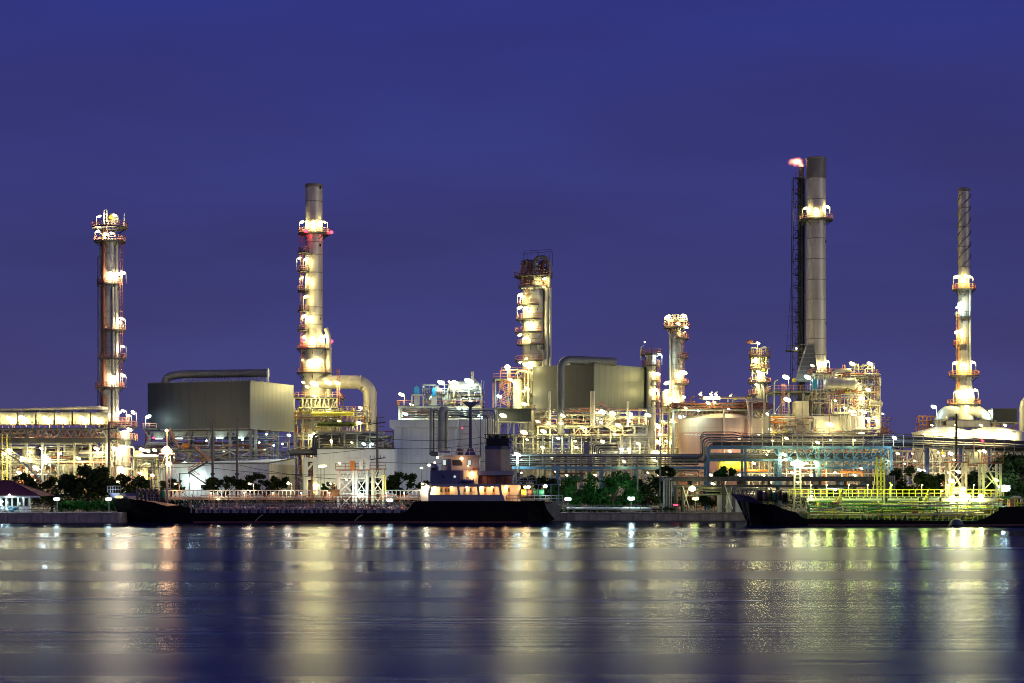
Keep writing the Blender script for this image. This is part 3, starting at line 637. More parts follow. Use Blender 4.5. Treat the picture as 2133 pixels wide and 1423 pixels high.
for px, py, k, pw, s_ in ((655, 800, 'y', 1800, .8), (640, 806, 'y', 900, .6), (684, 797, 'y', 1500, .8), (703, 798, 'y', 1300, .7), (632, 797, 'y', 500, .4), (683, 851, 'y', 800, .6), (638, 873, 'y', 900, .6), (707, 878, 'y', 700, .5), (751, 850, 'y', 600, .55), (748, 881, 'y', 700, .5), (655, 905, 'y', 700, .6), (648, 908, 'y', 500, .5), (775, 905, 'w', 400, .35), (776, 916, 'w', 500, .4), (652, 945, 'y', 500, .5), (690, 915, 'y', 400, .35), (655, 825, 'y', 600, .4)):
    lamp(T, P(px, py, Yf + (dep(px) if py > 830 else -3)), k, pw * .8, s_)
ladder(T, X(706, Yf), Yf - 1, Z(845, Yf), Z(770, Yf), 'red'); railing(T, [P(694, 780, Yf), P(707, 780, Yf)], 'red')
# ---------------------------------------------------------------- 6 dark pipe bundle, white store and tall white building
Y = 400; T = thing('pipe_bundle', 'bundle of dark brown pipes bending down above the long white wall', 'pipe rack', (X(680, Y), Y, G))
for i in range(5):
    py = 905 + 5.5 * i; px = 653 + 4 * i
    pipe(T, [P(600 + i, 938 + 2 * i, Y - i * .6), P(px - 6, 938 + 2 * i, Y - i * .6), P(px, 932, Y - i * .6), P(px, py + 4, Y - i * .6), P(px + 6, py, Y - i * .6), P(784 + i, py, Y - i * .6), P(784 + i, 945, Y - i * .6)], .3, 'darksteel', 9, .8)
frame(T, X(668, Y), X(800, Y), Y - 4, Y + 1, [Z(934, Y), Z(900, Y)], 6, 2, 'steel', .3, .2, seed=8)
clutter(T, X(668, Y), X(818, Y), Y - 3, Y + 1, Z(935, Y), Z(902, Y), 30, 43, ('greysteel', 'steel', 'darksteel', 'cream'), .08, .22, .8)
for px, py, k in ((690, 918, 'y'), (733, 922, 'y'), (758, 925, 'c'), (775, 925, 'c')): lamp(T, P(px, py, Y - 4), k, 300, .35)
T = shed('long_store', 'long white panelled store with a plain wall behind the loading gantry', 661, 822, 372, 935, 935, 14, 'panel', 'panel', None, None, 3.2, rows=2)
# white portal frame at its left end
T = thing('white_portal', 'white steel portal frame with red stairs left of the long white store', 'steel frame', (X(650, 370), 370, G))
for px in (637, 657): MB().bx(X(px, 370) - .45, X(px, 370) + .45, 369.6, 370.4, G, Z(953, 370)).build('column', 'white', T)
for py in (957, 995): MB().bx(X(637, 370) + .46, X(657, 370) - .46, 369.65, 370.35, Z(py, 370) - .5, Z(py, 370) + .3).build('beam', 'white', T)
MB().bar(P(641, 978, 369.9), P(655, 962, 369.9), .4).build('brace', 'white', T)
for i in range(5): stair(T, P(640 if i % 2 else 655, 1008 - i * 10, 373), P(655 if i % 2 else 640, 998 - i * 10, 373), .9, 'red', 'rust')
clutter(T, X(616, 374), X(660, 374), 373, 376, G, Z(960, 374), 26, 44, ('red', 'rust', 'cream', 'steel'), .06, .16, .4)
bulb(T, P(662, 1012, 369), 'y', .3, 250); bulb(T, P(657, 1009, 369), 'y', .2, 100); MB().bar(P(662, 1012, 369.3), P(657, 1005, 369.8), .1).build('lamp_arm', 'steel', T)

Y = 382; xa, xb = X(812, Y), X(955, Y)
T = thing('white_building', 'tall white building with a deep parapet behind the tanker bridge', 'building', ((xa + xb) / 2, Y, G))
MB().bx(X(821, Y), X(952, Y), Y, Y + 18, G, Z(891, Y)).build('wall', 'panel', T); MB().bx(X(952, Y) + .01, X(1032, Y), Y + 4, Y + 18, G, Z(872, Y)).build('wing_wall', 'panel', T)
MB().bx(xa, xb, Y - .9, Y + 18.5, Z(891, Y) + .01, Z(875, Y)).build('parapet', 'panel', T)
panels(T, (xa, Y - .9, 0), (xb, Y - .9, 0), Z(891, Y) + .1, Z(875, Y) - .05, 2.9, 'panel', 'parapet_panel', .06, .08, .05)
panels(T, (X(821, Y), Y, 0), (X(952, Y), Y, 0), G + .1, Z(891, Y) - .1, 3.4, 'panel', 'wall_panel', .05, .06, .04, 3)
panels(T, (X(952, Y) + .4, Y + 4, 0), (X(1032, Y), Y + 4, 0), G + .1, Z(873, Y), 2.8, 'white', 'wall_panel', .05, .06, .04, 3)
MB().bx(X(838, Y) - .25, X(838, Y) + .25, Y - .35, Y - .1, G, Z(892, Y)).build('downpipe', 'white', T)
# U-shaped duct pipes climbing over it
Yp = 376; T = thing('riser_pipes', 'dark riser pipes climbing the white building and running right along its roof', 'pipes', (X(915, Yp), Yp, G))
for i, (px, pt, r_) in enumerate(((897, 853, .30), (903, 857, .20), (919, 854, .75), (927, 859, .22), (931, 862, .2))):
    y_ = Yp - 1.2 + .5 * i
    pipe(T, [P(px, 945 - 2 * i, y_), P(px, pt, y_), P(px + (3 if i != 2 else 9), pt - 1.5, y_ + 2.2)], r_, ('greysteel', 'darksteel', 'greysteel', 'darksteel', 'steel')[i], 12, .9)
for i in range(5):
    x_end = 1036 - 5 * i; y_ = Yp + 1.2 + .3 * i; pt = 852 + 3.6 * i
    pipe(T, [P(900 + 8 * i, pt, y_), P(x_end, pt, y_), P(x_end, 915, y_)], .13, ('clad', 'darksteel', 'steel')[i % 3], 8, .8)
pipe(T, [P(897, 942, Yp - 1.3), P(900, 946, Yp - 1.3), P(912, 946, Yp - 1.3)], .5, 'darksteel')
for i in range(6): pipe(T, [P(840, 852 + 3.5 * i, Yp + 3), P(1012 + 5 * i, 852 + 3.5 * i, Yp + 3), P(1012 + 5 * i, 912, Yp + 3)], .10 + .02 * (i % 3), 'clad' if i % 2 else 'steel')
ladder(T, X(908, Yp), Yp - 1.4, Z(942, Yp), Z(875, Yp), 'greysteel', .6, False)
# 7 roof-top process deck
Y = 398; T = thing('process_deck', 'steel process deck with two blue pointed boxes and white vessels above the white building', 'process unit', (X(920, Y), Y, G))
frame(T, X(832, Y), X(1002, Y), Y, Y + 10, [Z(872, Y), Z(846, Y)], 6, 2, 'cream', .5, 0, rails=(Z(846, Y),), decks=(Z(846, Y),), seed=9)
frame(T, X(893, Y + .8), X(1002, Y + .8), Y + .8, Y + 9, [Z(821, Y)], 4, 2, 'cream', .45, 0, rails=(Z(821, Y),), decks=(Z(821, Y),), seed=10, railm='steel', base=Z(846, Y) + .13)
drum(T, P(940, 806, Y + 3), P(992, 806, Y + 3), S(13, Y), 'clad', Z(821, Y) + .1, 4); vessel(T, X(935, Y + 3), Y + 3, Z(846, Y) + 1.4, Z(826, Y), S(13, Y), 'clad'); vessel(T, X(985, Y + 3), Y + 3, Z(800, Y), Z(790, Y), S(6, Y), 'clad', skirt=False)
shell(T, X(984, Y + 2), Y + 2, [(S(3, Y), Z(800, Y)), (S(3, Y), Z(773, Y)), (.1, Z(772, Y))], 'cream', 12, 'vent')
for px, py, w_ in ((868, 812, 5), (904, 815, 4)):
    m = MB(); y_ = Y - 1; m.prism([P(px - w_, py + 10, y_), P(px + w_, py + 10, y_), P(px + w_, py - 4, y_), P(px, py - 9, y_), P(px - w_, py - 4, y_)], (0, .8, 0)); m.build('control_box', 'brightblue', T)
    MB().bx(X(px, y_) - .6, X(px, y_) + .6, y_ + .1, y_ + .6, Z(846, Y) + .1, Z(py + 10, y_)).build('stand', 'cream', T)
MB().bx(X(913, Y), X(921, Y), Y - 1.4, Y - .8, Z(818, Y), Z(811, Y)).build('sign_board', 'red', T)
for px in (858, 882): MB().bar(P(px, 846, Y - 1), P(px, 822, Y - 1), .3).build('goal_post', 'cream', T)
MB().bar(P(857, 823, Y - 1), P(884, 823, Y - 1), .3).build('goal_bar', 'cream', T)
clutter(T, X(835, Y), X(1000, Y), Y - .5, Y + 5, Z(872, Y), Z(848, Y), 60, 51, ('clad', 'cream', 'steel', 'red', 'greysteel'), .07, .25, .5)
clutter(T, X(880, Y), X(1002, Y), Y - .5, Y + 5, Z(845, Y), Z(800, Y), 60, 52, ('clad', 'white', 'steel', 'clad'), .06, .2, .45)
for px, py, k, pw, s_, ft in ((836, 822, 'y', 600, .6, 846), (919, 797, 'c', 1100, .75, 821), (937, 796, 'w', 400, .45, 821), (948, 797, 'y', 800, .6, 821), (977, 794, 'c', 1200, .8, 821), (857, 843, 'y', 500, .5, None), (902, 828, 'c', 900, .6, None), (844, 862, 'c', 700, .6, None), (955, 850, 'c', 600, .5, None), (967, 850, 'c', 800, .65, None), (1000, 868, 'c', 600, .55, None), (895, 868, 'y', 500, .5, None), (935, 868, 'y', 500, .4, None), (870, 868, 'y', 400, .4, None), (1048, 866, 'y', 700, .7, None), (980, 835, 'y', 500, .4, None)):
    lamp(T, P(px, py, Y + (dep(px) if ft is None else -1)), k, pw * .8, s_, Z(ft, Y) if ft else None)
for px in (1003, 1008): MB().bar(P(px, 822, Y), P(px, 792, Y), .1).build('antenna', 'steel', T)
# green corrugated hut
T = thing('corrugated_hut', 'small green corrugated hut on a platform left of the lower rack lamps', 'hut', (X(1072, 400), 400, Z(878, 400)))
MB().bx(X(1034, 400), X(1106, 400), 400, 405, Z(878, 400), Z(853, 400)).build('wall', 'boxolive', T)
b = MB(); x_ = X(1034, 400)
while x_ < X(1106, 400): b.bx(x_, x_ + .22, 399.84, 399.995, Z(877, 400), Z(854, 400)); x_ += .5
b.build('corrugation', 'boxolive', T); MB().bx(X(1032, 400), X(1108, 400), 399.5, 405.4, Z(853, 400) + .01, Z(851, 400)).build('roof', 'darksteel', T); MB().bx(X(1032, 400), X(1108, 400), 399, 406, Z(880, 400), Z(878, 400) - .01).build('floor', 'greysteel', T)
for px in (1040, 1070, 1100): MB().bx(X(px, 400) - .2, X(px, 400) + .2, 401, 401.4, G, Z(880, 400) - .01).build('leg', 'steel', T)
# 8 red framed unit
Y = 425; T = thing('red_stair_unit', 'open red and grey steel unit with a lamp mast left of the twin column', 'process unit', (X(1065, Y), Y, G))
frame(T, X(1032, Y), X(1085, Y), Y, Y + 9, [Z(905, Y), Z(850, Y), Z(790, Y)], 3, 2, 'steel', .34, .9, rails=(Z(790, Y), Z(850, Y)), decks=(Z(850, Y), Z(790, Y)), seed=12)
MB().bar(P(1027, 850, Y - 1), P(1027, 798, Y - 1), .22).build('post', 'red', T)
for i in range(4): stair(T, P(1040 if i % 2 else 1062, 848 - i * 14, Y - 1), P(1062 if i % 2 else 1040, 836 - i * 14, Y - 1), 1, 'red', 'rust')
vessel(T, X(1078, Y - 1), Y - 1, Z(848, Y), Z(795, Y), S(10, Y), 'cream'); railing(T, [P(1042, 782, Y), P(1078, 782, Y)], 'red'); railing(T, [P(1045, 775, Y + 2), P(1095, 775, Y + 2)], 'red')
clutter(T, X(1060, Y), X(1112, Y), Y - 2, Y + 4, Z(850, Y), Z(770, Y), 46, 55, ('cream', 'clad', 'steel', 'red'), .07, .25, .4)
pipe(T, [P(1076, 780, Y - 2), P(1080, 773, Y - 2), P(1098, 773, Y - 2), P(1101, 780, Y - 2), P(1101, 845, Y - 2)], .3, 'cream')
MB().bar(P(1057, 790, Y), P(1057, 768, Y), .22).build('mast', 'steel', T); bulb(T, P(1057, 765, Y - .5), 'y', .7, 800, 'lamp')
for px, py, k, pw, s_ in ((1063, 791, 'y', 800, .7), (1072, 797, 'y', 700, .5), (1040, 826, 'c', 700, .5), (1092, 842, 'y', 600, .5), (1095, 760, 'y', 800, .6), (1090, 815, 'y', 500, .4), (1102, 766, 'y', 150, .4), (1098, 810, 'y', 150, .45)): lamp(T, P(px, py, Y - 4), k, pw, s_)

# 9 twin column
Y = 432
T, cx, rad = tower('twin_column', 'thick fractionating column with a dark piped crown and side riser in the middle', 'column', 1111, Y, [(None, 24), (590, 22), (548, 18)], 'clad')
for px, w_ in ((1138, 5.0), (1146, 3.0)): shell(T, X(px, Y - 1), Y - 1, [(S(w_, Y), G), (S(w_, Y), Z(558 if w_ > 4 else 600, Y)), (.1, Z(556 if w_ > 4 else 598, Y))], 'clad', 14, 'riser')
bands(T, cx, Y, [(rad(Z(p, Y)), Z(p, Y)) for p in (615, 653, 670, 707, 738)], 'steel', .14)
for py, w_, a0, a1 in ((576, 40, 0, 360), (598, 32, 0, 360), (636, 34, 150, 290), (666, 36, 150, 300), (693, 38, 150, 300), (718, 34, 150, 310), (752, 38, 150, 300)): platform(T, cx, Y, Z(py, Y), rad(Z(py, Y)), S(w_, Y), a0, a1, 'red')
pipe(T, [P(1089, 590, Y - 2), P(1089, 551, Y - 2), P(1094, 547, Y - 2), P(1104, 547, Y - 2), P(1104, 570, Y - 2)], .45, 'rust', 10)
pipe(T, [P(1107, 592, Y - 2.5), P(1113, 575, Y - 2.5), P(1113, 545, Y - 2.5), P(1119, 536, Y - 2.5), P(1138, 536, Y - 2.5), P(1144, 548, Y - 2.5), P(1144, 600, Y - 2.5)], .48, 'stack_dark', 10)
pipe(T, [P(1130, 575, Y - 2.5), P(1130, 550, Y - 2.5), P(1136, 546, Y - 2.5)], .3, 'rust'); pipe(T, [P(1085, 600, Y - 2.8), P(1133, 598, Y - 2.8), P(1139, 604, Y - 2.8), P(1139, 760, Y - 2.8)], .34, 'clad', 10)
pipe(T, [P(1121, 715, Y - 3), P(1121, 728, Y - 3), P(1132, 730, Y - 3), P(1132, 770, Y - 3)], .26, 'clad')
clutter(T, X(1086, Y), X(1140, Y), Y - 3.2, Y, Z(578, Y), Z(545, Y), 40, 61, ('rust', 'stack_dark', 'darksteel'), .08, .26, .3)
railing(T, [P(1092, 533, Y + 1), P(1150, 529, Y + 1)], 'darksteel'); b = MB()
for px in (1091, 1098, 1120, 1133, 1145, 1151): b.bar(P(px, 555, Y + 1), P(px, 527, Y + 1), .1)
b.build('lightning_rods', 'darksteel', T); ladder(T, cx - 1.5, Y - 2.6, Z(636, Y), Z(580, Y), 'rust')
for px, py, pf, pw in ((1134, 581, None, 600), (1084, 614, 636, 700), (1090, 619, 636, 500), (1083, 641, 666, 600), (1096, 642, 666, 800), (1099, 672, 693, 900), (1107, 674, 693, 900), (1083, 698, None, 500), (1094, 705, 718, 500), (1096, 748, None, 700), (1084, 755, None, 500), (1103, 757, None, 600)):
    lamp(T, P(px, py, Y - 3.6), 'y', pw * 1.3, .5, Z(pf, Y) if pf else None, -1)

# 10 second furnace box with its big bent pipe
Y = 410; C = (X(1237, Y), Y); z0, z1 = Z(848, Y), Z(758, Y)
T = thing('olive_furnace_box', 'olive grey furnace box with a big bent pipe rising over its left face', 'furnace', (C[0], C[1], G))
c, l, q, k = furnace_box(T, C, (X(1110, 422) - C[0], 12), (X(1347, 425) - C[0], 15), z0, z1, 'boxolive_shaded', 'boxolive')
pb = [P(1168, 905, 407), P(1168, 751, 407), P(1280, 749, 411)]
pb[2].z = Z(756, 407); pb[1].z = Z(748, 407); o = pipe(T, [pb[0], pb[1], (X(1281, 414), 414, Z(753, 414))], S(8, 407), 'boxlight', 18, 2.6, 'header_pipe')
for t_ in (.3, .45, .6, .75, .88): a = V(pb[1]).lerp(V((X(1281, 414), 414, Z(753, 414))), t_); MB().cyl(a - V((.08, .04, 0)), a + V((.08, .04, 0)), S(8.5, 407), n=18).build('pipe_band', 'stack_dark', o)
for i in range(26):
    a = V((X(1184, 409), 410, Z(765, 409))).lerp(V((X(1281, 414), 415, Z(762, 414))), i / 25); MB().bar((a.x - .3, a.y, Z(752, 410)), (a.x + .5, a.y, z1), .2).build('strut', 'greysteel', T)
MB().bar((X(1180, 410), 410.5, z1 + .3), (X(1281, 414), 415.5, z1 + .3), .9, .8).build('roof_beam', 'darksteel', T)
drum(T, P(1178, 756, 409), P(1186, 756, 409), .5, 'cream', None, 1)
for i in range(5):
    a = l.lerp(c, i / 4); MB().bx(a.x - .3, a.x + .3, a.y + .5, a.y + 1.1, G, z0 - .3).build('leg', 'cream', T); a = c.lerp(q, (i + .3) / 5); MB().bx(a.x - .3, a.x + .3, a.y + .5, a.y + 1.1, G, z0 - .3).build('leg', 'cream', T)
frame(T, X(1120, Y), X(1345, Y), Y - 3, Y + 8, [Z(905, Y), Z(887, Y)], 10, 2, 'cream', .4, .5, rails=(Z(887, Y),), decks=(Z(887, Y),), seed=14)
MB().cyl((X(1212, 416), 418, z0 - .4), (X(1212, 416), 418, z0 - 3.2), 4.2, 3.4, 26).build('burner_drum', 'steel', T)
MB().bx(X(1180, 412), X(1350, 412), 414, 420, Z(889, 412), Z(868, 412)).build('plenum', 'stack_dark', T)
for px in (1145, 1232, 1236, 1308): MB().cyl(P(px, 890, 405), P(px, 815 if px < 1300 else 836, 405), .3, n=10).build('vent_stack', 'cream', T)
clutter(T, X(1112, Y), X(1345, Y), Y - 4, Y + 3, Z(887, Y), Z(852, Y), 80, 62, ('cream', 'clad', 'steel', 'red', 'cream'), .07, .24, .45)
clutter(T, X(1080, Y), X(1345, Y), Y - 4, Y + 3, Z(910, Y), Z(890, Y), 50, 63, ('cream', 'clad', 'steel', 'red'), .07, .24, .6)
for i in range(3): stair(T, P(1262 + (0 if i % 2 else 20), 900 - i * 14, Y - 5), P(1262 + (20 if i % 2 else 0), 888 - i * 14, Y - 5), 1, 'cream', 'steel')
stair(T, P(1280, 865, 404), P(1250, 845, 404), 1, 'red'); railing(T, [P(1232, 848, 404), P(1256, 848, 404)], 'red')
for px, py, k_, pw, s_ in ((1172, 866, 'y', 1400, .7), (1168, 882, 'y', 900, .5), (1254, 858, 'c', 1300, .8), (1276, 861, 'y', 1000, .7), (1311, 863, 'y', 900, .65), (1350, 865, 'y', 1000, .7), (1288, 886, 'y', 1100, .7), (1092, 901, 'y', 900, .7), (1132, 899, 'y', 700, .55), (1252, 880, 'w', 500, .4), (1312, 877, 'c', 400, .35), (1345, 876, 'y', 400, .35), (1215, 890, 'y', 500, .4), (1120, 878, 'y', 500, .4), (1142, 880, 'k', 400, .3)):
    lamp(T, P(px, py, Y - 4 + dep(px)), k_, pw * .8, s_)
# 11 small column right of it
Y = 424
T, cx, rad = tower('short_column', 'short banded column with a cool white lamp at the right edge of the olive box', 'column', 1356, Y, [(None, 10), (762, 9.5), (735, 11)], 'clad')
bands(T, cx, Y, [(rad(Z(p, Y)), Z(p, Y)) for p in (772, 784, 797, 810, 823, 836, 849, 862)], 'steel', .12)
for py, w_, a0, a1 in ((738, 22, 0, 360), (761, 19, 0, 360), (793, 20, -90, 70), (835, 20, -90, 70)): platform(T, cx, Y, Z(py, Y), rad(Z(py, Y)), S(w_, Y), a0, a1, 'red')
for a, b_ in ((793, 761), (835, 793), (870, 835)): ladder(T, cx + S(15, Y), Y - 1, Z(a, Y), Z(b_, Y) + 1, 'red')
pipe(T, [P(1335, 750, Y), P(1335, 723, Y), P(1341, 721, Y)], .16, 'white'); MB().bar(P(1357, 738, Y), P(1357, 718, Y), .14).build('rod', 'greysteel', T)
lamp(T, P(1373, 738, Y - 1), 'c', 900, .6, Z(761, Y)); lamp(T, P(1362, 778, Y - 2), 'y', 700, .5); lamp(T, P(1371, 779, Y - 1.5), 'y', 500, .4); lamp(T, P(1366, 812, Y - 2), 'y', 1200, .7, Z(835, Y)); bulb(T, P(1343, 713, Y), 'w', .2, 0)
# 12 column with two lamps on its crown
Y = 428
T, cx, rad = tower('crowned_column', 'slim banded column topped by a railed crown with two bright lamps', 'column', 1409, Y, [(None, 15), (860, 14), (705, 13), (690, 11)], 'clad')
bands(T, cx, Y, [(rad(Z(p, Y)), Z(p, Y)) for p in (714, 732, 745, 760, 775, 790, 812, 830)], 'steel', .12)
for py, w_, a0, a1 in ((682, 27, 0, 360), (705, 26, -100, 100), (745, 25, -80, 60), (800, 26, -110, 60)): platform(T, cx, Y, Z(py, Y), rad(Z(py, Y)), S(w_, Y), a0, a1, 'red')
platform(T, cx, Y, Z(668, Y), S(11, Y), S(23, Y), 0, 360, 'cream'); clutter(T, cx - 2, cx + 2, Y - 2, Y + 1, Z(690, Y), Z(660, Y), 22, 66, ('cream', 'clad', 'red'), .08, .22, .3)
for a, b_ in ((745, 705), (800, 745), (850, 800)): ladder(T, cx + S(12, Y), Y - 1.8, Z(a, Y), Z(b_, Y) + 1, 'red')
pipe(T, [P(1396, 870, Y - 1), P(1396, 700, Y - 1), P(1391, 686, Y - 1)], .26, 'clad'); pipe(T, [P(1420, 700, Y - 1), P(1427, 690, Y - 1)], .2, 'cream')
for px, py, pw in ((1391, 660, 1100), (1425, 658, 1000), (1413, 675, 500), (1429, 682, 500), (1420, 776, 700), (1425, 776, 500), (1408, 835, 1100), (1424, 827, 700), (1389, 798, 800), (1388, 815, 500), (1398, 830, 700)): lamp(T, P(px, py, Y - 2.4), 'y', pw, .6, Z(682, Y) if py < 665 else None, -1 if px < 1405 else 1)
frame(T, X(1378, Y), X(1440, Y), Y - 3, Y + 5, [Z(945, Y), Z(905, Y), Z(848, Y)], 4, 2, 'cream', .32, .5, rails=(Z(848, Y), Z(905, Y)), decks=(Z(848, Y),), seed=17)
vessel(T, X(1386, Y - 1), Y - 1, Z(850, Y), Z(818, Y), S(8, Y), 'cream'); clutter(T, X(1350, Y), X(1440, Y), Y - 5, Y + 2, G + 2, Z(850, Y), 110, 67, ('cream', 'clad', 'steel', 'red', 'white'), .07, .25, .4)
for px, py, pw, s_ in ((1367, 887, 1600, .9), (1381, 878, 600, .5), (1400, 875, 500, .4), (1367, 920, 1300, .8), (1390, 920, 900, .6), (1368, 943, 900, .7), (1385, 945, 500, .4), (1375, 905, 500, .4), (1355, 930, 800, .5), (1425, 869, 500, .5)): lamp(T, P(px, py, Y - 3 + dep(px)), 'c' if px == 1425 else 'y', pw * .75, s_)

# ---------------------------------------------------------------- 13 salmon tank with the brown piped deck over it
Y = 412; cx = X(1501, Y); r_ = S(87, Y)
T = thing('storage_tank', 'salmon pink storage tank with a shallow domed roof behind the blue pipe bridge', 'tank', (cx, Y, G))
zr = Z(872, Y - r_ * .8); shell(T, cx, Y, [(r_, G), (r_, zr)], 'pink', 72); shell(T, cx, Y, [(r_ + .05, zr), (r_ * .75, zr + 1.1), (r_ * .4, zr + 1.9), (.1, zr + 2.2)], 'tankcream', 72, 'roof')
shell(T, cx, Y, [(r_ - .01, zr - .05), (r_ + .14, zr - .05), (r_ + .14, zr + .12), (r_, zr + .13)], 'tankcream', 72, 'curb')
MB().sector(cx, Y, Z(899, Y - r_), zr - .06, r_ + .004, r_ + .03, -175, -62, 40).build('pale_band', 'tankcream', T)
MB().sector(cx, Y, G + 8, zr - .06, r_ + .004, r_ + .04, -58, -20, 20).build('pale_panel', 'tankcream', T)
for zz in (Z(922, Y - r_), Z(890, Y - r_)): MB().sector(cx, Y, zz - .03, zz + .03, r_ + .035, r_ + .06, -180, 0, 50).build('weld_band', 'pink', T)
for i in range(7): a = R(-152 + i * 6.5); MB().box((cx + (r_ + .05) * math.cos(a), Y + (r_ + .05) * math.sin(a), Z(904 + i * .5, Y - r_)), (.85, .02, .22), a + math.pi / 2).build('marking', 'white', T)
T = thing('manifold_deck', 'rust brown piped deck on struts above the salmon tank', 'process unit', (X(1500, 408), 408, G)); Yd = 405
xa, xb = X(1402, Yd), X(1603, Yd); zd = Z(853, Yd)
frame(T, xa, xb, Yd, Yd + 12, [zd], 2, 2, 'steel', .4, 0, decks=(zd,), rails=(zd,), railm='rust', seed=18)
for i in range(24): a = xa + (xb - xa) * (i + .5) / 24; MB().bar((a + (i - 12) * .06, Yd + .4, Z(866, Yd)), (a, Yd + .2, zd - .4), .16).build('strut', 'rust', T)
clutter(T, xa, xb, Yd - .3, Yd + 6, zd + .2, Z(838, Yd), 90, 71, ('rust', 'rust', 'stack_dark', 'red', 'clad'), .07, .24, .75)
clutter(T, X(1440, Yd), xb, Yd - .3, Yd + 3, zd + .2, Z(826, Yd), 26, 72, ('rust', 'clad', 'cream'), .08, .2, .6)
MB().bx(X(1465, Yd), X(1500, Yd), Yd - .6, Yd + 1, Z(833, Yd), Z(826, Yd)).build('white_frame', 'white', T)
for px, py in ((1459, 819), (1481, 819), (1491, 819), (1522, 823)): MB().bar(P(px - 3, py + 4, Yd), P(px + 3, py - 3, Yd), .35).build('relief_valve', 'white', T); lamp(T, P(px, py + 3, Yd - 1.5), 'w', 130, .3)
pipe(T, [P(1508, 950, Yd - 3), P(1508, 859, Yd - 3), P(1512, 855, Yd - 3), P(1528, 855, Yd - 3)], .25, 'tankcream'); pipe(T, [P(1560, 950, Yd - 3), P(1560, 855, Yd - 3), P(1556, 828, Yd - 3), P(1500, 828, Yd - 3)], .3, 'tankcream'); pipe(T, [P(1566, 950, Yd - 3), P(1566, 833, Yd - 3), P(1592, 833, Yd - 3), P(1592, 870, Yd - 3)], .26, 'tankcream')
for px, py, k_, pw in ((1416, 868, 'c', 900), (1475, 840, 'y', 300), (1488, 838, 'y', 300), (1518, 853, 'w', 200), (1455, 856, 'c', 300), (1428, 850, 'y', 400)): lamp(T, P(px, py, Yd - 2), k_, pw, .4)
for px, py, pw in ((1540, 915, 900), (1580, 905, 900), (1520, 940, 500), (1440, 955, 400)): lamp(T, P(px, py, 398.5), 'k', pw, .3)
# 14 column with a windsock
Y = 430
T, cx, rad = tower('windsock_column', 'column with three railed rings and a red windsock on top right of the tank', 'column', 1582, Y, [(None, 12), (800, 11), (742, 9)], 'clad')
for py, w_, a0, a1 in ((742, 24, 0, 360), (769, 21, 0, 360), (797, 24, 0, 360), (822, 24, 150, 240)): platform(T, cx, Y, Z(py, Y), rad(Z(py, Y)), S(w_, Y), a0, a1, 'red')
clutter(T, cx - 2.2, cx + 2.2, Y - 2, Y, Z(797, Y), Z(726, Y), 44, 81, ('cream', 'clad', 'yellow', 'white'), .08, .24, .35); pipe(T, [P(1598, 900, Y - 1), P(1598, 795, Y - 1)], .3, 'clad'); pipe(T, [P(1592, 870, Y - 2), P(1592, 810, Y - 2), P(1586, 800, Y - 2)], .26, 'clad')
pipe(T, [P(1578, 742, Y - .5), P(1578, 716, Y - .5), P(1562, 716, Y - .5)], .13, 'white'); MB().cyl(P(1568, 710, Y - .5), P(1555, 714, Y - .5), .55, .3, 12).build('windsock', 'red', T); pipe(T, [P(1586, 742, Y - .5), P(1586, 724, Y - .5), P(1596, 722, Y - .5), P(1597, 735, Y - .5)], .2, 'white')
for px, py, pw in ((1579, 715, 300), (1575, 748, 1300), (1571, 752, 700), (1580, 775, 1100), (1590, 777, 600), (1576, 802, 500)): lamp(T, P(px, py, Y - 2.6), 'y', pw, .6 if pw > 600 else .4)
# ---------------------------------------------------------------- 15 tallest stack
Y = 432
T, cx, rad = tower('tall_stack', 'tallest grey steel stack with one lamp-lit ring platform beside the flare', 'stack', 1700, Y, [(790, 21.5), (640, 20.5), (440, 20), (338, 20.5)], 'stack')
shell(T, cx, Y, [(S(20.5, Y), Z(374, Y)), (S(21, Y), Z(373, Y)), (S(21, Y), Z(333, Y)), (S(21.8, Y), Z(332, Y)), (S(21.8, Y), Z(330, Y)), (S(18, Y), Z(329, Y))], 'stack_dark', 36, 'hood')
bands(T, cx, Y, [(rad(Z(p, Y)), Z(p, Y)) for p in (417, 498, 541, 584, 625, 667, 707, 740)], 'stack_dark', .16)
platform(T, cx, Y, Z(458, Y), rad(Z(458, Y)), S(35, Y)); platform(T, cx, Y, Z(778, Y), rad(Z(778, Y)), S(34, Y), 0, 360)
for p in (503, 673): MB().bx(cx + 1.9, cx + 2.3, Y - 1.3, Y - 1.0, Z(p, Y) - .5, Z(p, Y) + .1).build('lifting_lug', 'black', T)
for px, py, pw in ((1678, 434, 400), (1700, 436, 1500), (1723, 431, 700), (1711, 756, 1400), (1722, 753, 800)): lamp(T, P(px, py, Y - (4 if 1680 < px < 1716 else 1)), 'y', pw, .6, Z(458 if py < 500 else 778, Y), -1 if px < 1695 else 1)
m = MB(); y_ = Y - 5.5; m.prism([P(1659, 795, y_), P(1690, 795, y_), P(1702, 770, y_), P(1695, 717, y_), P(1683, 718, y_), P(1668, 762, y_)], (0, 3.5, 0)); m.build('flue_duct', 'boxlight', T)
m = MB()
for i in range(9): m.bar(P(1659 + i, 790 - i * 9, y_ - .06), P(1694 + (i < 4) * 6, 790 - i * 9, y_ - .06), .1)
m.build('duct_seams', 'steel', T)
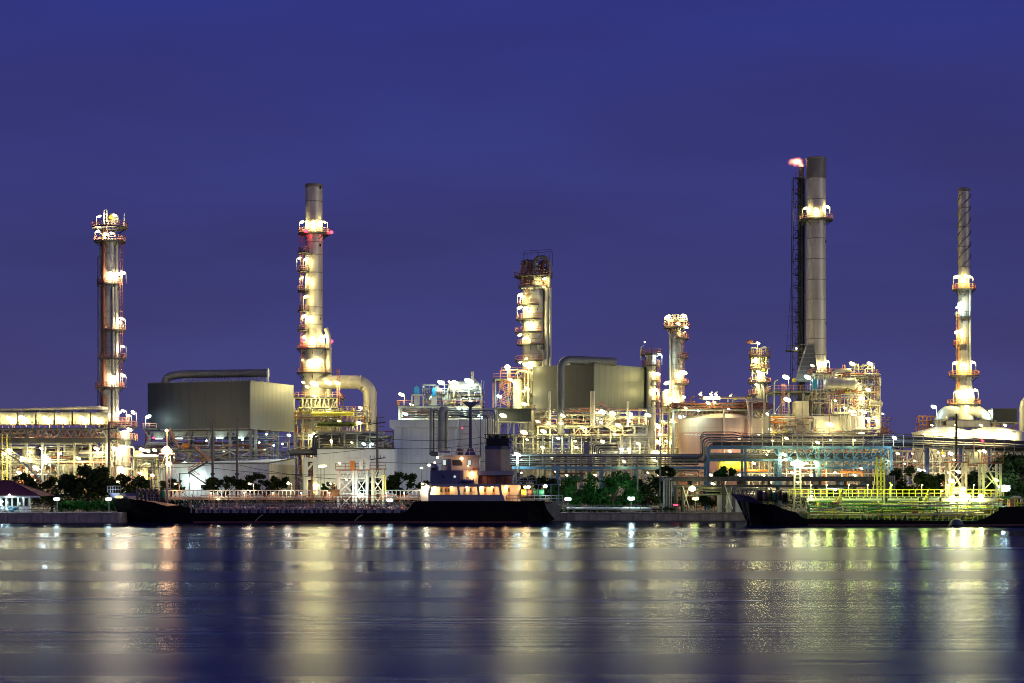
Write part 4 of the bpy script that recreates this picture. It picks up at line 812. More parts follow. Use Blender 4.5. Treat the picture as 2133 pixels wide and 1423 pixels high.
# 16 flare
Y = 438; T = thing('flare_stack', 'dark guyed flare stack with a burning flame beside the tallest stack', 'flare', (X(1668, Y), Y, G)); cx = X(1669, Y)
shell(T, cx, Y, [(.95, G), (.95, Z(372, Y)), (.6, Z(368, Y)), (.62, Z(350, Y)), (.75, Z(349, Y)), (.3, Z(348.5, Y))], 'darksteel', 20, 'riser')
for px in (1664, 1676): pipe(T, [P(px, 800, Y - 1), P(px, 372, Y - 1)], .22, 'darksteel')
b = MB()
for s_ in (-1, 1):
    for d_ in (-1.2, 1.2): b.bar((cx + s_ * .9 - 1.2, Y + d_, Z(372, Y)), (cx + s_ * 1.5 - 1.2, Y + d_, G), .16)
z = Z(372, Y); i = 0
while z > G + 4:
    b.bar((cx - 2.3, Y - 1.2, z), (cx - .1, Y - 1.2, z - 3.0), .09); b.bar((cx - .3, Y - 1.2, z), (cx - 2.4, Y - 1.2, z - 3.0), .09); b.bar((cx - 2.4, Y - 1.2, z), (cx, Y - 1.2, z), .11); z -= 3.0
b.build('lattice', 'darksteel', T)
for py in (372, 404, 431, 496, 540, 573, 600, 650, 672, 716): MB().bx(X(1655, Y), X(1668, Y), Y - 1.8, Y - .2, Z(py, Y) - .25, Z(py, Y)).build('rest_platform', 'darksteel', T); railing(T, [(X(1655, Y), Y - 1.75, Z(py, Y)), (X(1664, Y), Y - 1.75, Z(py, Y))], 'rust' if py < 420 else 'darksteel')
MB().bx(X(1636, Y), X(1676, Y), Y - 2.5, Y, Z(731, Y) - .3, Z(731, Y)).build('walkway', 'darksteel', T); railing(T, [(X(1636, Y), Y - 2.4, Z(731, Y)), (X(1676, Y), Y - 2.4, Z(731, Y))], 'darksteel')
bulb(T, P(1659, 726, Y - 3), 'w', .25, 40)
for i, (px, py) in enumerate(((1642, 660), (1640, 700), (1648, 560), (1652, 480))): MB().bar(P(px, py, Y), P(1664, py, Y), .1).build('strut', 'darksteel', T)
for a, b_ in (((1653, 372), (1653, 480)), ((1653, 480), (1648, 590)), ((1648, 590), (1638, 735))): MB().bar(P(*a, Y), P(*b_, Y), .08).build('guy', 'darksteel', T)
fm = bpy.data.materials.new('flame'); fm.use_nodes = True; t = fm.node_tree; t.nodes.clear(); fo = t.nodes.new('ShaderNodeOutputMaterial'); fe = t.nodes.new('ShaderNodeEmission')
co = t.nodes.new('ShaderNodeTexCoord'); nn = t.nodes.new('ShaderNodeTexNoise'); nn.inputs['Scale'].default_value = 2.2; nn.inputs['Detail'].default_value = 3; t.links.new(co.outputs['Generated'], nn.inputs[0])
def vmath(op, a=None, b=None, scale=None):
    n = t.nodes.new('ShaderNodeVectorMath'); n.operation = op
    for i, v in enumerate((a, b)):
        if v is None: continue
        if isinstance(v, tuple): n.inputs[i].default_value = v
        else: t.links.new(v, n.inputs[i])
    if scale is not None: n.inputs['Scale'].default_value = scale
    return n
d1 = vmath('SUBTRACT', nn.outputs['Color'], (.5, .5, .5)); d2 = vmath('SCALE', d1.outputs[0], scale=.5); p1_ = vmath('SUBTRACT', co.outputs['Generated'], (.5, .5, .5)); p2_ = vmath('ADD', p1_.outputs[0], d2.outputs[0]); ln = vmath('LENGTH', p2_.outputs[0])
mr = t.nodes.new('ShaderNodeMapRange'); mr.inputs[1].default_value = .44; mr.inputs[2].default_value = .05; mr.inputs[3].default_value = 0; mr.inputs[4].default_value = 1; t.links.new(ln.outputs['Value'], mr.inputs[0])
fr = t.nodes.new('ShaderNodeValToRGB'); t.links.new(mr.outputs[0], fr.inputs[0]); fr.color_ramp.elements[0].position = .1; fr.color_ramp.elements[0].color = (1, .13, .09, 1); fr.color_ramp.elements[1].position = .7; fr.color_ramp.elements[1].color = (1, .50, .22, 1)
pw_ = t.nodes.new('ShaderNodeMath'); pw_.operation = 'POWER'; t.links.new(mr.outputs[0], pw_.inputs[0]); pw_.inputs[1].default_value = 1.4; ml_ = t.nodes.new('ShaderNodeMath'); ml_.operation = 'MULTIPLY'; t.links.new(pw_.outputs[0], ml_.inputs[0]); ml_.inputs[1].default_value = 2.6
t.links.new(fr.outputs[0], fe.inputs[0]); t.links.new(ml_.outputs[0], fe.inputs[1]); t.links.new(fe.outputs[0], fo.inputs['Volume']); MATS['flame'] = fm
for px, py, rx, rz in ((1662, 338, 14, 13), (1655, 337, 17, 10), (1669, 345, 8, 8)): MB().ell(P(px, py, Y), (S(rx, Y), S(min(rx, rz), Y), S(rz, Y)), 18, 12).build('flame', 'flame', T)
light(T, P(1660, 333, Y - 2.5), 'o', 400, .8)

# 17 heater complex at the foot of the tallest stack
Y = 418; T = thing('heater_complex', 'bright lit steel heater complex with white house and vessels below the tallest stack', 'process unit', (X(1720, Y), Y, G))
frame(T, X(1612, Y), X(1766, Y), Y, Y + 12, [Z(905, Y), Z(862, Y), Z(815, Y)], 6, 2, 'steel', .4, .7, rails=(Z(815, Y),), decks=(Z(815, Y),), seed=20)
frame(T, X(1766, Y), X(1826, Y), Y, Y + 10, [Z(905, Y), Z(846, Y), Z(815, Y), Z(786, Y)], 3, 2, 'cream', .36, .8, rails=(Z(786, Y), Z(815, Y), Z(846, Y)), decks=(Z(786, Y), Z(815, Y)), seed=21)
frame(T, X(1700, Y), X(1766, Y), Y + 1, Y + 8, [Z(778, Y)], 4, 2, 'steel', .3, .5, rails=(Z(778, Y),), decks=(Z(778, Y),), seed=22, base=Z(815, Y))
MB().bx(X(1656, Y), X(1683, Y), Y - 1.5, Y + 4, Z(895, Y), Z(836, Y)).build('duct_house', 'cream', T); panels(T, (X(1656, Y), Y - 1.5, 0), (X(1683, Y), Y - 1.5, 0), Z(895, Y), Z(836, Y), 1.55, 'cream', 'casing_panel', .06, .06, .04, 4)
MB().bx(X(1690, Y), X(1724, Y), Y + 3, Y + 9, Z(862, Y), Z(822, Y)).build('firebox', 'cream', T)
for i in range(9): pipe(T, [P(1688 + i * 4.2, 860, Y + 2.4), P(1688 + i * 4.2, 824, Y + 2.4)], .16, 'cream')
MB().bx(X(1600, Y), X(1800, Y), Y - 1, Y + 12, G, Z(866, Y) - .1).build('house_wall', 'tankwhite', T); panels(T, (X(1600, Y), Y - 1, 0), (X(1800, Y), Y - 1, 0), Z(905, Y), Z(866, Y) - .2, 2.2, 'tankwhite', 'house_panel', .05, .06, .04)
drum(T, P(1722, 799, Y - 2), P(1780, 799, Y - 2), S(12, Y), 'clad', None, 3); pipe(T, [P(1735, 815, Y - 2), P(1735, 773, Y - 2), P(1772, 771, Y - 2)], .42, 'cream'); MB().cyl(P(1812, 838, Y - 2), P(1838, 842, Y - 2), .8, .5, 14).build('nozzle_duct', 'cream', T)
vessel(T, X(1793, Y + 3), Y + 3, Z(815, Y), Z(800, Y), S(12, Y), 'cream'); vessel(T, X(1780, Y + 3), Y + 3, Z(905, Y), Z(850, Y), S(14, Y), 'tankwhite')
pipe(T, [P(1830, 900, Y), P(1830, 786, Y), P(1826, 780, Y)], .5, 'cream', 10); pipe(T, [P(1612, 870, Y - 1), P(1612, 795, Y - 1), P(1620, 791, Y - 1)], .2, 'greysteel')
clutter(T, X(1690, Y), X(1830, Y), Y - 2.5, Y + 2, Z(905, Y), Z(780, Y), 120, 91, ('cream', 'clad', 'steel', 'red', 'white'), .07, .26, .4)
clutter(T, X(1770, Y), X(1822, Y), Y - 1, Y + 2, Z(786, Y), Z(758, Y), 30, 92, ('cream', 'clad', 'steel'), .07, .22, .35); clutter(T, X(1600, Y), X(1690, Y), Y - 3, Y - 1.2, Z(905, Y), Z(870, Y), 40, 93, ('cream', 'red', 'white', 'steel', 'orange'), .07, .2, .4)
for px, a, b_ in ((1630, 865, 800), (1822, 850, 770), (1756, 815, 760)): ladder(T, X(px, Y), Y - 1, Z(a, Y), Z(b_, Y), 'red')
railing(T, [P(1622, 862, Y - 1), P(1646, 862, Y - 1)], 'red'); MB().bx(X(1688, Y), X(1698, Y), Y - 3, Y - 2.2, Z(812, Y), Z(792, Y)).build('fan_cover', 'brightblue', T); MB().cyl(P(1654, 792, Y - 2), P(1654, 792, Y - 3), .5, n=14).build('fan_cover', 'yellow', T)
for px, py, k_, pw, s_, f_ in ((1637, 786, 'y', 1000, .75, 815), (1640, 833, 'y', 1000, .75, None), (1682, 786, 'c', 1500, .9, None), (1692, 762, 'y', 600, .4, None), (1741, 789, 'y', 1000, .6, None), (1775, 758, 'y', 900, .7, 786), (1812, 758, 'y', 900, .7, 786), (1786, 800, 'y', 1200, .7, None), (1808, 812, 'y', 1100, .7, None), (1795, 830, 'y', 1300, .7, None), (1774, 858, 'w', 1600, .8, None), (1799, 858, 'w', 900, .6, None), (1781, 892, 'w', 2000, 1.0, None), (1825, 872, 'y', 900, .7, None), (1808, 873, 'w', 600, .5, None), (1665, 885, 'w', 1500, .8, None), (1650, 890, 'w', 900, .6, None), (1637, 872, 'w', 900, .7, None), (1701, 874, 'y', 1000, .65, None), (1728, 884, 'y', 1600, .8, None), (1600, 863, 'y', 800, .55, None), (1614, 862, 'y', 400, .4, None), (1740, 835, 'y', 500, .35, None), (1765, 882, 'w', 800, .5, None), (1604, 895, 'y', 700, .5, None), (1795, 895, 'w', 900, .6, None), (1760, 850, 'y', 700, .4, None)):
    lamp(T, P(px, py, Y + (-2 if f_ else dep(px) - 1.5)), k_, pw * .55, s_ * .9, Z(f_, Y) if f_ else None)
T = thing('red_stair_tower', 'small red latticed stair tower right of the heater complex', 'stair tower', (X(1843, 440), 440, G))
frame(T, X(1836, 440), X(1850, 440), 440, 443, [Z(898, 440), Z(889, 440), Z(880, 440)], 4, 2, 'red', .16, 0, rails=(Z(880, 440),), seed=2); lamp(T, P(1838, 862, 439), 'w', 30, .3, Z(880, 440)); MB().bx(X(1836, 440), X(1850, 440), 440.5, 442.5, G, Z(890, 440)).build('core', 'pink', T)

# ---------------------------------------------------------------- 18 slim spiral stack
Y = 420
T, cx, rad = tower('spiral_stack', 'slim stack wound with spiral strakes at the right end of the skyline', 'stack', 2008, Y, [(885, 24), (830, 22), (800, 17), (720, 13.5), (600, 12.3), (394, 11.5)], 'stack')
shell(T, cx, Y, [(S(11.5, Y), Z(400, Y)), (S(12.2, Y), Z(399, Y)), (S(12.2, Y), Z(393, Y)), (S(10, Y), Z(392, Y))], 'stack_dark', 28, 'rim')
for ph in (0, 120, 240):
    m = MB(); pts = []
    for i in range(61):
        u = i / 60; a = R(ph + 360 * 2.0 * u); z = Z(556 - 152 * u, Y); r_ = rad(z); pts.append((r_, a, z))
    for (r1, a1, z1_), (r2, a2, z2_) in zip(pts, pts[1:]):
        q4 = [(cx + (rr + d) * math.cos(a), Y + (rr + d) * math.sin(a), z + h) for rr, a, z in ((r1, a1, z1_), (r2, a2, z2_)) for d, h in ((-.02, -.07), (.26, -.07), (.26, .07), (-.02, .07))]
        m.add(q4, [(0, 1, 5, 4), (1, 2, 6, 5), (2, 3, 7, 6)])
    m.build('strake', 'stack_dark', T)
bands(T, cx, Y, [(rad(Z(p, Y)), Z(p, Y)) for p in (434, 474, 515, 557, 705)], 'stack_dark', .14)
for py, w_, a0, a1 in ((603, 24, 0, 360), (661, 20, 180, 300), (719, 22, 170, 270), (783, 31, 0, 360), (843, 34, 170, 370)): platform(T, cx, Y, Z(py, Y), rad(Z(py, Y)), S(w_, Y), a0, a1, 'orange' if py != 661 else 'darksteel')
for a, b_ in ((719, 650), (783, 719), (843, 783)): ladder(T, cx - S(17, Y), Y - 1.4, Z(a, Y), Z(b_, Y), 'orange')
pipe(T, [(cx + 1.1, Y - 1.5, Z(830, Y)), (cx + 1.1, Y - 1.5, Z(605, Y))], .28, 'clad')
for px, py, k_, pw, f_ in ((1992, 577, 'y', 500, 603), (2012, 575, 'y', 1300, 603), (2021, 577, 'y', 600, 603), (2000, 632, 'c', 1300, None), (1995, 640, 'c', 500, None), (2000, 690, 'y', 1400, 719), (1993, 692, 'y', 400, None), (1990, 756, 'y', 500, 783), (2007, 760, 'y', 1500, 783), (2027, 755, 'y', 700, 783), (1993, 816, 'y', 700, 843), (2004, 816, 'y', 1500, 843), (2022, 814, 'y', 1500, 843), (2032, 813, 'y', 600, 843), (2015, 848, 'y', 900, None), (2035, 855, 'y', 1500, None)):
    lamp(T, P(px, py, Y - (4.2 if 1996 < px < 2024 else 1.5)), k_, pw, .55, Z(f_, Y) if f_ else None, -1 if px < 2005 else 1)
pipe(T, [P(1995, 858, Y - 2), P(1970, 858, Y - 2), P(1960, 872, Y - 2), P(1960, 895, Y - 2)], S(13, Y), 'clad', 20, 2.5, 'flue_elbow'); pipe(T, [P(2020, 852, Y - 2), P(2040, 858, Y - 2), P(2055, 872, Y - 2), P(2055, 892, Y - 2)], S(12, Y), 'cream', 20, 2.0, 'flue_elbow')
frame(T, X(1948, Y), X(2062, Y), Y - 5, Y + 6, [Z(888, Y), Z(877, Y)], 6, 2, 'cream', .3, .2, decks=(Z(877, Y),), seed=24); MB().bx(X(1960, Y), X(2050, Y), Y - 5.4, Y - 5.1, Z(888, Y), Z(878, Y)).build('girder', 'cream', T)
lamp(T, P(1945, 848, Y - 4), 'c', 700, .7, Z(877, Y)); lamp(T, P(2064, 858, Y - 4), 'c', 600, .6, Z(877, Y))
T = thing('red_scaffold', 'red scaffold grid standing left of the spiral stack base', 'scaffold', (X(1938, 425), 425, G)); frame(T, X(1914, 425), X(1962, 425), 425, 428, [Z(908, 425), Z(900, 425), Z(892, 425), Z(884, 425), Z(876, 425), Z(866, 425)], 7, 2, 'orange', .16, 0, seed=3)
T = thing('corrugated_house', 'olive corrugated house on stilts at the right edge behind white tanks', 'building', (X(2100, 415), 415, G)); MB().bx(X(2068, 415), X(2118, 415), 415, 422, Z(879, 415), Z(853, 415)).build('wall', 'boxolive', T)
b = MB(); x_ = X(2068, 415)
while x_ < X(2118, 415): b.bx(x_, x_ + .2, 414.86, 414.995, Z(878, 415), Z(853.5, 415)); x_ += .48
b.build('corrugation', 'boxolive', T); MB().bx(X(2064, 415), X(2122, 415), 414.5, 423, Z(882, 415), Z(879, 415) - .01).build('floor', 'cream', T); MB().bx(X(2066, 415), X(2120, 415), 414.6, 422.4, Z(853, 415) + .01, Z(851, 415)).build('roof', 'boxolive', T)
for px in (2072, 2090, 2115): MB().bx(X(px, 415) - .2, X(px, 415) + .2, 416, 416.4, G, Z(882, 415) - .01).build('leg', 'cream', T)
clutter(T, X(2068, 415), X(2125, 415), 414, 416, Z(905, 415), Z(883, 415), 20, 95, ('orange', 'red', 'cream'), .06, .14, .6)
shell(thing('white_silo', 'rounded white silo cut by the right edge of the picture', 'silo', (X(2138, 412), 412, G)), X(2138, 412), 412, [(S(14, 412), G), (S(14, 412), Z(850, 412)), (S(11, 412), Z(835, 412)), (S(5, 412), Z(828, 412)), (.05, Z(826, 412))], 'cream', 28)
for i, (px, w_, pt, lab) in enumerate(((1966, 64, 893, 'low white domed tank left of the spiral stack foot'), (2068, 66, 893, 'low white domed tank right of the spiral stack foot'))):
    Yt = 404; cx = X(px, Yt); r_ = S(w_, Yt); T = thing('domed_tank', lab, 'tank', (cx, Yt, G), 'low white domed tanks'); shell(T, cx, Yt, [(r_, G), (r_, Z(902, Yt))], 'tankwhite', 56); shell(T, cx, Yt, [(r_ + .1, Z(902, Yt)), (r_ * .7, Z(pt + 3, Yt)), (r_ * .3, Z(pt - 3, Yt)), (.1, Z(pt - 4, Yt))], 'tankwhite', 56, 'roof')
    MB().sector(cx, Yt, Z(903, Yt), Z(901, Yt), r_ - .02, r_ + .2, 0, 360, 56).build('curb', 'tankwhite', T)
    for dx in (-40, -10, 20, 45): lamp(T, P(px + dx, 905, Yt - r_ - 1.4 + abs(dx) * .03), 'y', 900, .3)
    for dx in (-25, 25): lamp(T, P(px + dx, 886, Yt - r_ * .8), 'y', 900, .35)

# ---------------------------------------------------------------- 19 pipe racks and the blue bridge
def pipe_rows(T, runs, mats, seed, n=8):
    rg = random.Random(seed)
    for pts, r in runs: pipe(T, pts, r, rg.choice(mats), n, 1.0)
Y = 372; T = thing('rear_pipe_rack', 'rear rack of many thin parallel pipes glowing below the olive box', 'pipe rack', (X(1210, Y), Y, G)); rg = random.Random(5)
for lv, (py, n, dy) in enumerate(((908, 6, 3.3), (934, 7, 3.6), (952, 6, 3.4))):
    for i in range(n):
        y_ = Y - 3 + i * .55 + lv * .2; p_ = py + i * dy
        pipe(T, [P(1066, p_, y_), P(1100 + rg.randint(0, 30), p_, y_), P(1170 + rg.randint(0, 60), p_ + rg.choice((-2, 0, 0, 2)), y_), P(1350, p_ + rg.choice((-1, 0, 1)), y_)], rg.choice((.08, .10, .13, .15)), rg.choice(('clad', 'steel', 'greysteel', 'darksteel', 'darksteel')), 7, 1)
for px in range(1070, 1352, 20): MB().bx(X(px, Y) - .12, X(px, Y) + .12, Y - 3.7, Y - 3.4, Z(950, Y), Z(906, Y)).build('hanger', 'steel', T)
for px in range(1075, 1352, 55):
    for y_ in (Y - 2.5, Y + 3): MB().bx(X(px, Y) - .2, X(px, Y) + .2, y_ - .2, y_ + .2, G, Z(906, Y)).build('column', 'steel', T)
    for py in (906, 930, 950): MB().bx(X(px, Y) - .15, X(px, Y) + .15, Y - 3.3, Y + 3.5, Z(py, Y) - .5, Z(py, Y) - .25).build('beam', 'steel', T)
for i in range(5): pipe(T, [P(1235 + 4 * i, 952, Y - 5 - i * .3), P(1235 + 4 * i, 925 + 3 * i, Y - 5 - i * .3), P(1286, 925 + 3 * i, Y - 5 - i * .3), P(1290, 940, Y - 5 - i * .3)], .17, 'darksteel' if i % 2 else 'greysteel')
MB().bx(X(1213, Y), X(1225, Y), Y - 5.5, Y - 4, Z(950, Y), Z(922, Y)).build('cabinet', 'shipblue', T)
for px, py, k_, pw in ((1098, 916, 'y', 500), (1162, 913, 'c', 400), (1198, 919, 'y', 500), (1255, 920, 'w', 200), (1310, 936, 'w', 700), (1295, 936, 'c', 300), (1200, 932, 'y', 300), (1130, 932, 'y', 300), (1330, 925, 'y', 700), (1280, 905, 'y', 500), (1240, 945, 'y', 300), (1150, 955, 'y', 300)): lamp(T, P(px, py, Y - 4.5), k_, pw, .38)
Y = 350; T = thing('low_pipe_bridge', 'low blue grey pipe bridge with railings and stacked pipes behind the trees', 'pipe rack', (X(1270, Y), Y, G))
xa, xb = X(1066, Y), X(1468, Y); zb = Z(972, Y)
for y_ in (Y - 2.5, Y + 2.5): MB().bx(xa, xb, y_ - .25, y_ + .25, zb - .55, zb).build('girder', 'blue', T)
for px in range(1085, 1470, 24):
    if px % 72 == 13: MB().bx(X(px, Y) - .2, X(px, Y) + .2, Y - 2.2, Y + 2.2, zb - .5, zb - .1).build('cross_beam', 'blue', T)
for px in (1160, 1252, 1325, 1398): MB().bx(X(px, Y) - .22, X(px, Y) + .22, Y - 2.75, Y - 2.3, G, zb - .56).build('column', 'blue', T); MB().bx(X(px, Y) - .22, X(px, Y) + .22, Y + 2.3, Y + 2.7, G, zb - .56).build('column', 'blue', T)
for i in range(6):
    for j in range(2): pipe(T, [P(1060, 968 - i * 4.2, Y - 1.8 + j * 2.5 + .2 * i), P(1350 + 15 * i, 968 - i * 4.2, Y - 1.8 + j * 2.5 + .2 * i), P(1455 + 2 * i, 968 - i * 4.2, Y - 1.8 + j * 2.5 + .2 * i)], .10 + .025 * ((i + j) % 3), ('darksteel', 'steel', 'darksteel', 'greysteel')[(i + 3 * j) % 4], 8, 1)  # dark pipes between pale ones stand in for the shaded gaps
for i in range(15): px = 1076 + i * 26.5; MB().bx(X(px, Y) - .09, X(px, Y) + .09, Y - 2.9, Y - 2.76, zb, Z(949, Y)).build('stanchion', 'steel', T)
for py in (949, 959): MB().bar(P(1066, py, Y - 2.85), P(1460, py, Y - 2.85), .13).build('handrail', 'steel', T)
for px, py, k_, pw in ((1078, 947, 'c', 900), (1300, 962, 'y', 200), (1365, 960, 'y', 200)): lamp(T, P(px, py, Y - 4), k_, pw, .6 if pw > 500 else .3)
MB().bar(P(1079, 985, Y - 3.7), P(1079, 945, Y - 3.7), .2).build('lamp_post', 'steel', T)
clutter(T, X(1140, Y), X(1460, Y), Y + 1, Y + 5, G, zb - .8, 50, 101, ('cream', 'steel', 'clad', 'rust', 'greysteel'), .08, .26, .6)
for px in (1180, 1240, 1310, 1350, 1372, 1385, 1300): lamp(T, P(px, 985 + (px % 3) * 5, Y + 7), 'k' if px % 2 else 'w', 350, .3)
# high blue bridge
Y = 348; T = thing('high_pipe_bridge', 'high blue steel pipe bridge with trusses carrying grey pipes to the right', 'pipe rack', (X(1700, Y), Y, G))
def top(px): return 904 if px < 1860 else 904 + (px - 1860) * .055
for i in range(6):
    y_ = Y - 2.4 + i * .75; o_ = i * 4.2; pyp = 908 + o_ * 1.0
    pipe(T, [P(1400, 952 + o_ * .55, y_), P(1452 + o_, 952 + o_ * .55, y_), P(1460 + o_ * .9, 945, y_), P(1460 + o_ * .9, pyp + 6, y_), P(1468 + o_ * .9, pyp, y_), P(1860, pyp + 1, y_), P(2180, pyp + 14, y_)], .11 + .03 * (i % 3), ('greysteel', 'darksteel', 'steel')[i % 3], 9, 1.2)  # the darker pipes imitate dark gaps by their colour
for i in range(4): pipe(T, [P(1480, 912 + i * 5, Y + 2.2 + i * .3), P(1860, 912 + i * 5, Y + 2.2 + i * .3), P(2180, 924 + i * 6, Y + 2.2 + i * .3)], .15, 'darksteel', 8)
px = 1462
while px < 2180:
    MB().bar(P(px, top(px) + 26, Y - 3), P(px, top(px) - (5 if 1470 < px < 1528 else 0), Y - 3), .15).build('stanchion', 'steel', T); px += 21
for d_ in (0, 5): MB().tube([P(1458, 910 + d_, Y - 3), P(1466, 900 + d_, Y - 3), P(1528, 900 + d_, Y - 3), P(1544, 904 + d_, Y - 3), P(1860, 904 + d_, Y - 3), P(2180, 922 + d_, Y - 3)], .09, 5, 0).build('handrail', 'darksteel', T)
zt = Z(930, Y)
for y_ in (Y - 2.6, Y + 2.6):
    MB().bx(X(1472, Y), X(1850, Y), y_ - .25, y_ + .25, zt - .5, zt).build('girder', 'blue', T); MB().bx(X(1472, Y), X(1850, Y), y_ - .2, y_ + .2, Z(957, Y) - .4, Z(957, Y)).build('girder', 'blue', T)
    for px, w_ in ((1472, .5), (1549, .45), (1620, .7), (1700, .4), (1850, .6)): MB().bx(X(px, Y) - w_ / 2, X(px, Y) + w_ / 2, y_ - .28, y_ + .28, G, zt - .51).build('column', 'blue', T)
MB().bx(X(1636, Y), X(1850, Y), Y - 2.8, Y - 2.4, Z(973, Y) - .4, Z(973, Y)).build('girder', 'blue', T); MB().bx(X(1472, Y), X(1630, Y), Y - 2.7, Y - 2.45, Z(985, Y), Z(983.5, Y)).build('rail_beam', 'blue', T); MB().bx(X(1472, Y), X(1630, Y), Y - 2.7, Y - 2.45, Z(994, Y), Z(992, Y)).build('rail_beam', 'blue', T)
for i in range(11):
    px = 1640 + i * 19.5
    for a, c_ in ((930, 956), (958, 973)):
        if a == 958 and px < 1690: continue
        MB().bar(P(px, c_, Y - 2.6), P(px + 18, a + 3, Y - 2.6), .28).build('truss_diagonal', 'blue', T); MB().bar(P(px, c_, Y - 2.62), P(px, a + 2, Y - 2.62), .24).build('truss_post', 'blue', T); MB().bx(X(px, Y) - .5, X(px, Y) + .5, Y - 2.95, Y - 2.85, Z(c_ + 1, Y), Z(c_ - 3, Y)).build('gusset', 'blue', T)
for a in ((1552, 947, 1560, 940), (1612, 940, 1620, 950)): MB().bar(P(a[0], a[1], Y - 2.9), P(a[2], a[3], Y - 2.9), .2).build('knee_brace', 'blue', T)
pipe_rows(T, [([P(1475, 946 + i * 4, Y - 1 + i), P(1630, 946 + i * 4, Y - 1 + i), P(1850, 946 + i * 4, Y - 1 + i)], .26) for i in range(3)], ('clad', 'greysteel', 'steel'), 3)
MB().bx(X(1850, Y), X(2180, Y), Y - 2.6, Y + 3, Z(932, Y), Z(930, Y)).build('tray', 'darksteel', T)
for i in range(18): px = 1856 + i * 17; MB().bar(P(px, 935 + (px - 1856) * .03, Y - 2), P(px + 8, 968, Y - 2), .12).build('truss_diagonal', 'rust', T); MB().bar(P(px + 8, 968, Y - 2), P(px + 17, 935 + (px - 1856) * .03, Y - 2), .12).build('truss_diagonal', 'rust', T)
MB().bx(X(1850, Y), X(2150, Y), Y - 2.2, Y - 1.8, Z(970, Y), Z(968, Y)).build('truss_chord', 'rust', T)
for px in (1925, 1995, 2055): MB().bx(X(px, Y) - .4, X(px, Y) + .4, Y - 2.6, Y - 1.9, G, Z(934, Y)).build('column', 'shipnavy', T)
for px, py, k_, pw, s_ in ((1638, 913, 'y', 250, .35), (1609, 918, 'y', 120, .22), (1703, 922, 'y', 300, .35), (1730, 917, 'w', 150, .25), (1779, 917, 'y', 350, .35), (1863, 912, 'c', 350, .4), (1597, 947, 'y', 200, .28), (1633, 947, 'w', 300, .4), (1636, 958, 'w', 250, .3), (1700, 964, 'l', 500, .6), (1680, 965, 'l', 500, .45), (1794, 976, 'w', 150, .25), (2046, 918, 'r', 60, .25), (1980, 945, 'c', 500, .4), (2050, 940, 'w', 400, .35), (1850, 960, 'w', 250, .2), (1900, 945, 'k', 250, .2), (1925, 980, 'w', 350, .3), (1915, 979, 'c', 400, .35), (1884, 966, 'c', 60, .2)):
    lamp(T, P(px, py, Y - 4), k_, pw, s_)
# plant seen under the bridge
Y = 372; T = thing('yellow_drum_unit', 'yellow horizontal tank and pipework glowing under the blue pipe bridge', 'process unit', (X(1560, Y), Y, G))
drum(T, P(1500, 967, Y), P(1553, 967, Y), S(13, Y), 'yellow', G, 4); frame(T, X(1560, Y), X(1850, Y), Y, Y + 10, [Z(985, Y), Z(960, Y), Z(935, Y)], 10, 2, 'cream', .3, .6, seed=33)
clutter(T, X(1556, Y), X(1850, Y), Y - 2, Y + 5, G, Z(935, Y), 150, 111, ('cream', 'clad', 'steel', 'rust', 'orange', 'greysteel'), .07, .24, .45); clutter(T, X(1410, Y), X(1500, Y), Y - 2, Y + 3, G, Z(985, Y), 24, 112, ('orange', 'cream', 'rust'), .1, .3, .7)
pipe(T, [P(1515, 981, Y - 3), P(1600, 981, Y - 3)], .3, 'orange')
for px, py, k_, pw in ((1525, 950, 'l', 1300), (1500, 985, 'k', 500), (1480, 990, 'k', 500), (1570, 965, 'l', 600), (1590, 990, 'w', 400), (1650, 985, 'k', 700), (1690, 990, 'k', 700), (1740, 985, 'k', 700), (1780, 990, 'k', 600), (1720, 950, 'y', 600), (1660, 945, 'y', 600), (1820, 950, 'y', 500), (1600, 940, 'y', 500), (1540, 990, 'l', 400)): lamp(T, P(px, py, Y - 3.5), k_, pw, .35)
Y = 375; T = thing('far_pipe_unit', 'pipe racks and columns glowing faintly right of the blue bridge', 'process unit', (X(2000, Y), Y, G)); frame(T, X(1856, Y), X(2160, Y), Y, Y + 8, [Z(985, Y), Z(960, Y), Z(938, Y)], 10, 2, 'steel', .3, .5, seed=35)
clutter(T, X(1856, Y), X(2150, Y), Y - 2, Y + 5, G, Z(935, Y), 110, 115, ('cream', 'clad', 'steel', 'rust', 'greysteel'), .07, .24, .45)
for i, px in enumerate((1960, 1990, 2020)): vessel(T, X(px, Y + 3), Y + 3, G + 1, Z(950, Y), S(10, Y), 'clad')
for px, py, k_, pw in ((1870, 945, 'y', 350), (1955, 943, 'w', 600), (1965, 950, 'y', 600), (1975, 985, 'k', 900), (1960, 1000, 'k', 700), (2000, 1005, 'l', 600), (2030, 960, 'y', 500), (2060, 950, 'y', 350), (2105, 960, 'y', 150), (1905, 960, 'y', 300)): lamp(T, P(px, py, Y - 3.5), k_, pw, .35)
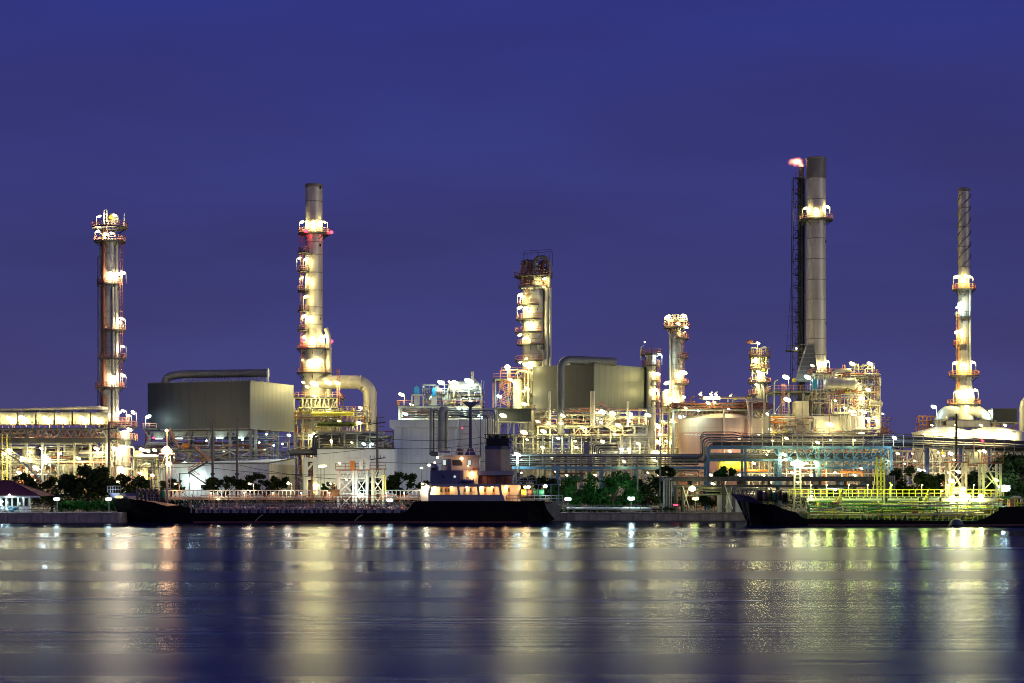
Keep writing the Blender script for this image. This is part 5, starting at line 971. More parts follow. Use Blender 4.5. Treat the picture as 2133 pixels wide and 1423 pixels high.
# pipes between left column and furnace box
Y = 380; T = thing('left_pipe_yard', 'yellow lit pipe yard between the leftmost column and the dark box', 'pipe rack', (X(300, Y), Y, G)); frame(T, X(283, Y), X(330, Y), Y, Y + 8, [Z(975, Y), Z(950, Y)], 3, 2, 'steel', .3, .5, seed=36)
clutter(T, X(278, Y), X(332, Y), Y - 1, Y + 4, G, Z(945, Y), 46, 121, ('cream', 'clad', 'steel', 'yellow', 'rust'), .08, .3, .55)
for px, w_ in ((297, .5), (304, .45)): pipe(T, [P(px, 1000, Y - 2), P(px, 972, Y - 2), P(px + 10, 968, Y - 2)], w_, 'cream')
MB().bx(X(278, Y + 4), X(292, Y + 4), Y + 4, Y + 7, G, Z(938, Y)).build('cabin', 'tankcream', T); pipe(T, [P(278, 952, Y - 1), P(330, 952, Y - 1)], .5, 'cream', 10); MB().bar(P(316, 1020, Y - 4), P(316, 997, Y - 4), .3).build('hydrant_riser', 'red', T)
for px, py in ((296, 937), (307, 939), (322, 938)): lamp(T, P(px, py, Y - 1), 'l', 700, .55)
for px, py in ((290, 985), (318, 990), (300, 1008)): lamp(T, P(px, py, Y - 3), 'y', 400, .3)
# ---------------------------------------------------------------- 20 utility poles and cables
PT = {}
for i, (px, pt, Yp, arms, lab) in enumerate(((227, 880, 335, 1, 'dark utility pole in front of the leftmost column'), (443, 876, 335, 0, 'left of the two plain utility poles before the dark box'), (494, 874, 335, 0, 'right of the two plain utility poles before the dark box'), (786, 868, 335, 3, 'tall utility pole with three crossarms left of the white building'), (1992, 863, 335, 0, 'black utility pole in front of the spiral stack'), (1328, 952, 320, 0, 'thin grey post in front of the low pipe bridge'), (1375, 930, 322, 0, 'thin taller post left of the jetty roof'))):
    x = X(px, Yp); zt = Z(pt, Yp); T = thing('utility_pole', lab, 'pole', (x, Yp, G)); MB().cyl((x, Yp, G), (x, Yp, zt), .3 if i < 5 else .2, .2 if i < 5 else .14, 10).build('shaft', 'pole' if i != 4 else 'black', T)
    for a in range(arms):
        z = zt - 1.2 - a * 3.4; MB().bar((x - 1.6, Yp - .3, z - .3), (x + 1.6, Yp - .3, z + .1), .2).build('crossarm', 'darksteel', T)
        for s_ in (-1.3, -.6, .6, 1.3): MB().cyl((x + s_, Yp - .3, z + .1), (x + s_, Yp - .3, z + .55), .09, .05, 6).build('insulator', 'darksteel', T)
    if arms == 3:
        MB().bx(x + .5, x + 1.6, Yp - .6, Yp, zt - 3.0, zt - 2.9).build('bracket', 'darksteel', T)
        for zz in (0, -1.7): MB().bar((x + .4, Yp - .4, zt - .2 + zz), (x + 1.4, Yp - .4, zt - .2 + zz), .1).build('bracket', 'darksteel', T)
    if not arms: MB().cyl((x, Yp, zt), (x, Yp, zt + .12), .22, .12, 10).build('cap', 'darksteel', T)
    if i in (1, 2):
        MB().cyl((x, Yp, Z(985, Yp)), (x, Yp, Z(990, Yp)), .42, n=10).build('collar', 'darksteel', T)
def cable(p, q, sag, lab):
    p, q = V(p), V(q); pts = [p.lerp(q, i / 14) - V((0, 0, 4 * sag * (i / 14) * (1 - i / 14))) for i in range(15)]; tag(MB().tube(pts, .045, 4, 0).build('power_cable', 'black'), lab, 'cable', 'overhead power cables')
Yc = 334.6
for a, b_, sag, lab in (((227, 968), (443, 968), .6, 'cable between the leftmost pole and the plain poles'), ((494, 968), (786, 1000), .8, 'lower cable from the plain poles to the crossarm pole'), ((443, 975), (786, 985), .8, 'upper cable from the plain poles to the crossarm pole'), ((786, 912), (1040, 906), .8, 'topmost cable running right from the crossarm pole'), ((786, 932), (1040, 918), .8, 'middle cable running right from the crossarm pole'), ((786, 962), (1040, 958), .5, 'lowest cable running right from the crossarm pole'), ((494, 950), (786, 932), .6, 'cable passing over the long white store')):
    cable(P(*a, Yc), P(*b_, Yc), sag, lab)

# ---------------------------------------------------------------- 21 trees and hedges
def leaves(name, T, lobes, n, size, m, seed):
    rg = np.random.default_rng(seed); lob = np.array(lobes); wgt = lob[:, 3] ** 2; idx = rg.choice(len(lob), n, p=wgt / wgt.sum())
    d = rg.normal(size=(n, 3)); d /= np.linalg.norm(d, axis=1)[:, None]; rad = lob[idx, 3] * (.25 + .75 * rg.random(n) ** .5) * (1 + .18 * rg.normal(size=n)); c = lob[idx, :3] + d * rad[:, None] * np.array([1, 1, .8])
    u = rg.normal(size=(n, 3)); u /= np.linalg.norm(u, axis=1)[:, None]; v = np.cross(u, rg.normal(size=(n, 3))); v /= np.linalg.norm(v, axis=1)[:, None]; s_ = size * (.55 + .9 * rg.random(n))[:, None]
    vs = np.stack([c - u * s_, c - v * s_ * .5, c + u * s_, c + v * s_ * .5], 1).reshape(-1, 3) - np.array(worldloc(T)); me = bpy.data.meshes.new(name); me.vertices.add(4 * n); me.vertices.foreach_set('co', vs.ravel().astype(np.float32))
    me.loops.add(4 * n); me.loops.foreach_set('vertex_index', np.arange(4 * n, dtype=np.int32)); me.polygons.add(n); me.polygons.foreach_set('loop_start', np.arange(0, 4 * n, 4, dtype=np.int32)); me.polygons.foreach_set('loop_total', np.full(n, 4, dtype=np.int32)); me.update(); me.materials.append(MATS[m])
    o = bpy.data.objects.new(name, me); COL.objects.link(o); o.parent = T; return o
def tree(px, Y, pt, pb, wpx, m, lab, seed, n=5200, size=.26, nl=18, base=G, name='tree', droop=False, group='trees along the river bank'):
    rg = random.Random(seed); x = X(px, Y); zt, zb = Z(pt, Y), max(Z(pb, Y), base + .3); hw = S(wpx / 2, Y); T = thing(name, lab, 'tree', (x, Y, base), group); zc = (zt + zb) / 2; hz = (zt - zb) / 2; lobes = []
    for i in range(nl):
        a = rg.uniform(0, 6.28); q = rg.random() ** .6 * .78; h = rg.uniform(-.85, .75); k_ = math.sqrt(max(.15, 1 - h * h)); r_ = min(hw, hz) * rg.uniform(.22, .44); lobes.append((x + hw * (.25 + q) * k_ * math.cos(a), Y + hw * .8 * q * k_ * math.sin(a), zc + (hz - r_ * .5) * h, r_))
    for s_ in (-1, 1): lobes.append((x + s_ * hw * .72, Y - .3, zc - hz * rg.uniform(.1, .4), min(hw, hz) * .38))
    lobes.append((x + rg.uniform(-.3, .3) * hw, Y, zt - hz * .32, min(hw, hz) * .38))
    m_ = MB(); th = zc - base; m_.cyl((x, Y, base - .1), (x + rg.uniform(-.2, .2), Y, base + th * .6), max(.14, hw * .07), max(.1, hw * .05), 8, False); m_.build('trunk', 'bark', T); n = int(n * .62); size *= 1.15; br = MB(); fork = V((x, Y, base + th * .55))
    for l_ in lobes[:9]:
        mid = fork.lerp(V(l_[:3]), .55) + V((0, 0, .2)); br.cyl(fork, mid, max(.09, hw * .04), .06, 6, False); br.cyl(mid, l_[:3], .06, .025, 5, False)
    br.build('branches', 'bark', T); leaves('crown', T, lobes, n, size, m, seed); return T
tree(182, 322, 966, 1042, 104, 'leafdark', 'large dark round tree at the left before the lit unit', 1, 9000, .28, 40)
tree(40, 324, 984, 1042, 92, 'leaf', 'small loose tree just behind the red roofed pavilion', 2, 2600, .26, 20)
tree(108, 326, 992, 1046, 92, 'leafdark', 'low dark tree left of the large round tree', 3, 2200, .26, 20)
tree(268, 324, 986, 1046, 94, 'leafdark', 'dark tree right of the large round tree by the bow', 4, 4200, .26, 26)
tree(358, 330, 996, 1030, 56, 'leafpale', 'pale green feathery tree beside the tanker foremast', 5, 2600, .2, 18)
tree(465, 328, 990, 1030, 100, 'leafdark', 'small dark tree under the left plain pole', 6, 3200, .25, 22)
tree(552, 328, 984, 1030, 108, 'leafdark', 'dark tree right of the two plain poles', 7, 4200, .25, 26)
tree(685, 332, 1004, 1030, 34, 'leafgreen', 'small green bush left of the loading gantry', 8, 1500, .22, 16)
tree(770, 334, 992, 1034, 84, 'leafdark', 'dark bushes seen through the loading gantry', 9, 2400, .25, 20)
tree(842, 332, 982, 1034, 96, 'leafdark', 'dark tree left of the tanker deckhouse', 10, 4200, .26, 26)
tree(1115, 326, 990, 1040, 80, 'leafdark', 'dark tree behind the tanker stern roof', 11, 3600, .26, 24)
tree(1202, 322, 986, 1060, 108, 'leafgreen', 'bright green tree right of the tanker stern', 12, 5200, .26, 28)
tree(1278, 321, 980, 1062, 124, 'leafgreen', 'broad green tree in front of the low pipe bridge', 13, 7000, .26, 34)
tree(1350, 323, 990, 1060, 92, 'leaf', 'olive green tree left of the jetty roof', 14, 3600, .26, 24)
tree(1388, 340, 970, 996, 40, 'leaf', 'small tree above the left end of the jetty roof', 15, 1500, .24, 16)
tree(1508, 336, 971, 1000, 46, 'leafgreen', 'rounded bright green bush above the jetty roof', 16, 3800, .2, 22)
tree(1900, 322, 970, 1040, 112, 'leafdark', 'dark tree right of the yellow loading mast', 17, 6000, .26, 30)
tree(1952, 326, 985, 1034, 60, 'leafdark', 'thin dark tree in front of the orange glow', 18, 2200, .26, 20)
tree(2038, 330, 978, 1040, 92, 'leafdark', 'dark tree behind the green loading gantry', 19, 4200, .28, 26)
tree(2112, 324, 938, 1046, 86, 'leafdark', 'tall dark tree at the right edge', 20, 8000, .3, 40)
tree(1495, 328, 1012, 1056, 80, 'leaf', 'shaded tree under the jetty roof behind the white fence', 21, 3200, .26, 24)
tree(1750, 336, 1012, 1045, 60, 'leafdark', 'dark shrub behind the second tanker deck pipes', 22, 1800, .26, 18)
def hedge(px0, px1, Y, pt, m, lab, seed, n, base=G):
    x0, x1 = X(px0, Y), X(px1, Y); T = thing('hedge', lab, 'hedge', ((x0 + x1) / 2, Y, base)); h = Z(pt, Y) - base; rg = random.Random(seed); nl = max(4, int((x1 - x0) / .8))
    leaves('foliage', T, [(x0 + (x1 - x0) * i / (nl - 1), Y + rg.uniform(-.4, .4), base + h * rg.uniform(.4, .62), h * .48) for i in range(nl)], n, .16, m, seed)
    b = MB()
    for i in range(0, nl, 2): xx = x0 + (x1 - x0) * i / (nl - 1); b.cyl((xx, Y, base), (xx, Y, base + h * .6), .05, .03, 5, False)
    b.build('stems', 'bark', T); return T
hedge(128, 240, 304, 1041, 'leafgreen', 'trimmed green hedge on the landing left of the tanker bow', 31, 5000, 1.72)
hedge(1168, 1290, 314.5, 1058, 'leaf', 'low scrubby hedge along the quay right of the stern', 32, 2600)
hedge(1330, 1400, 315, 1056, 'leafdark', 'dark shrubs on the quay left of the jetty piles', 33, 1800)
hedge(340, 890, 320.5, 1030, 'leafdark', 'long dark hedge under the jetty walkway behind the tanker', 34, 15000)
hedge(60, 345, 320.5, 1016, 'leafdark', 'dark undergrowth below the trees left of the tanker foremast', 35, 9000)
hedge(1395, 1600, 328, 1030, 'leaf', 'dark scrub in the shade under the jetty roof', 36, 5000)
hedge(1600, 2140, 322, 1026, 'leafdark', 'dark scrub behind the second tanker deck', 37, 11000)

# free-standing floodlights on the bank
def flood(px, py, Y, k, pw, s_, lab, base=G):
    p = P(px, py, Y); T = thing('bank_floodlight', lab, 'floodlight', (p.x, Y, base), 'floodlights on the river bank'); MB().cyl((p.x, Y + .35, base), (p.x, Y + .35, p.z + .3), .09, .07, 8).build('post', 'steel', T); MB().bx(p.x - s_, p.x + s_, Y + .02, Y + .28, p.z - s_ * .45, p.z + s_ * .5).build('housing', 'steel', T)
    MB().ell((p.x, Y - .02, p.z), (s_ * .95, .16, s_ * .42), 12, 6).build('lens', 'glow_' + k, T); light(T, (p.x, Y - .3, p.z + s_ * .5 + .45), k, pw, .25)
flood(118, 1040, 302, 'c', 260, .55, 'cool floodlight at the left end of the hedge', 1.72); flood(226, 1040, 301, 'c', 260, .55, 'cool floodlight at the right end of the hedge beside the bow', 1.72)
flood(1183, 1040, 313.6, 'c', 450, .6, 'green white floodlight just right of the tanker stern'); flood(1315, 1039, 314, 'c', 700, .65, 'green white floodlight in front of the broad green tree')
flood(1449, 1039, 314, 'g', 110, .6, 'green floodlight low under the jetty roof'); flood(668, 972, 360, 'l', 600, .5, 'left of the paired yellow floodlights before the white store'); flood(675, 971, 360, 'l', 600, .5, 'right of the paired yellow floodlights before the white store')
flood(878, 975, 330, 'g', 40, .3, 'small green lamp post left of the tanker bridge'); flood(2090, 1018, 318, 'c', 1500, 1.3, 'large white floodlight panel right of the green gantry'); flood(2105, 987, 330, 'w', 120, .4, 'small pale lamp before the tall tree at the right edge')
flood(858, 1004, 352, 'c', 1500, .45, 'added cool floodlight, unseen behind the dark tree left of the tanker deckhouse'); flood(742, 1006, 352, 'w', 900, .4, 'added unseen floodlight behind the loading gantries lighting the white store')  # unseen floodlights added to brighten the white walls
flood(1962, 1023, 316, 'y', 150, .25, 'tiny lamp at the quay left of the green gantry')
flood(70, 1000, 340, 'w', 500, .35, 'lamp glowing through the low tree left of the large round tree'); flood(175, 1018, 330, 'y', 500, .4, 'lamp glowing low behind the large round tree'); flood(250, 1004, 335, 'y', 350, .3, 'lamp glowing left of the dark tree by the bow'); flood(455, 1040, 315, 'w', 220, .3, 'white lamp on the jetty behind the tanker foredeck')

# ---------------------------------------------------------------- 22 red roofed pavilion
Y = 303; T = thing('riverside_pavilion', 'riverside pavilion with a dark red hipped roof and white posts', 'pavilion', (X(30, Y), Y, 1.72)); xa, xb = X(-60, Y), X(90, Y); ze = Z(1033, Y); zr = Z(1002, Y)
m = MB(); y0, y1 = Y - 2, Y + 8; xr0, xr1 = X(-40, Y), X(12, Y); e_ = [(xa, y0, ze), (xb, y0, ze), (xb, y1, ze), (xa, y1, ze)]; r0_, r1_ = (xr0, Y + 3, zr), (xr1, Y + 3, zr)
m.add(e_ + [r0_, r1_], [(0, 1, 5, 4), (1, 2, 5), (2, 3, 4, 5), (3, 0, 4), (3, 2, 1, 0)]); rf = m.build('roof', 'roofred', T)
ht = MB(); ht.tube([r0_, r1_], .14, 6); ht.tube([r1_, e_[1]], .12, 6); ht.tube([r1_, e_[2]], .12, 6); ht.build('ridge_tiles', 'roofred', rf)
MB().bx(xa, xb, y0 - .06, y0 - .004, ze - .28, ze + .02).build('fascia', 'white', T)
for i in range(11): x = xa + .5 + (xb - xa - 2.6) * i / 10; MB().bx(x - .13, x + .13, y0 + .8, y0 + 1.06, 1.72, ze - .02).build('post', 'white', T)
MB().bx(xa + .5, xb - 2.3, y0 + 2.2, y0 + 2.35, 1.72, ze - .02).build('wall', 'panel', T)
for i in range(9):
    x = xa + 1.2 + (xb - xa - 4) * i / 8; wv = MB().bx(x - .55, x + .55, y0 + 2.1, y0 + 2.19, 1.72 + 1.0, ze - .35).build('window', 'white', T); MB().bx(x - .48, x - .03, y0 + 2.04, y0 + 2.09, 1.72 + 1.07, ze - .42).build('pane', 'glassdark', wv); MB().bx(x + .03, x + .48, y0 + 2.04, y0 + 2.09, 1.72 + 1.07, ze - .42).build('pane', 'glassdark', wv)
railing(T, [(xa, y0 - .5, 1.72), (xb + 3, y0 - .5, 1.72)], 'steel', 1.1, 2.0); bulb(T, P(20, 1031, y0 - .3), 'c', .18, 60); bulb(T, P(45, 1034, y0 + .5), 'c', .15, 60); bulb(T, P(5, 1045, y0 + .6), 'c', .15, 90); light(T, P(15, 1050, y0 - 1.5), 'c', 90, .3)
for i, (px, lab) in enumerate(((8, 'crumpled pale blue tarpaulin heap by the pavilion rail'), (28, 'smaller blue tarpaulin heap right beside the pale one'))):
    b = MB(); rg = random.Random(i)
    for k_ in range(7): b.ell((X(px, 300.6) + rg.uniform(-.7, .7), 300.6 + rg.uniform(-.3, .3), 1.72 + rg.uniform(.3, .8)), (rg.uniform(.3, .55), .35, rg.uniform(.25, .42)), 8, 5)
    tag(b.build('tarpaulin', 'panel' if i == 0 else 'blue'), lab, 'tarpaulin')

# ---------------------------------------------------------------- 23 jetty walkway behind the tanker, loading gantries
Y = 317; T = thing('jetty_walkway', 'long railed jetty walkway behind the tanker deck', 'jetty', (X(615, Y), Y, G)); xa, xb = X(345, Y), X(885, Y); zd = Z(1036, Y)
for i in range(12): x = xa + (xb - xa) * i / 11; MB().cyl((x, Y + .8, G - .5), (x, Y + .8, zd - .5), .3, n=10).build('pile', 'concrete', T)
for i in range(18): a = xa + (xb - xa) * i / 18; MB().bx(a + .02, a + (xb - xa) / 18 - .02, Y - .8, Y + 2.4, zd - .45, zd).build('deck_slab', 'concrete', T)
b = MB(); n = 64
for i in range(n + 1): x = xa + (xb - xa) * i / n; b.bar((x, Y - .7, zd), (x, Y - .7, zd + 1.25), .16)
for k_ in (.02, 1.25): b.bar((xa, Y - .7, zd + k_), (xb, Y - .7, zd + k_), .16)
b.build('railing', 'white', T)
MB().bx(X(668, Y), X(693, Y), Y - .2, Y + .1, zd, zd + 1.2).build('rail_board', 'wood', T)
for px, k_ in ((365, 'o'), (520, 'k'), (600, 'k'), (690, 'k'), (880, 'k')): lamp(T, P(px, 1008, Y - 1.4), k_, 420, .22, zd)
def gantry(px0, px1, Y, pt, lab, m, name='loading_gantry', base=G, legs=(0, 1), xb_=True, boxes=True):
    x0, x1 = X(px0, Y), X(px1, Y); zt = Z(pt, Y); T = thing(name, lab, 'gantry', ((x0 + x1) / 2, Y, base), 'ship loading gantries')
    for x in (x0, x1):
        for y_ in (Y, Y + 2.5): MB().bx(x - .2, x + .2, y_ - .2, y_ + .2, base, zt - .2).build('leg', m, T)
    MB().bx(x0 - .4, x1 + .4, Y - .4, Y + 2.9, zt - .2, zt).build('top_deck', 'rust', T); railing(T, [(x0 - .4, Y - .35, zt), (x1 + .4, Y - .35, zt)], 'rust', 1.1)
    z = base + .6; k_ = 0; n = 2; h = (zt - 1.6 - z) / n
    for i in range(n):
        za, zb_ = z + i * h, z + (i + 1) * h; MB().bx(x0 + .21, x1 - .21, Y - .1, Y + .1, zb_ - .1, zb_ + .1).build('tie', m, T); MB().bar((x0, Y - .12, za), (x1, Y - .12, zb_), .17).build('brace', m, T); MB().bar((x1, Y + .12, za), (x0, Y + .12, zb_), .17).build('brace', m, T)
    for i in range(4): a = x0 + (x1 - x0) * i / 4; c_ = x0 + (x1 - x0) * (i + 1) / 4; MB().bar((a, Y - .2, zt - 1.5), (c_, Y - .2, zt - .25), .12).build('truss_diagonal', m, T)
    return T
T = gantry(704, 736, 315, 978, 'white loading gantry with a rust red turret, leftmost of the three', 'white'); MB().bx(X(729, 314), X(738, 314), 314.2, 315.6, Z(978, 315), Z(960, 315)).build('turret', 'orange', T); MB().bar(P(718, 954, 314.5), P(768, 956, 314.5), .5).build('loading_arm', 'white', T); lamp(T, P(722, 1000, 311.5), 'k', 500, .2); lamp(T, P(707, 965, 312), 'k', 90, .2)
T = gantry(742, 764, 315.5, 978, 'middle white loading gantry carrying two pale cabinets', 'white')
for px in (752, 766): MB().bx(X(px - 4, 315), X(px + 4, 315), 314.6, 316, Z(978, 315), Z(957, 315)).build('cabinet', 'white', T)
T = gantry(776, 798, 315, 976, 'yellowish loading gantry with an outer ladder, rightmost of the three', 'cream'); pipe(T, [P(798, 990, 314.6), P(803, 990, 314.6), P(803, 1030, 314.6)], .12, 'yellow'); lamp(T, P(786, 1008, 311.5), 'l', 500, .2)
for px, py in ((751, 1033), (812, 1042)): flood(px, py, 311.2 if px > 800 else 313, 'c', 420, .6, 'cool white floodlight at the foot of the loading gantries' if px < 800 else 'cool white square floodlight left of the tanker deckhouse')
T = gantry(1978, 2012, 314, 962, 'tall green lit gantry frame over the second tanker, left bay', 'cream', base=G); T2 = gantry(2048, 2084, 314, 964, 'tall green lit gantry frame over the second tanker, right bay', 'cream')
MB().bx(X(2012, 314) + .42, X(2048, 314) - .42, 313.7, 316.7, Z(963, 314), Z(961.5, 314)).build('bridge_deck', 'steel', T)
for px in (2018, 2034): MB().bx(X(px - 4, 314), X(px + 4, 314), 314.2, 315.4, Z(961.5, 314), Z(942, 314)).build('cabinet', 'steel', T)
for px in (2006, 2042, 2065): MB().bar(P(px, 962, 314), P(px, 935, 314), .2).build('post', 'steel', T)
MB().bar(P(2052, 966, 313.4), P(2078, 1014, 313.4), .3).build('loading_arm', 'cream', T); MB().bar(P(1990, 992, 313.4), P(2002, 1015, 313.4), .3).build('loading_arm', 'cream', T2)
lamp(T, P(1996, 983, 312), 'k', 300, .35); lamp(T, P(1982, 1002, 312), 'l', 700, .45); lamp(T, P(1987, 958, 312), 'y', 250, .3); lamp(T2, P(2040, 940, 313), 'y', 250, .3); lamp(T2, P(2075, 1000, 312), 'g', 400, .3)
T = thing('loading_mast', 'tall yellow ladder mast standing at the quay behind the second tanker', 'mast', (X(1834, 312.6), 312.6, G)); y_ = 312.6
for px in (1827, 1834.5, 1842): MB().bar((X(px, y_), y_, G), (X(px, y_), y_, Z(952, y_)), .26).build('stile', 'yellow', T); MB().bar((X(px, y_), y_, Z(952, y_)), (X(px, y_), y_, Z(950, y_)), .3).build('stile_tip', 'red', T)
for i in range(9): z = G + 1 + i * .93; MB().bar((X(1827, y_), y_ - .05, z), (X(1842, y_), y_ - .05, z), .16).build('rung', 'yellow', T)
MB().bar(P(1826, 955, y_), P(1818, 1030, y_ - 1), .14).build('stay', 'yellow', T); light(T, P(1834, 1000, y_ - 3), 'g', 250, .3)

# 24 jetty roof
Y = 316; T = thing('jetty_roof', 'long dark flat jetty approach on piles right of the green trees', 'jetty', (X(1610, Y), Y, G)); xa, xb = X(1382, Y), X(1862, Y); zt = Z(993, Y)
for i in range(10): a = xa + (xb - xa) * i / 10; MB().bx(a + .02, a + (xb - xa) / 10 - .02, Y, Y + 9, zt - .8, zt).build('roof_slab', 'darkconcrete', T)
for i in range(10): MB().bx(xa + .6 + i * 4.6, xa + 1.1 + i * 4.6, Y + .4, Y + 8.6, zt - 1.5, zt - .81).build('cross_beam', 'darkconcrete', T)
for y_ in (Y + 1, Y + 7.5): MB().bx(xa + .3, xb - .3, y_ - .3, y_ + .3, zt - 1.9, zt - 1.51).build('beam', 'darkconcrete', T)
for px in (1388, 1408, 1422, 1508, 1528, 1620, 1700, 1780): MB().cyl((X(px, Y + 1), Y + 1, G - 1), (X(px, Y + 1), Y + 1, zt - 1.9), .36, n=12).build('pile', 'darkconcrete', T)
for i in range(7): px = 1838 + i * 4; MB().cyl((X(px, Y), Y - .4, G), (X(px, Y), Y - .4, zt + .2), .14, n=8).build('bundle_pipe', 'shipblue', T)
for i in range(4): pipe(T, [P(1383 + i * 5, 1062, Y - .6 + .3 * i), P(1383 + i * 5, 1000, Y - .6 + .3 * i), P(1390 + i * 6, 996, Y - .4 + .3 * i)], .17, 'greysteel')
for a, c_ in ((1422, 1436), (1510, 1526)): MB().bar(P(a, 1012, Y + .6), P(c_, 1060, Y + .6), .14).build('brace', 'white', T); MB().bar(P(c_, 1012, Y + .8), P(a, 1060, Y + .8), .14).build('brace', 'white', T)
clutter(T, xa + 2, xb - 3, Y + 2, Y + 7, zt - 3.4, zt - 2, 34, 131, ('greysteel', 'steel', 'clad'), .08, .2, .9)
bulb(T, P(1442, 1018, Y - .8), 'l', .6, 70, 'lamp'); MB().bar(P(1442, 1013, Y - .8), P(1442, 1006, Y + .3), .12).build('lamp_arm', 'steel', T)
for px, py, k_, pw in ((1620, 1018, 'w', 500), (1605, 1005, 'w', 200), (1579, 1018, 'w', 500), (1600, 1019, 'w', 250), (1700, 1015, 'c', 400), (1740, 1020, 'c', 400), (1660, 1004, 'y', 200), (1485, 1008, 'l', 80)): lamp(T, P(px, py, Y + 4), k_, pw, .3)
T = thing('red_sign', 'tiny glowing red sign hanging on a jetty pile', 'sign', (X(1407, 315.3), 315.3, Z(1052, 315.3))); MB().bx(X(1402, 315.4), X(1413, 315.4), 315.3, 315.4, Z(1055, 315.4), Z(1049, 315.4)).build('board', 'black', T)
b = MB()
for i, h in enumerate((.3, .2, .34, .24, .3)): b.bx(X(1403 + i * 2, 315.2), X(1404.3 + i * 2, 315.2), 315.22, 315.28, Z(1052, 315.2) - h / 2, Z(1052, 315.2) + h / 2)
b.build('lit_characters', 'glow_r', T)
T = thing('white_fence', 'white panel fence under the jetty roof left of the second bow', 'fence', (X(1520, 318), 318, G))
for i in range(5): a = X(1494 + i * 12, 318); MB().bx(a + .03, a + S(12, 318) - .03, 318, 318.08, G, Z(1032, 318)).build('fence_panel', 'white', T); MB().bx(a - .05, a + .05, 318.082, 318.2, G, Z(1030, 318)).build('post', 'steel', T)
light(T, P(1515, 1040, 315), 'l', 30, .3)
T = thing('quay_railing', 'thin grey railing along the quay right of the tanker stern', 'railing', (X(1285, 313), 313, G)); railing(T, [P(1175, 1057, 313.3), P(1380, 1057, 313.3)], 'steel', 1.3, 1.9, .06)
for o in T.children: o.location.z += G - Z(1057, 313.3) + .05
T = thing('bank_pipe', 'pale pipe lying along the bank right of the stern', 'pipe', (X(1260, 313.9), 313.9, G)); pipe(T, [(X(1180, 313.9), 313.9, G + .75), (X(1355, 313.9), 313.9, G + .7)], .2, 'panel')
for px in (1195, 1230, 1265, 1300, 1335): MB().bx(X(px, 313.9) - .08, X(px, 313.9) + .08, 313.8, 314, G, G + .56).build('pipe_stand', 'concrete', T)
# ---------------------------------------------------------------- 25 ships
def hull(T, Yc, st, m='hull', n_in=.35):
    """st: (x_top, z_top, half beam at top, x_keel, half beam at water); x runs along the ship"""
    m_ = MB(); ring = []
    for xt, zt, hb, xk, hw in st:
        sec = []
        for s_ in (-1, 1):
            side = [(xt, Yc + s_ * hb, zt), (xt + (xk - xt) * .45, Yc + s_ * (hb * .45 + hw * .55), zt * .5 + .1), (xt + (xk - xt) * .85, Yc + s_ * hw, .25), (xk, Yc + s_ * hw * .96, -.6), (xk, Yc + s_ * hw * .5, -1.6)]
            sec.append(side)
        ring.append(sec[0] + sec[1][::-1])
    k = len(ring[0]); vs = [p for r in ring for p in r]; fs = []
    for i in range(len(ring) - 1):
        for j in range(k - 1): fs.append((i * k + j, i * k + j + 1, (i + 1) * k + j + 1, (i + 1) * k + j))
    m_.add(vs, fs, False); m_.add(ring[0], [tuple(range(k))]); m_.add(ring[-1], [tuple(range(k))[::-1]]); return m_.build('hull', m, T)
def winch(T, c, r, w, m, axis='x', m2='darksteel'):
    c = V(c); d = V((1, 0, 0)) if axis == 'x' else V((0, 1, 0)); b = MB(); b.cyl(c - d * w / 2, c + d * w / 2, r * .78, n=16)
    for i in range(5): t_ = -.4 + .2 * i; b.cyl(c + d * (w * t_ - .04), c + d * (w * t_ + .04), r * .84, n=16)
    o = b.build('winch_drum', m, T); f = MB()
    for s_ in (-.5, .5): f.cyl(c + d * (w * s_ - .06), c + d * (w * s_ + .06), r, n=20)
    f.box((c.x, c.y, c.z - r * .95), (w * 1.1, r * 1.3, .2)); f.build('flange', m2, o); return o
Yc = 303.0; HB = 6.0; Yn = Yc - HB
xs = lambda px: X(px, Yn)
T = thing('coastal_tanker', 'black hulled coastal tanker with a pale blue deckhouse moored left of centre', 'ship', (xs(700), Yc, 0))
zq = lambda py: Z(py, Yn)
st = [(X(233, Yc), Z(1035, Yc), .25, X(252, Yc), .08), (X(241, Yc), Z(1037, Yc), 2.2, X(256, Yc), .6), (xs(258), zq(1039), 4.2, xs(272), 2.0), (xs(290), zq(1042), 5.6, xs(300), 4.2), (xs(322), zq(1047), 6, xs(328), 5.6), (xs(348), zq(1055), 6, xs(350), 6), (xs(375), zq(1061), 6, xs(375), 6), (xs(392), zq(1067), 6, xs(392), 6), (xs(400), zq(1069), 6, xs(400), 6), (xs(835), zq(1069), 6, xs(835), 6), (xs(848), zq(1064), 6, xs(848), 6), (xs(857), zq(1052), 6, xs(857), 6), (xs(864), zq(1044), 6, xs(864), 6), (xs(1000), zq(1044), 6, xs(1000), 5.9), (xs(1100), zq(1044), 6, xs(1100), 5.4), (xs(1135), zq(1044), 5.9, xs(1128), 4.6)]
hull(T, Yc, st); zm = zq(1071); za = zq(1045)
tp = [(xs(1134), Yn + .12, za), (X(1153, Yn + 4.6), Yn + 4.6, za + .02), (X(1173, Yn + 9.2), Yn + 9.2, za), (X(1170, Yn + 8.4), Yn + 8.4, za - 1.3), (X(1163, Yn + 6.4), Yn + 6.4, 1.5), (X(1156, Yn + 4.6), Yn + 4.6, .55), (X(1148, Yn + 2.6), Yn + 2.6, 1.3), (X(1139, Yn + .8), Yn + .8, za - 1.3)]
MB().prism(tp, (-.25, .06, 0)).build('transom', 'darkconcrete', T)
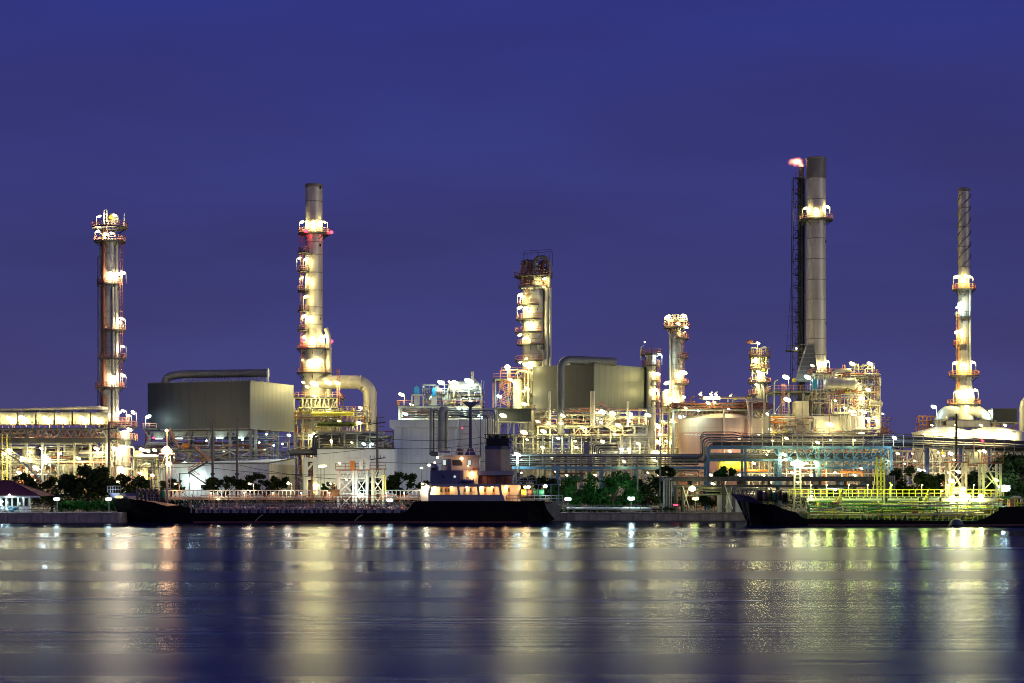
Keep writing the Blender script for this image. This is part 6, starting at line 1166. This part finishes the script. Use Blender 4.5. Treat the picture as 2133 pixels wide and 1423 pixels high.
m = MB(); m.add([tp[0], tp[7], tp[6], tp[5], (xs(1128), Yc - 3.4, -.6), (xs(1132), Yc - 4.7, .3), (xs(1134), Yc - 5.3, za * .5)], [(0, 1, 2, 3, 4, 5, 6)]); m.add([tp[2], tp[3], tp[4], tp[5], (xs(1128), Yc + 3.4, -.6), (xs(1134), Yc + 5.9, za)], [(0, 1, 2, 3, 4, 5)]); m.build('stern_plate', 'hull', T)
MB().bx(xs(402), xs(1085), Yn - .012, Yn + .05, -.3, .28).build('boot_top', 'deckred', T); MB().bx(xs(385), xs(858), Yn + .25, Yc + HB - .25, zm - .3, zm).build('main_deck', 'deckred', T); MB().bx(xs(856), xs(1150), Yn + .3, Yc + HB - .3, za - .25, za - .02).build('aft_deck', 'deckred', T)
MB().prism([(xs(262), Yn + 2.4, zq(1040)), (xs(345), Yn + .4, zq(1055)), (xs(345), Yc + HB - .4, zq(1055)), (xs(262), Yc + HB - 2.4, zq(1040))], (0, 0, .1)).build('fore_deck', 'deckred', T)
m = MB(); m.prism([(X(225, Yc), Yc - .1, Z(1026, Yc)), (xs(254), Yn + 1.7, zq(1029)), (xs(266), Yn + 1.3, zq(1041)), (X(234, Yc), Yc - .5, Z(1036.5, Yc))], (0, .12, 0)); m.prism([(X(225, Yc), Yc + .1, Z(1026, Yc)), (xs(254), Yc + HB - 1.7, zq(1029)), (xs(266), Yc + HB - 1.3, zq(1041)), (X(234, Yc), Yc + .5, Z(1036.5, Yc))], (0, -.12, 0)); m.build('bulwark', 'shipblue', T)
b = MB()
for px, s_ in ((236, 1), (245, 1.1)): b.ell((xs(px), Yn + 3.0 - (px - 236) * .09, zq(1035.5)), (.5, .1, .25), 12, 6)
b.build('fairlead', 'fairlead_glow', T)  # fairleads given a glow of their own, no lamp sits there
railing(T, [(X(225, Yc), Yc - .2, Z(1026, Yc)), (xs(243), Yn + 3, zq(1026))], 'shipwhite', 1.1, .8); MB().bx(xs(243), xs(280), Yn + 2.6, Yn + 2.8, zq(1033), zq(1027)).build('breakwater', 'shipwhite', T)
for i, px in enumerate((284, 292, 300, 308, 316)): MB().tube([(xs(px), Yn + 1 + i * .3, zq(1044)), (xs(px), Yn + 1 + i * .3, zq(1022)), (xs(px + 3), Yn + 1 + i * .3, zq(1019)), (xs(px + 6), Yn + 1 + i * .3, zq(1024))], .24, 8, .6).build('vent_pipe', 'darksteel', T)
for px, py in ((302, 1030), (330, 1033), (315, 1030)): winch(T, (xs(px), Yn + 3, zq(py)), .75, 1.1, 'rust', 'x')
MB().ell((xs(336), Yn + 1.2, zq(1030)), (.5, .5, .8), 8, 6).build('canvas_cover', 'green', T); railing(T, [(xs(306), Yn + .3, zq(1043)), (xs(332), Yn + .3, zq(1043))], 'shipwhite', 1.1, .9)
# foremast with orange deck lights
fx, fy = X(348, Yc), Yc; o = MB().cyl((fx, fy, zq(1050)), (fx, fy, Z(893, Yc)), .2, .12, 10).build('foremast', 'shipwhite', T)
MB().bar((fx - 1.4, fy, Z(945, Yc)), (fx + 1.4, fy, Z(945, Yc)), .22).build('crosstree', 'shipwhite', o)
for s_ in (-1, 1): MB().bar((fx, fy, Z(940, Yc)), (fx + s_ * 3.2, fy, zq(1035)), .07).build('stay', 'shipwhite', o)
ladder(T, fx + .4, fy - .35, zq(1045), Z(950, Yc), 'shipwhite', .45, False)
for px, py, s_, pw in ((347, 897, .3, 300), (347, 936, .62, 700), (340, 939, .4, 250), (354, 940, .4, 300), (347, 948, .3, 200), (351, 967, .5, 500)): bulb(T, P(px, py, Yc - .6), 'k' if py == 936 else 'o', s_, pw, 'deck_lamp')
# cargo deck
b = MB(); n = 46
for i in range(n + 1): x = xs(398) + (xs(842) - xs(398)) * i / n; b.bar((x, Yn + .2, zm + .02), (x + (.25 if i % 4 == 2 else 0), Yn + .2, zm + 1.55), .13 if i % 4 else .2)
for k_ in (1.55,): b.bar((xs(398), Yn + .2, zm + k_), (xs(842), Yn + .2, zm + k_), .12)
b.build('railing', 'shipwhite', T)
b = MB(); n = 34
for i in range(n + 1): x = xs(410) + (xs(860) - xs(410)) * i / n; b.bar((x, Yc + HB - .3, zm), (x, Yc + HB - .3, zm + 1.6), .12)
b.bar((xs(400), Yc + HB - .3, zm + 1.6), (xs(860), Yc + HB - .3, zm + 1.6), .12); b.build('railing', 'shipwhite', T)
for i in range(6): y_ = Yc - 2.4 + i * .7; pipe(T, [(xs(400 + i * 8), y_, zm + .7 + .12 * (i % 3)), (xs(850 - i * 6), y_, zm + .7 + .12 * (i % 3))], .18 + .03 * (i % 3), 'rust' if i % 2 else 'shipwhite')
MB().bx(xs(405), xs(868), Yc - .7, Yc + .7, zm + 1.9, zm + 2.05).build('catwalk', 'darksteel', T); railing(T, [(xs(405), Yc - .65, zm + 2.05), (xs(868), Yc - .65, zm + 2.05)], 'rust', 1.05, 1.6)
MB().bx(xs(412), xs(852), Yn + 1.5, Yn + 9, zm + .01, zm + .75).build('trunk_deck', 'shipnavy', T)
rg = random.Random(77)
for i in range(30): x = xs(408 + i * 14.6); pipe(T, [(x, Yc - 3 + rg.uniform(-1, 1), zm), (x, Yc - 3, zm + rg.uniform(.9, 1.7)), (x + rg.uniform(.4, 1.2), Yc - 3, zm + rg.uniform(.7, 1.5)), (x + .9, Yc - 2, zm + .3)], rg.choice((.08, .11, .16)), rg.choice(('shipwhite', 'red', 'shipwhite', 'rust', 'shipblue')), 6)
for i in range(9): x = xs(430 + i * 46); MB().cyl((x, Yc - 3.6, zm), (x, Yc - 3.6, zm + .9), .55, n=14).build('tank_hatch', 'shipwhite', T); MB().cyl((x, Yc - 3.6, zm + .9), (x, Yc - 3.6, zm + 1.0), .65, n=14).build('hatch_lid', 'red' if i % 3 == 0 else 'shipwhite', T)
for i in range(22): x = xs(405 + i * 20); MB().prism([(x, Yn + .6, zm), (x + .7, Yn + .6, zm), (x + .25, Yn + .6, zm + 1.0), (x, Yn + .6, zm + 1.0)], (0, .08, 0)).build('deck_bracket', 'shipwhite', T)
for i, px in enumerate((640, 684)): MB().bar((xs(px), Yc + 1, zm), (xs(px), Yc + 1, zm + 6.5 - i * 1.2), .25).build('hose_post', 'orange', T)
MB().bx(xs(675), xs(700), Yc, Yc + .4, zm + 3, zm + 4.2).build('manifold_board', 'wood', T)
for px, k_, pw in ((430, 'o', 90), (500, 'k', 80), (560, 'o', 80), (620, 'k', 90), (680, 'k', 80), (745, 'k', 200), (800, 'k', 220), (838, 'k', 200)): bulb(T, (xs(px), Yc - 1.2, zm + 3.6), k_, .13, pw, 'deck_lamp'); MB().bar((xs(px), Yc - .9, zm + 2), (xs(px), Yc - .9, zm + 3.7), .08).build('lamp_post', 'shipwhite', T)
for px in (548, 755): pipe(T, [(xs(px), Yn - .1, zm - .1), (xs(px - 8), Yn - .25, zm - .5), (xs(px - 16), Yn - .25, .3)], .09, 'rope', 6, .2, 'mooring_rope')
# deckhouse: side plating with three big openings, lit passage behind it
z1_, z2_ = za, zq(1031); z3_ = zq(1014); zt_ = zq(1010)
sp = MB(); edges = [(894, 897), (953, 957), (994, 999), (1040, 1046)]
sp.prism([(xs(892), Yn + .1, z1_), (xs(1052), Yn + .1, z1_), (xs(1048), Yn + .1, z2_), (xs(893.5), Yn + .1, z2_)], (0, .12, 0)); sp.bx(xs(896), xs(1044), Yn + .1, Yn + .22, z3_, zt_)
for a, c_ in ((953, 957.5), (994, 998.5), (1040, 1045)): sp.prism([(xs(a + 1), Yn + .1, z2_), (xs(c_ + 1), Yn + .1, z2_), (xs(c_ - 1), Yn + .1, z3_), (xs(a - 1), Yn + .1, z3_)], (0, .12, 0))
sp.prism([(xs(893), Yn + .1, z2_), (xs(896), Yn + .1, z2_), (xs(899), Yn + .1, z3_), (xs(896), Yn + .1, z3_)], (0, .12, 0)); sp.build('side_plating', 'shipwhite', T)
MB().bx(xs(894), xs(1085), Yn + 1.7, Yc + HB - 1.7, z1_, zt_ - .02).build('deckhouse_wall', 'cream', T); MB().bx(xs(893), xs(1165), Yn + .05, Yc + HB - .05, zt_, zt_ + .15).build('boat_deck', 'shipwhite', T)
for px in (918, 928, 934, 968, 980, 1010, 1028, 1060): d_ = MB().bx(xs(px - 2.6), xs(px + 2.6), Yn + 1.62, Yn + 1.69, z1_ + .1, zt_ - .35).build('cabin_door', 'wood', T); MB().bx(xs(px - 1.4), xs(px + 1.4), Yn + 1.58, Yn + 1.615, zt_ - 1.2, zt_ - .6).build('pane', 'glassdark', d_)
for px, s_ in ((905, 1), (940, 1), (972, 1), (1003, 1.6), (1025, 1), (1054, 1.6)): bulb(T, (xs(px), Yn + 1.2, z3_ - .1), 'o' if px != 972 else 'k', .2 * s_, 70 * s_, 'passage_lamp')
bulb(T, (xs(888), Yn + 1, zq(1015)), 'w', .4, 500, 'deck_lamp'); MB().bx(xs(876), xs(891), Yn + 1.4, Yn + 3.4, za, zq(1012)).build('forward_locker', 'shipwhite', T); bulb(T, (xs(1094), Yn + .8, zq(1015)), 'o', .28, 260, 'deck_lamp'); bulb(T, (xs(1136), Yn + .8, zq(1013)), 'c', .34, 420, 'deck_lamp'); bulb(T, (xs(1101), Yn + .8, zq(1014.5)), 'k', .3, 120, 'deck_lamp')
for px in (1085, 1098, 1122, 1148, 1164): MB().bar((xs(px), Yn + .2, za), (xs(px), Yn + .2, zt_), .13).build('awning_post', 'shipwhite', T)
railing(T, [(xs(1055), Yn + .2, za), (xs(1172), Yn + 1.2, za)], 'shipwhite', 1.05, .9)
for px, m_ in ((1091, 'yellow'), (1106, 'rust'), (1114, 'green'), (1127, 'green')): winch(T, (xs(px), Yn + 2.2, zq(1029)), .95, 1.0, m_)
railing(T, [(xs(1065), Yn + .2, zt_ + .15), (xs(1117), Yn + .2, zt_ + .15)], 'shipwhite', 1.1, .7)
# second tier and bridge
zb1 = zt_ + .15; zb2 = zq(980)
MB().bx(xs(896), xs(965), Yn + .4, Yc + HB - .4, zb1, zb2).build('second_tier', 'shipblue', T)
for i in range(8): MB().bx(xs(897.5 + i * 8.5) , xs(898.1 + i * 8.5), Yn + .36, Yn + .398, zb1, zb2).build('plating_rib', 'shipblue', T)
for px in (923, 947): MB().cyl((xs(px), Yn + .41, zq(993)), (xs(px), Yn + .33, zq(993)), .2, n=14).build('porthole', 'wincool' if px == 947 else 'glassdark', T)
MB().bx(xs(965) + .01, xs(996), Yn + .7, Yc + HB - .7, zb1, zb2).build('aft_lobby', 'cream', T); MB().bx(xs(972), xs(977), Yn + .64, Yn + .698, zq(997), zq(994)).build('vent_grille', 'black', T); bulb(T, (xs(983), Yn + .35, zq(985)), 'o', .26, 170, 'deck_lamp')
drum(T, (xs(968), Yn + .3, zq(1002)), (xs(985), Yn + .3, zq(1002)), .42, 'shipblue', None, 2, 'life_raft')
m = MB(); m.prism([(xs(897), Yn + .3, zb2), (xs(913), Yn + .3, zb2), (xs(913), Yn + .3, zq(974)), (xs(908), Yn + .3, zq(966)), (xs(897), Yn + .3, zq(966))], (0, 1.2, 0)); m.build('bridge_wing', 'shipblue', T); MB().bx(xs(897.5), xs(908), Yn + .24, Yn + .298, zq(979), zq(974)).build('wing_opening', 'black', T); MB().bx(xs(899), xs(914), Yn + .4, Yn + 1.4, zq(965.5), zq(964.5)).build('wing_top', 'tankwhite', T)
bulb(T, (xs(893.5), Yn + .6, zq(969)), 'w', .25, 60, 'navigation_lamp'); bulb(T, (xs(911), Yn + .8, zq(953)), 'w', .2, 50, 'navigation_lamp'); bulb(T, (xs(905), Yn + .7, zq(964)), 'k', .2, 60, 'wing_lamp')
zb3 = zq(951); MB().bx(xs(919), xs(998), Yn + 2.0, Yc + HB - 2.0, zb2, zb3).build('wheelhouse', 'shipwhite', T); MB().bx(xs(914), xs(1002), Yn + 1.4, Yc + HB - 1.4, zb3 + .01, zb3 + .25).build('bridge_roof', 'shipwhite', T)
for px, w_, m_ in ((925, 3, 'wincool'), (934.5, 3.2, 'wincool'), (949, 6, 'glassdark'), (959, 3, 'glassdark'), (977, 3, 'wincool')): f = MB().bx(xs(px - w_) - .06, xs(px + w_) + .06, Yn + 1.93, Yn + 1.985, zq(969.5), zq(957.5)).build('window', 'shipnavy', T); MB().bx(xs(px - w_), xs(px + w_), Yn + 1.88, Yn + 1.925, zq(968.5), zq(958.5)).build('pane', m_, f)
MB().bx(xs(931), xs(939), Yn + 1.86, Yn + 1.98, zb2, zq(956)).build('door', 'shipnavy', T)
bulb(T, (xs(961), Yn + 1.0, zq(955)), 'o', .3, 110, 'deck_lamp'); bulb(T, (xs(975), Yn + .9, zq(971)), 'o', .12, 60, 'deck_lamp')
railing(T, [(xs(916), Yn + 1.5, zb3 + .25), (xs(1002), Yn + 1.5, zb3 + .25)], 'shipwhite', 1.2, .9); MB().bx(xs(914), xs(937), Yn + 1.42, Yn + 1.46, zq(943), zq(939)).build('name_board', 'shipblue', T)
shell(T, xs(956), Yc - 2, [(.55, zb3), (.6, zq(936)), (.5, zq(934)), (.1, zq(933))], 'stack_dark', 14, 'compass_housing')
mx_, my_ = X(980, Yc), Yc; o = MB().cyl((mx_, my_, zb3), (mx_, my_, Z(846, Yc)), .34, .28, 12).build('mainmast', 'shipblue', T); shell(T, mx_, my_, [(1.1, zb3 + .2), (.5, zb3 + 1.4), (.34, zb3 + 1.6)], 'shipblue', 14, 'mast_foot')
m = MB(); m.prism([(mx_ - 1.4, my_ - .6, Z(838, Yc)), (mx_ + 1.7, my_ - .6, Z(838, Yc)), (mx_ + .25, my_ - .6, Z(849, Yc)), (mx_ - .25, my_ - .6, Z(849, Yc))], (0, 1.2, 0)); m.build('crows_nest', 'boxlight', o); rr_ = MB(); rail(rr_, (mx_ - 1.4, my_ - .6, Z(838, Yc)), (mx_ + 1.7, my_ - .6, Z(838, Yc)), 1.0, .8); rr_.bar((mx_ - 1.6, my_ - .6, Z(826, Yc)), (mx_ + 1.8, my_ - .6, Z(826, Yc)), .18); rr_.build('nest_railing', 'darksteel', o)
for py in (889, 904): MB().bar((mx_ - 1.4, my_, Z(py, Yc)), (mx_, my_, Z(py, Yc)), .12).build('spreader', 'red', o)
bulb(T, (mx_ - 1.4, my_ - .2, Z(892, Yc)), 'r', .14, 15, 'navigation_lamp'); MB().bar((mx_ - 1.9, my_ - .3, Z(866, Yc)), (mx_, my_ - .3, Z(871, Yc)), .3).build('radar', 'darksteel', o)
for a, c_ in (((mx_, my_, Z(850, Yc)), (xs(945), Yc - 2, zb3)), ((mx_, my_, Z(850, Yc)), (xs(1012), Yc - 2, zb3))): MB().bar(a, c_, .04).build('stay', 'darksteel', o)
MB().bar((X(1001, Yc), my_, zb3), (X(1001, Yc), my_, Z(866, Yc)), .16).build('signal_mast', 'shipwhite', T)
# funnel
fz0, fz1, fz2 = zq(981), zq(935), zq(904); xa, xb = xs(1010), xs(1063); ym = Yc - 2.2
m = MB(); poly = lambda z: [(xa, ym, z), (xs(1044), ym, z), (xb, ym + 1.6, z), (xb, ym + 4.4, z), (xa, ym + 4.4, z)]
MB().prism(poly(zb2 - 1.9), (0, 0, fz1 - zb2 + 1.9)).build('funnel', 'funnel', T); m = MB(); m.prism([(x + (.05 if x > xa else -.05), y - .05, z) for x, y, z in poly(fz1 + .01)], (0, 0, zq(928) - fz1)); m.build('funnel_band', 'shipnavy', T)
m = MB()
for i in range(7): x = xa + (xb - xa) * i / 6; m.bar((x, ym - .1, zq(928)), (x, ym - .1, fz2), .1)
for py in (904, 912, 920): m.bar((xa - .2, ym - .1, zq(py)), (xb + .1, ym - .1, zq(py)), .12)
m.build('funnel_cage', 'black', T)
for px, r_ in ((1020, .5), (1036, .8), (1052, .6)): MB().cyl((xs(px), ym + 2, fz1), (xs(px), ym + 2, zq(905)), r_, n=14).build('exhaust', 'black', T)
MB().bx(xs(1012), xs(1060), ym + 1.2, ym + 3, fz1, zq(912)).build('silencer', 'black', T)
MB().bx(xs(994), xs(1070), Yn + .2, Yc + HB - .2, zq(990), zq(981)).build('boat_deck_top', 'shipwhite', T); MB().bx(xs(998), xs(1064), Yn + 1.2, Yc + HB - 1.2, zb1, zq(990) - .01).build('engine_casing', 'rust', T)
for px in (1000, 1016, 1034, 1052, 1066): MB().bar((xs(px), Yn + .35, zb1), (xs(px), Yn + .35, zq(990)), .14).build('stanchion', 'shipnavy', T)
for px, k_ in ((1086, 'k'),): bulb(T, (xs(px), Yn + .4, zq(985)), k_, .16, 60, 'deck_lamp')
MB().bar((xs(1073), Yn + .4, zt_), (xs(1073), Yn + .4, zq(966)), .12).build('flag_staff', 'shipwhite', T); MB().bx(xs(984), xs(996), Yn + .5, Yn + 1.4, zb2, zq(974)).build('deck_box', 'rust', T)
MB().tube([(X(1160, Yn), Yn + 1, za - .4), (X(1200, 308), 308, 2.2), (X(1320, 312), 312, 1.9), (X(1420, 313), 313, 1.75)], .05, 5, 0).build('mooring_line', 'rope', T)

# second tanker at the right, lit yellow green
Yc = 284.0; HB = 6.0; Yn = Yc - HB; xs = lambda px: X(px, Yn); zq = lambda py: Z(py, Yn)
T = thing('second_tanker', 'black hulled tanker lit yellow green with its bow facing left at the right', 'ship', (xs(1850), Yc, 0))
st = [(X(1535, Yc), Z(1043, Yc), .25, X(1560, Yc), .08), (X(1547, Yc), Z(1046, Yc), 2.4, X(1564, Yc), .5), (xs(1562), zq(1048), 4.6, xs(1572), 2.2), (xs(1588), zq(1050), 5.8, xs(1590), 4.4), (xs(1612), zq(1051), 6, xs(1612), 5.7), (xs(1636), zq(1062), 6, xs(1636), 6), (xs(1658), zq(1067), 6, xs(1658), 6), (xs(1672), zq(1079), 6, xs(1672), 6), (xs(1682), zq(1081), 6, xs(1682), 6), (xs(2030), zq(1086), 6, xs(2030), 6), (xs(2050), zq(1080), 6, xs(2050), 6), (xs(2075), zq(1066), 6, xs(2075), 6), (xs(2098), zq(1056), 6, xs(2098), 6), (xs(2240), zq(1054), 6, xs(2240), 6), (xs(2400), zq(1054), 5.5, xs(2400), 4.0)]
hull(T, Yc, st); zm = zq(1083)
MB().bx(xs(1684), xs(2200), Yn - .012, Yn + .05, -.3, .22).build('boot_top', 'deckred', T)
MB().bx(xs(1660), xs(2060), Yn + .25, Yc + HB - .25, zm - .4, zm - .1).build('main_deck', 'deckgreen', T); MB().bx(xs(1690), xs(2060), Yc - 2, Yc + HB - .5, zm - .09, zm + 1.2).build('trunk_deck', 'deckgreen', T)
MB().prism([(xs(1560), Yn + 2.4, zq(1047)), (xs(1640), Yn + .4, zq(1063)), (xs(1640), Yc + HB - .4, zq(1063)), (xs(1560), Yc + HB - 2.4, zq(1047))], (0, 0, .1)).build('fore_deck', 'deckgreen', T); MB().bx(xs(2092), xs(2390), Yn + .3, Yc + HB - .3, zq(1057), zq(1055.5)).build('aft_deck', 'deckgreen', T)
m = MB(); m.prism([(X(1521, Yc), Yc - .1, Z(1028, Yc)), (xs(1566), Yn + 1.0, zq(1034)), (xs(1590), Yn + .1, zq(1051)), (X(1537, Yc), Yc - .4, Z(1045, Yc))], (0, .12, 0)); m.prism([(X(1521, Yc), Yc + .1, Z(1028, Yc)), (xs(1566), Yc + HB - 1.0, zq(1034)), (xs(1590), Yc + HB - .1, zq(1051)), (X(1537, Yc), Yc + .4, Z(1045, Yc))], (0, -.12, 0)); m.build('bulwark', 'shipblue', T)
railing(T, [(X(1521, Yc), Yc - .2, Z(1028, Yc)), (xs(1566), Yn + 1, zq(1034))], 'shipwhite', 1.2, .8)
o = MB().bar(P(1545, 1042, Yc - 4), P(1552, 1068, Yc - 4.2), .3).build('anchor', 'black', T); MB().prism([P(1546, 1066, Yc - 4.4), P(1558, 1066, Yc - 4.4), P(1555, 1074, Yc - 4.4), P(1549, 1074, Yc - 4.4)], (0, .3, 0)).build('fluke', 'black', o)
for px, py, m_, r_ in ((1585, 1033, 'rust', 1.05), (1596, 1034, 'wood', .95), (1607, 1030, 'yellow', 1.0), (1618, 1036, 'green', 1.0), (1628, 1031, 'rust', .9), (1640, 1037, 'leafdark', .95)): winch(T, (xs(px), Yn + 2.2 + (px % 3) * .5, zq(py)), r_, .75, m_)
for i in range(7): x = xs(1545 + i * 4); MB().bar((x, Yn + 2.5, zq(1040)), (x + .6 * (-1) ** i, Yn + 2.5, zq(1020)), .14).build('chain_stopper', 'rust', T)
# foremast with yellow lamp
fx = X(1661, Yc); b = MB()
for s_ in (-.55, .55): b.bar((fx + s_, Yc, zq(1063)), (fx + s_ * .8, Yc, Z(965, Yc)), .26)
for i in range(12): z = zq(1060) + i * .55; b.bar((fx - .55, Yc, z), (fx + .55, Yc, z), .1)
b.build('foremast', 'shipwhite', T); MB().bar((fx, Yc, Z(965, Yc)), (fx, Yc, Z(905, Yc)), .14).build('topmast', 'steel', T)
for px, py, s_, pw in ((1661, 966, .75, 800), (1652, 966, .45, 200), (1670, 967, .45, 200), (1700, 964, .35, 150)): bulb(T, P(px, py, Yc - .9), 'l', s_, pw, 'deck_lamp')
MB().bar(P(1648, 968, Yc), P(1701, 968, Yc), .14).build('yard', 'shipwhite', T)
# deck rails, pipes and catwalk
b = MB(); n = 30
for i in range(n + 1): px = 1684 + (2050 - 1684) * i / n; z0_ = zq(1081 + (px - 1684) * .0145); b.bar((xs(px), Yn + .2, z0_), (xs(px) + (.45 if i % 3 == 1 else 0), Yn + .2, z0_ + 1.05), .15 if i % 3 else .2)
b.bar((xs(1672), Yn + .2, zq(1068)), (xs(2050), Yn + .2, zq(1072.5)), .14); b.build('railing', 'yellow', T)
zc_ = zq(1043); MB().bx(xs(1680), xs(2110), Yc - .8, Yc + .8, zc_ + .5, zc_ + .62).build('catwalk', 'steel', T); railing(T, [(xs(1655), Yc - .75, zc_ + .62), (xs(2110), Yc - .75, zc_ + .62)], 'yellow', 1.1, 1.0, .06)
for a, c_, r_ in ((1690, 1850, .34), (1862, 1925, .34), (1935, 1970, .42), (1975, 2030, .42), (2035, 2098, .42)): pipe(T, [(xs(a), Yc - 1.4, zc_), (xs(c_), Yc - 1.4, zc_)], r_, 'shipwhite', 10)
for i in range(5): pipe(T, [(xs(1690), Yc - 2.2 - .5 * i, zm + .5 + .25 * (i % 3)), (xs(2060), Yc - 2.2 - .5 * i, zm + .5 + .25 * (i % 3))], .14, 'yellow' if i % 2 else 'cream')
clutter(T, xs(1690), xs(2085), Yc - 4.6, Yc - .5, zm + .2, zc_ - .2, 120, 141, ('shipwhite', 'cream', 'yellow', 'deckgreen', 'green'), .05, .13, .45)
for i in range(26): px = 1695 + i * 14.5; MB().bar((xs(px), Yc - 1.2, zm), (xs(px), Yc - 1.2, zc_ + .5), .14).build('catwalk_post', 'cream', T)
for px, d_ in ((1742, 20), (1928, 16)): stair(T, (xs(px), Yc - 3.4, zm + .2), (xs(px + d_), Yc - 3.4, zc_ + .8), .8, 'yellow', 'cream')
for i in range(12): px = 1700 + i * 30; MB().prism([(xs(px), Yn + .5, zm), (xs(px + 9), Yn + .5, zm), (xs(px + 9), Yn + .5, zm + .9)], (0, .1, 0)).build('deck_bracket', 'deckgreen', T)
for px in (1870, 2000): MB().tube([(xs(px), Yc, zc_ + .6), (xs(px), Yc, zc_ + 2.0), (xs(px + 5), Yc, zc_ + 2.4), (xs(px), Yc, zc_ + 2.9)], .14, 8, .4).build('vent', 'yellow', T)
for px in (1733, 1820, 1870, 1935, 1990, 2045, 1700, 1780): light(T, (xs(px), Yc - 3.2, zc_ + 2.4), 'g', 560, .25); bulb(T, (xs(px), Yc - 1.4, zc_ + 2.5), 'g', .13, 0, 'deck_lamp'); MB().bar((xs(px), Yc - 1.1, zc_ + .6), (xs(px), Yc - 1.1, zc_ + 2.5), .08).build('lamp_post', 'cream', T)
for px, py, s_, k_, pw in ((2006, 1019, .4, 'c', 350), (2006, 1031, .55, 'l', 700), (1984, 1037, .45, 'w', 500), (2018, 1034, .35, 'l', 300), (2043, 1034, .45, 'l', 500), (1690, 1034, .2, 'w', 100)): bulb(T, P(px, py, Yc - 1.9), k_, s_, pw, 'deck_lamp'); MB().bar(P(px, py, Yc - 1.4), P(px, 1042, Yc - 1.0), .08).build('lamp_post', 'cream', T)
MB().bx(xs(2003), xs(2022), Yc, Yc + 1.5, zc_ + 1, zc_ + 2.2).build('crane_cab', 'cream', T); railing(T, [(xs(2000), Yc - .6, zc_ + 1), (xs(2024), Yc - .6, zc_ + 1)], 'yellow'); MB().bx(xs(2108), xs(2116), Yn + 1, Yn + 2, zq(1056), zq(1040)).build('locker', 'red', T)
railing(T, [(xs(2100), Yn + .3, zq(1055.5)), (xs(2240), Yn + .3, zq(1055.5))], 'yellow', 1.3, 1.0); clutter(T, xs(2095), xs(2180), Yn + 1.5, Yc, zq(1055), zq(1035), 20, 142, ('yellow', 'cream', 'deckgreen'), .07, .16, .4)
MB().tube([P(1560, 1070, Yc - 2), P(1553, 1092, Yc - 2.5)], .06, 5, 0).build('mooring_line', 'rope', T)
by = 270.0; x = X(1992, by); T = thing('mooring_buoy', 'small rounded grey mooring buoy floating beside the second tanker', 'buoy', (x, by, 0)); MB().lathe(x, by, [(1.05, -.3), (1.15, .15), (1.0, .7), (.62, 1.1), (.2, 1.25), (.02, 1.27)], 20).build('float', 'boxolive', T); MB().lathe(x, by, [(1.16, .12), (1.22, .2), (1.15, .3)], 20).build('fender_ring', 'black', T)
# ---------------------------------------------------------------- 26 background process rows that close the view behind the units
for i, (a, c_, Yb, pt, n, k_, pw, lab) in enumerate(((-60, 300, 440, 930, 150, 'y', 700, 'dim pipe maze behind the air coolers at the far left'), (300, 640, 455, 925, 120, 'k', 120, 'dim steel and pipe rows seen through the legs of the dark box'), (640, 840, 455, 900, 90, 'y', 350, 'pipe rows behind the bent duct and the long white store'), (1030, 1420, 460, 880, 170, 'y', 260, 'dense pipe rows glowing behind the olive furnace legs'), (1590, 1860, 455, 900, 100, 'y', 350, 'pipe rows behind the heater complex house'), (1850, 2180, 455, 925, 120, 'y', 220, 'dim pipe rows behind the white domed tanks'))):
    xa, xb = X(a, Yb), X(c_, Yb); T = thing('rear_pipe_unit', lab, 'process unit', ((xa + xb) / 2, Yb, G)); zs_ = [Z(990, Yb), Z(965, Yb), Z(940, Yb)] + ([Z(910, Yb)] if pt < 915 else [])
    frame(T, xa, xb, Yb, Yb + 6, zs_, max(4, int((c_ - a) / 26)), 2, 'greysteel', .3, .35, decks=tuple(zs_[:2]), seed=40 + i)
    clutter(T, xa, xb, Yb - 2, Yb + 4, G, Z(pt, Yb), n, 200 + i, ('steel', 'clad', 'darksteel', 'greysteel', 'rust', 'darksteel'), .08, .3, .7)
    for j in range(int((c_ - a) / 90)): drum(T, P(a + 30 + j * 90, 975 - 20 * (j % 3), Yb + 2), P(a + 75 + j * 90, 975 - 20 * (j % 3), Yb + 2), 1.2, 'greysteel' if j % 2 else 'rust', None, 3)
    rg = random.Random(i)
    for j in range(int((c_ - a) / 38)): lamp(T, P(a + 20 + j * 38 + rg.uniform(-8, 8), rg.uniform(pt + 12, 1000), Yb - 3), k_ if j % 4 else 'w', pw, .3)
# ---------------------------------------------------------------- 27 steam drifting up between the rack and the small columns
sm = bpy.data.materials.new('steam'); sm.use_nodes = True; t = sm.node_tree; t.nodes.clear(); so = t.nodes.new('ShaderNodeOutputMaterial'); pv = t.nodes.new('ShaderNodeVolumePrincipled')
co = t.nodes.new('ShaderNodeTexCoord'); nn = t.nodes.new('ShaderNodeTexNoise'); nn.inputs['Scale'].default_value = .35; nn.inputs['Detail'].default_value = 3; t.links.new(co.outputs['Object'], nn.inputs[0])
mr = t.nodes.new('ShaderNodeMapRange'); mr.inputs[1].default_value = .38; mr.inputs[2].default_value = .75; mr.inputs[3].default_value = 0; mr.inputs[4].default_value = .35; t.links.new(nn.outputs[0], mr.inputs[0]); t.links.new(mr.outputs[0], pv.inputs['Density'])
pv.inputs['Color'].default_value = (.95, .95, .92, 1); t.links.new(pv.outputs[0], so.inputs['Volume']); MATS['steam'] = sm
ps = P(1318, 925, 362); m = MB()
tmp = MB().ell((0, 0, 0), (1, 1, 1), 20, 14); rg = random.Random(4)
m.add([(ps.x + x * 5.2 + z * 1.6, ps.y + y * 1.8, ps.z + z * 2.6 + x * 1.1) for x, y, z in tmp.v], tmp.f, True)
T = m.build('steam_plume', 'steam'); tag(T, 'pale steam plume drifting over the rear pipe rack below the olive box', 'steam')
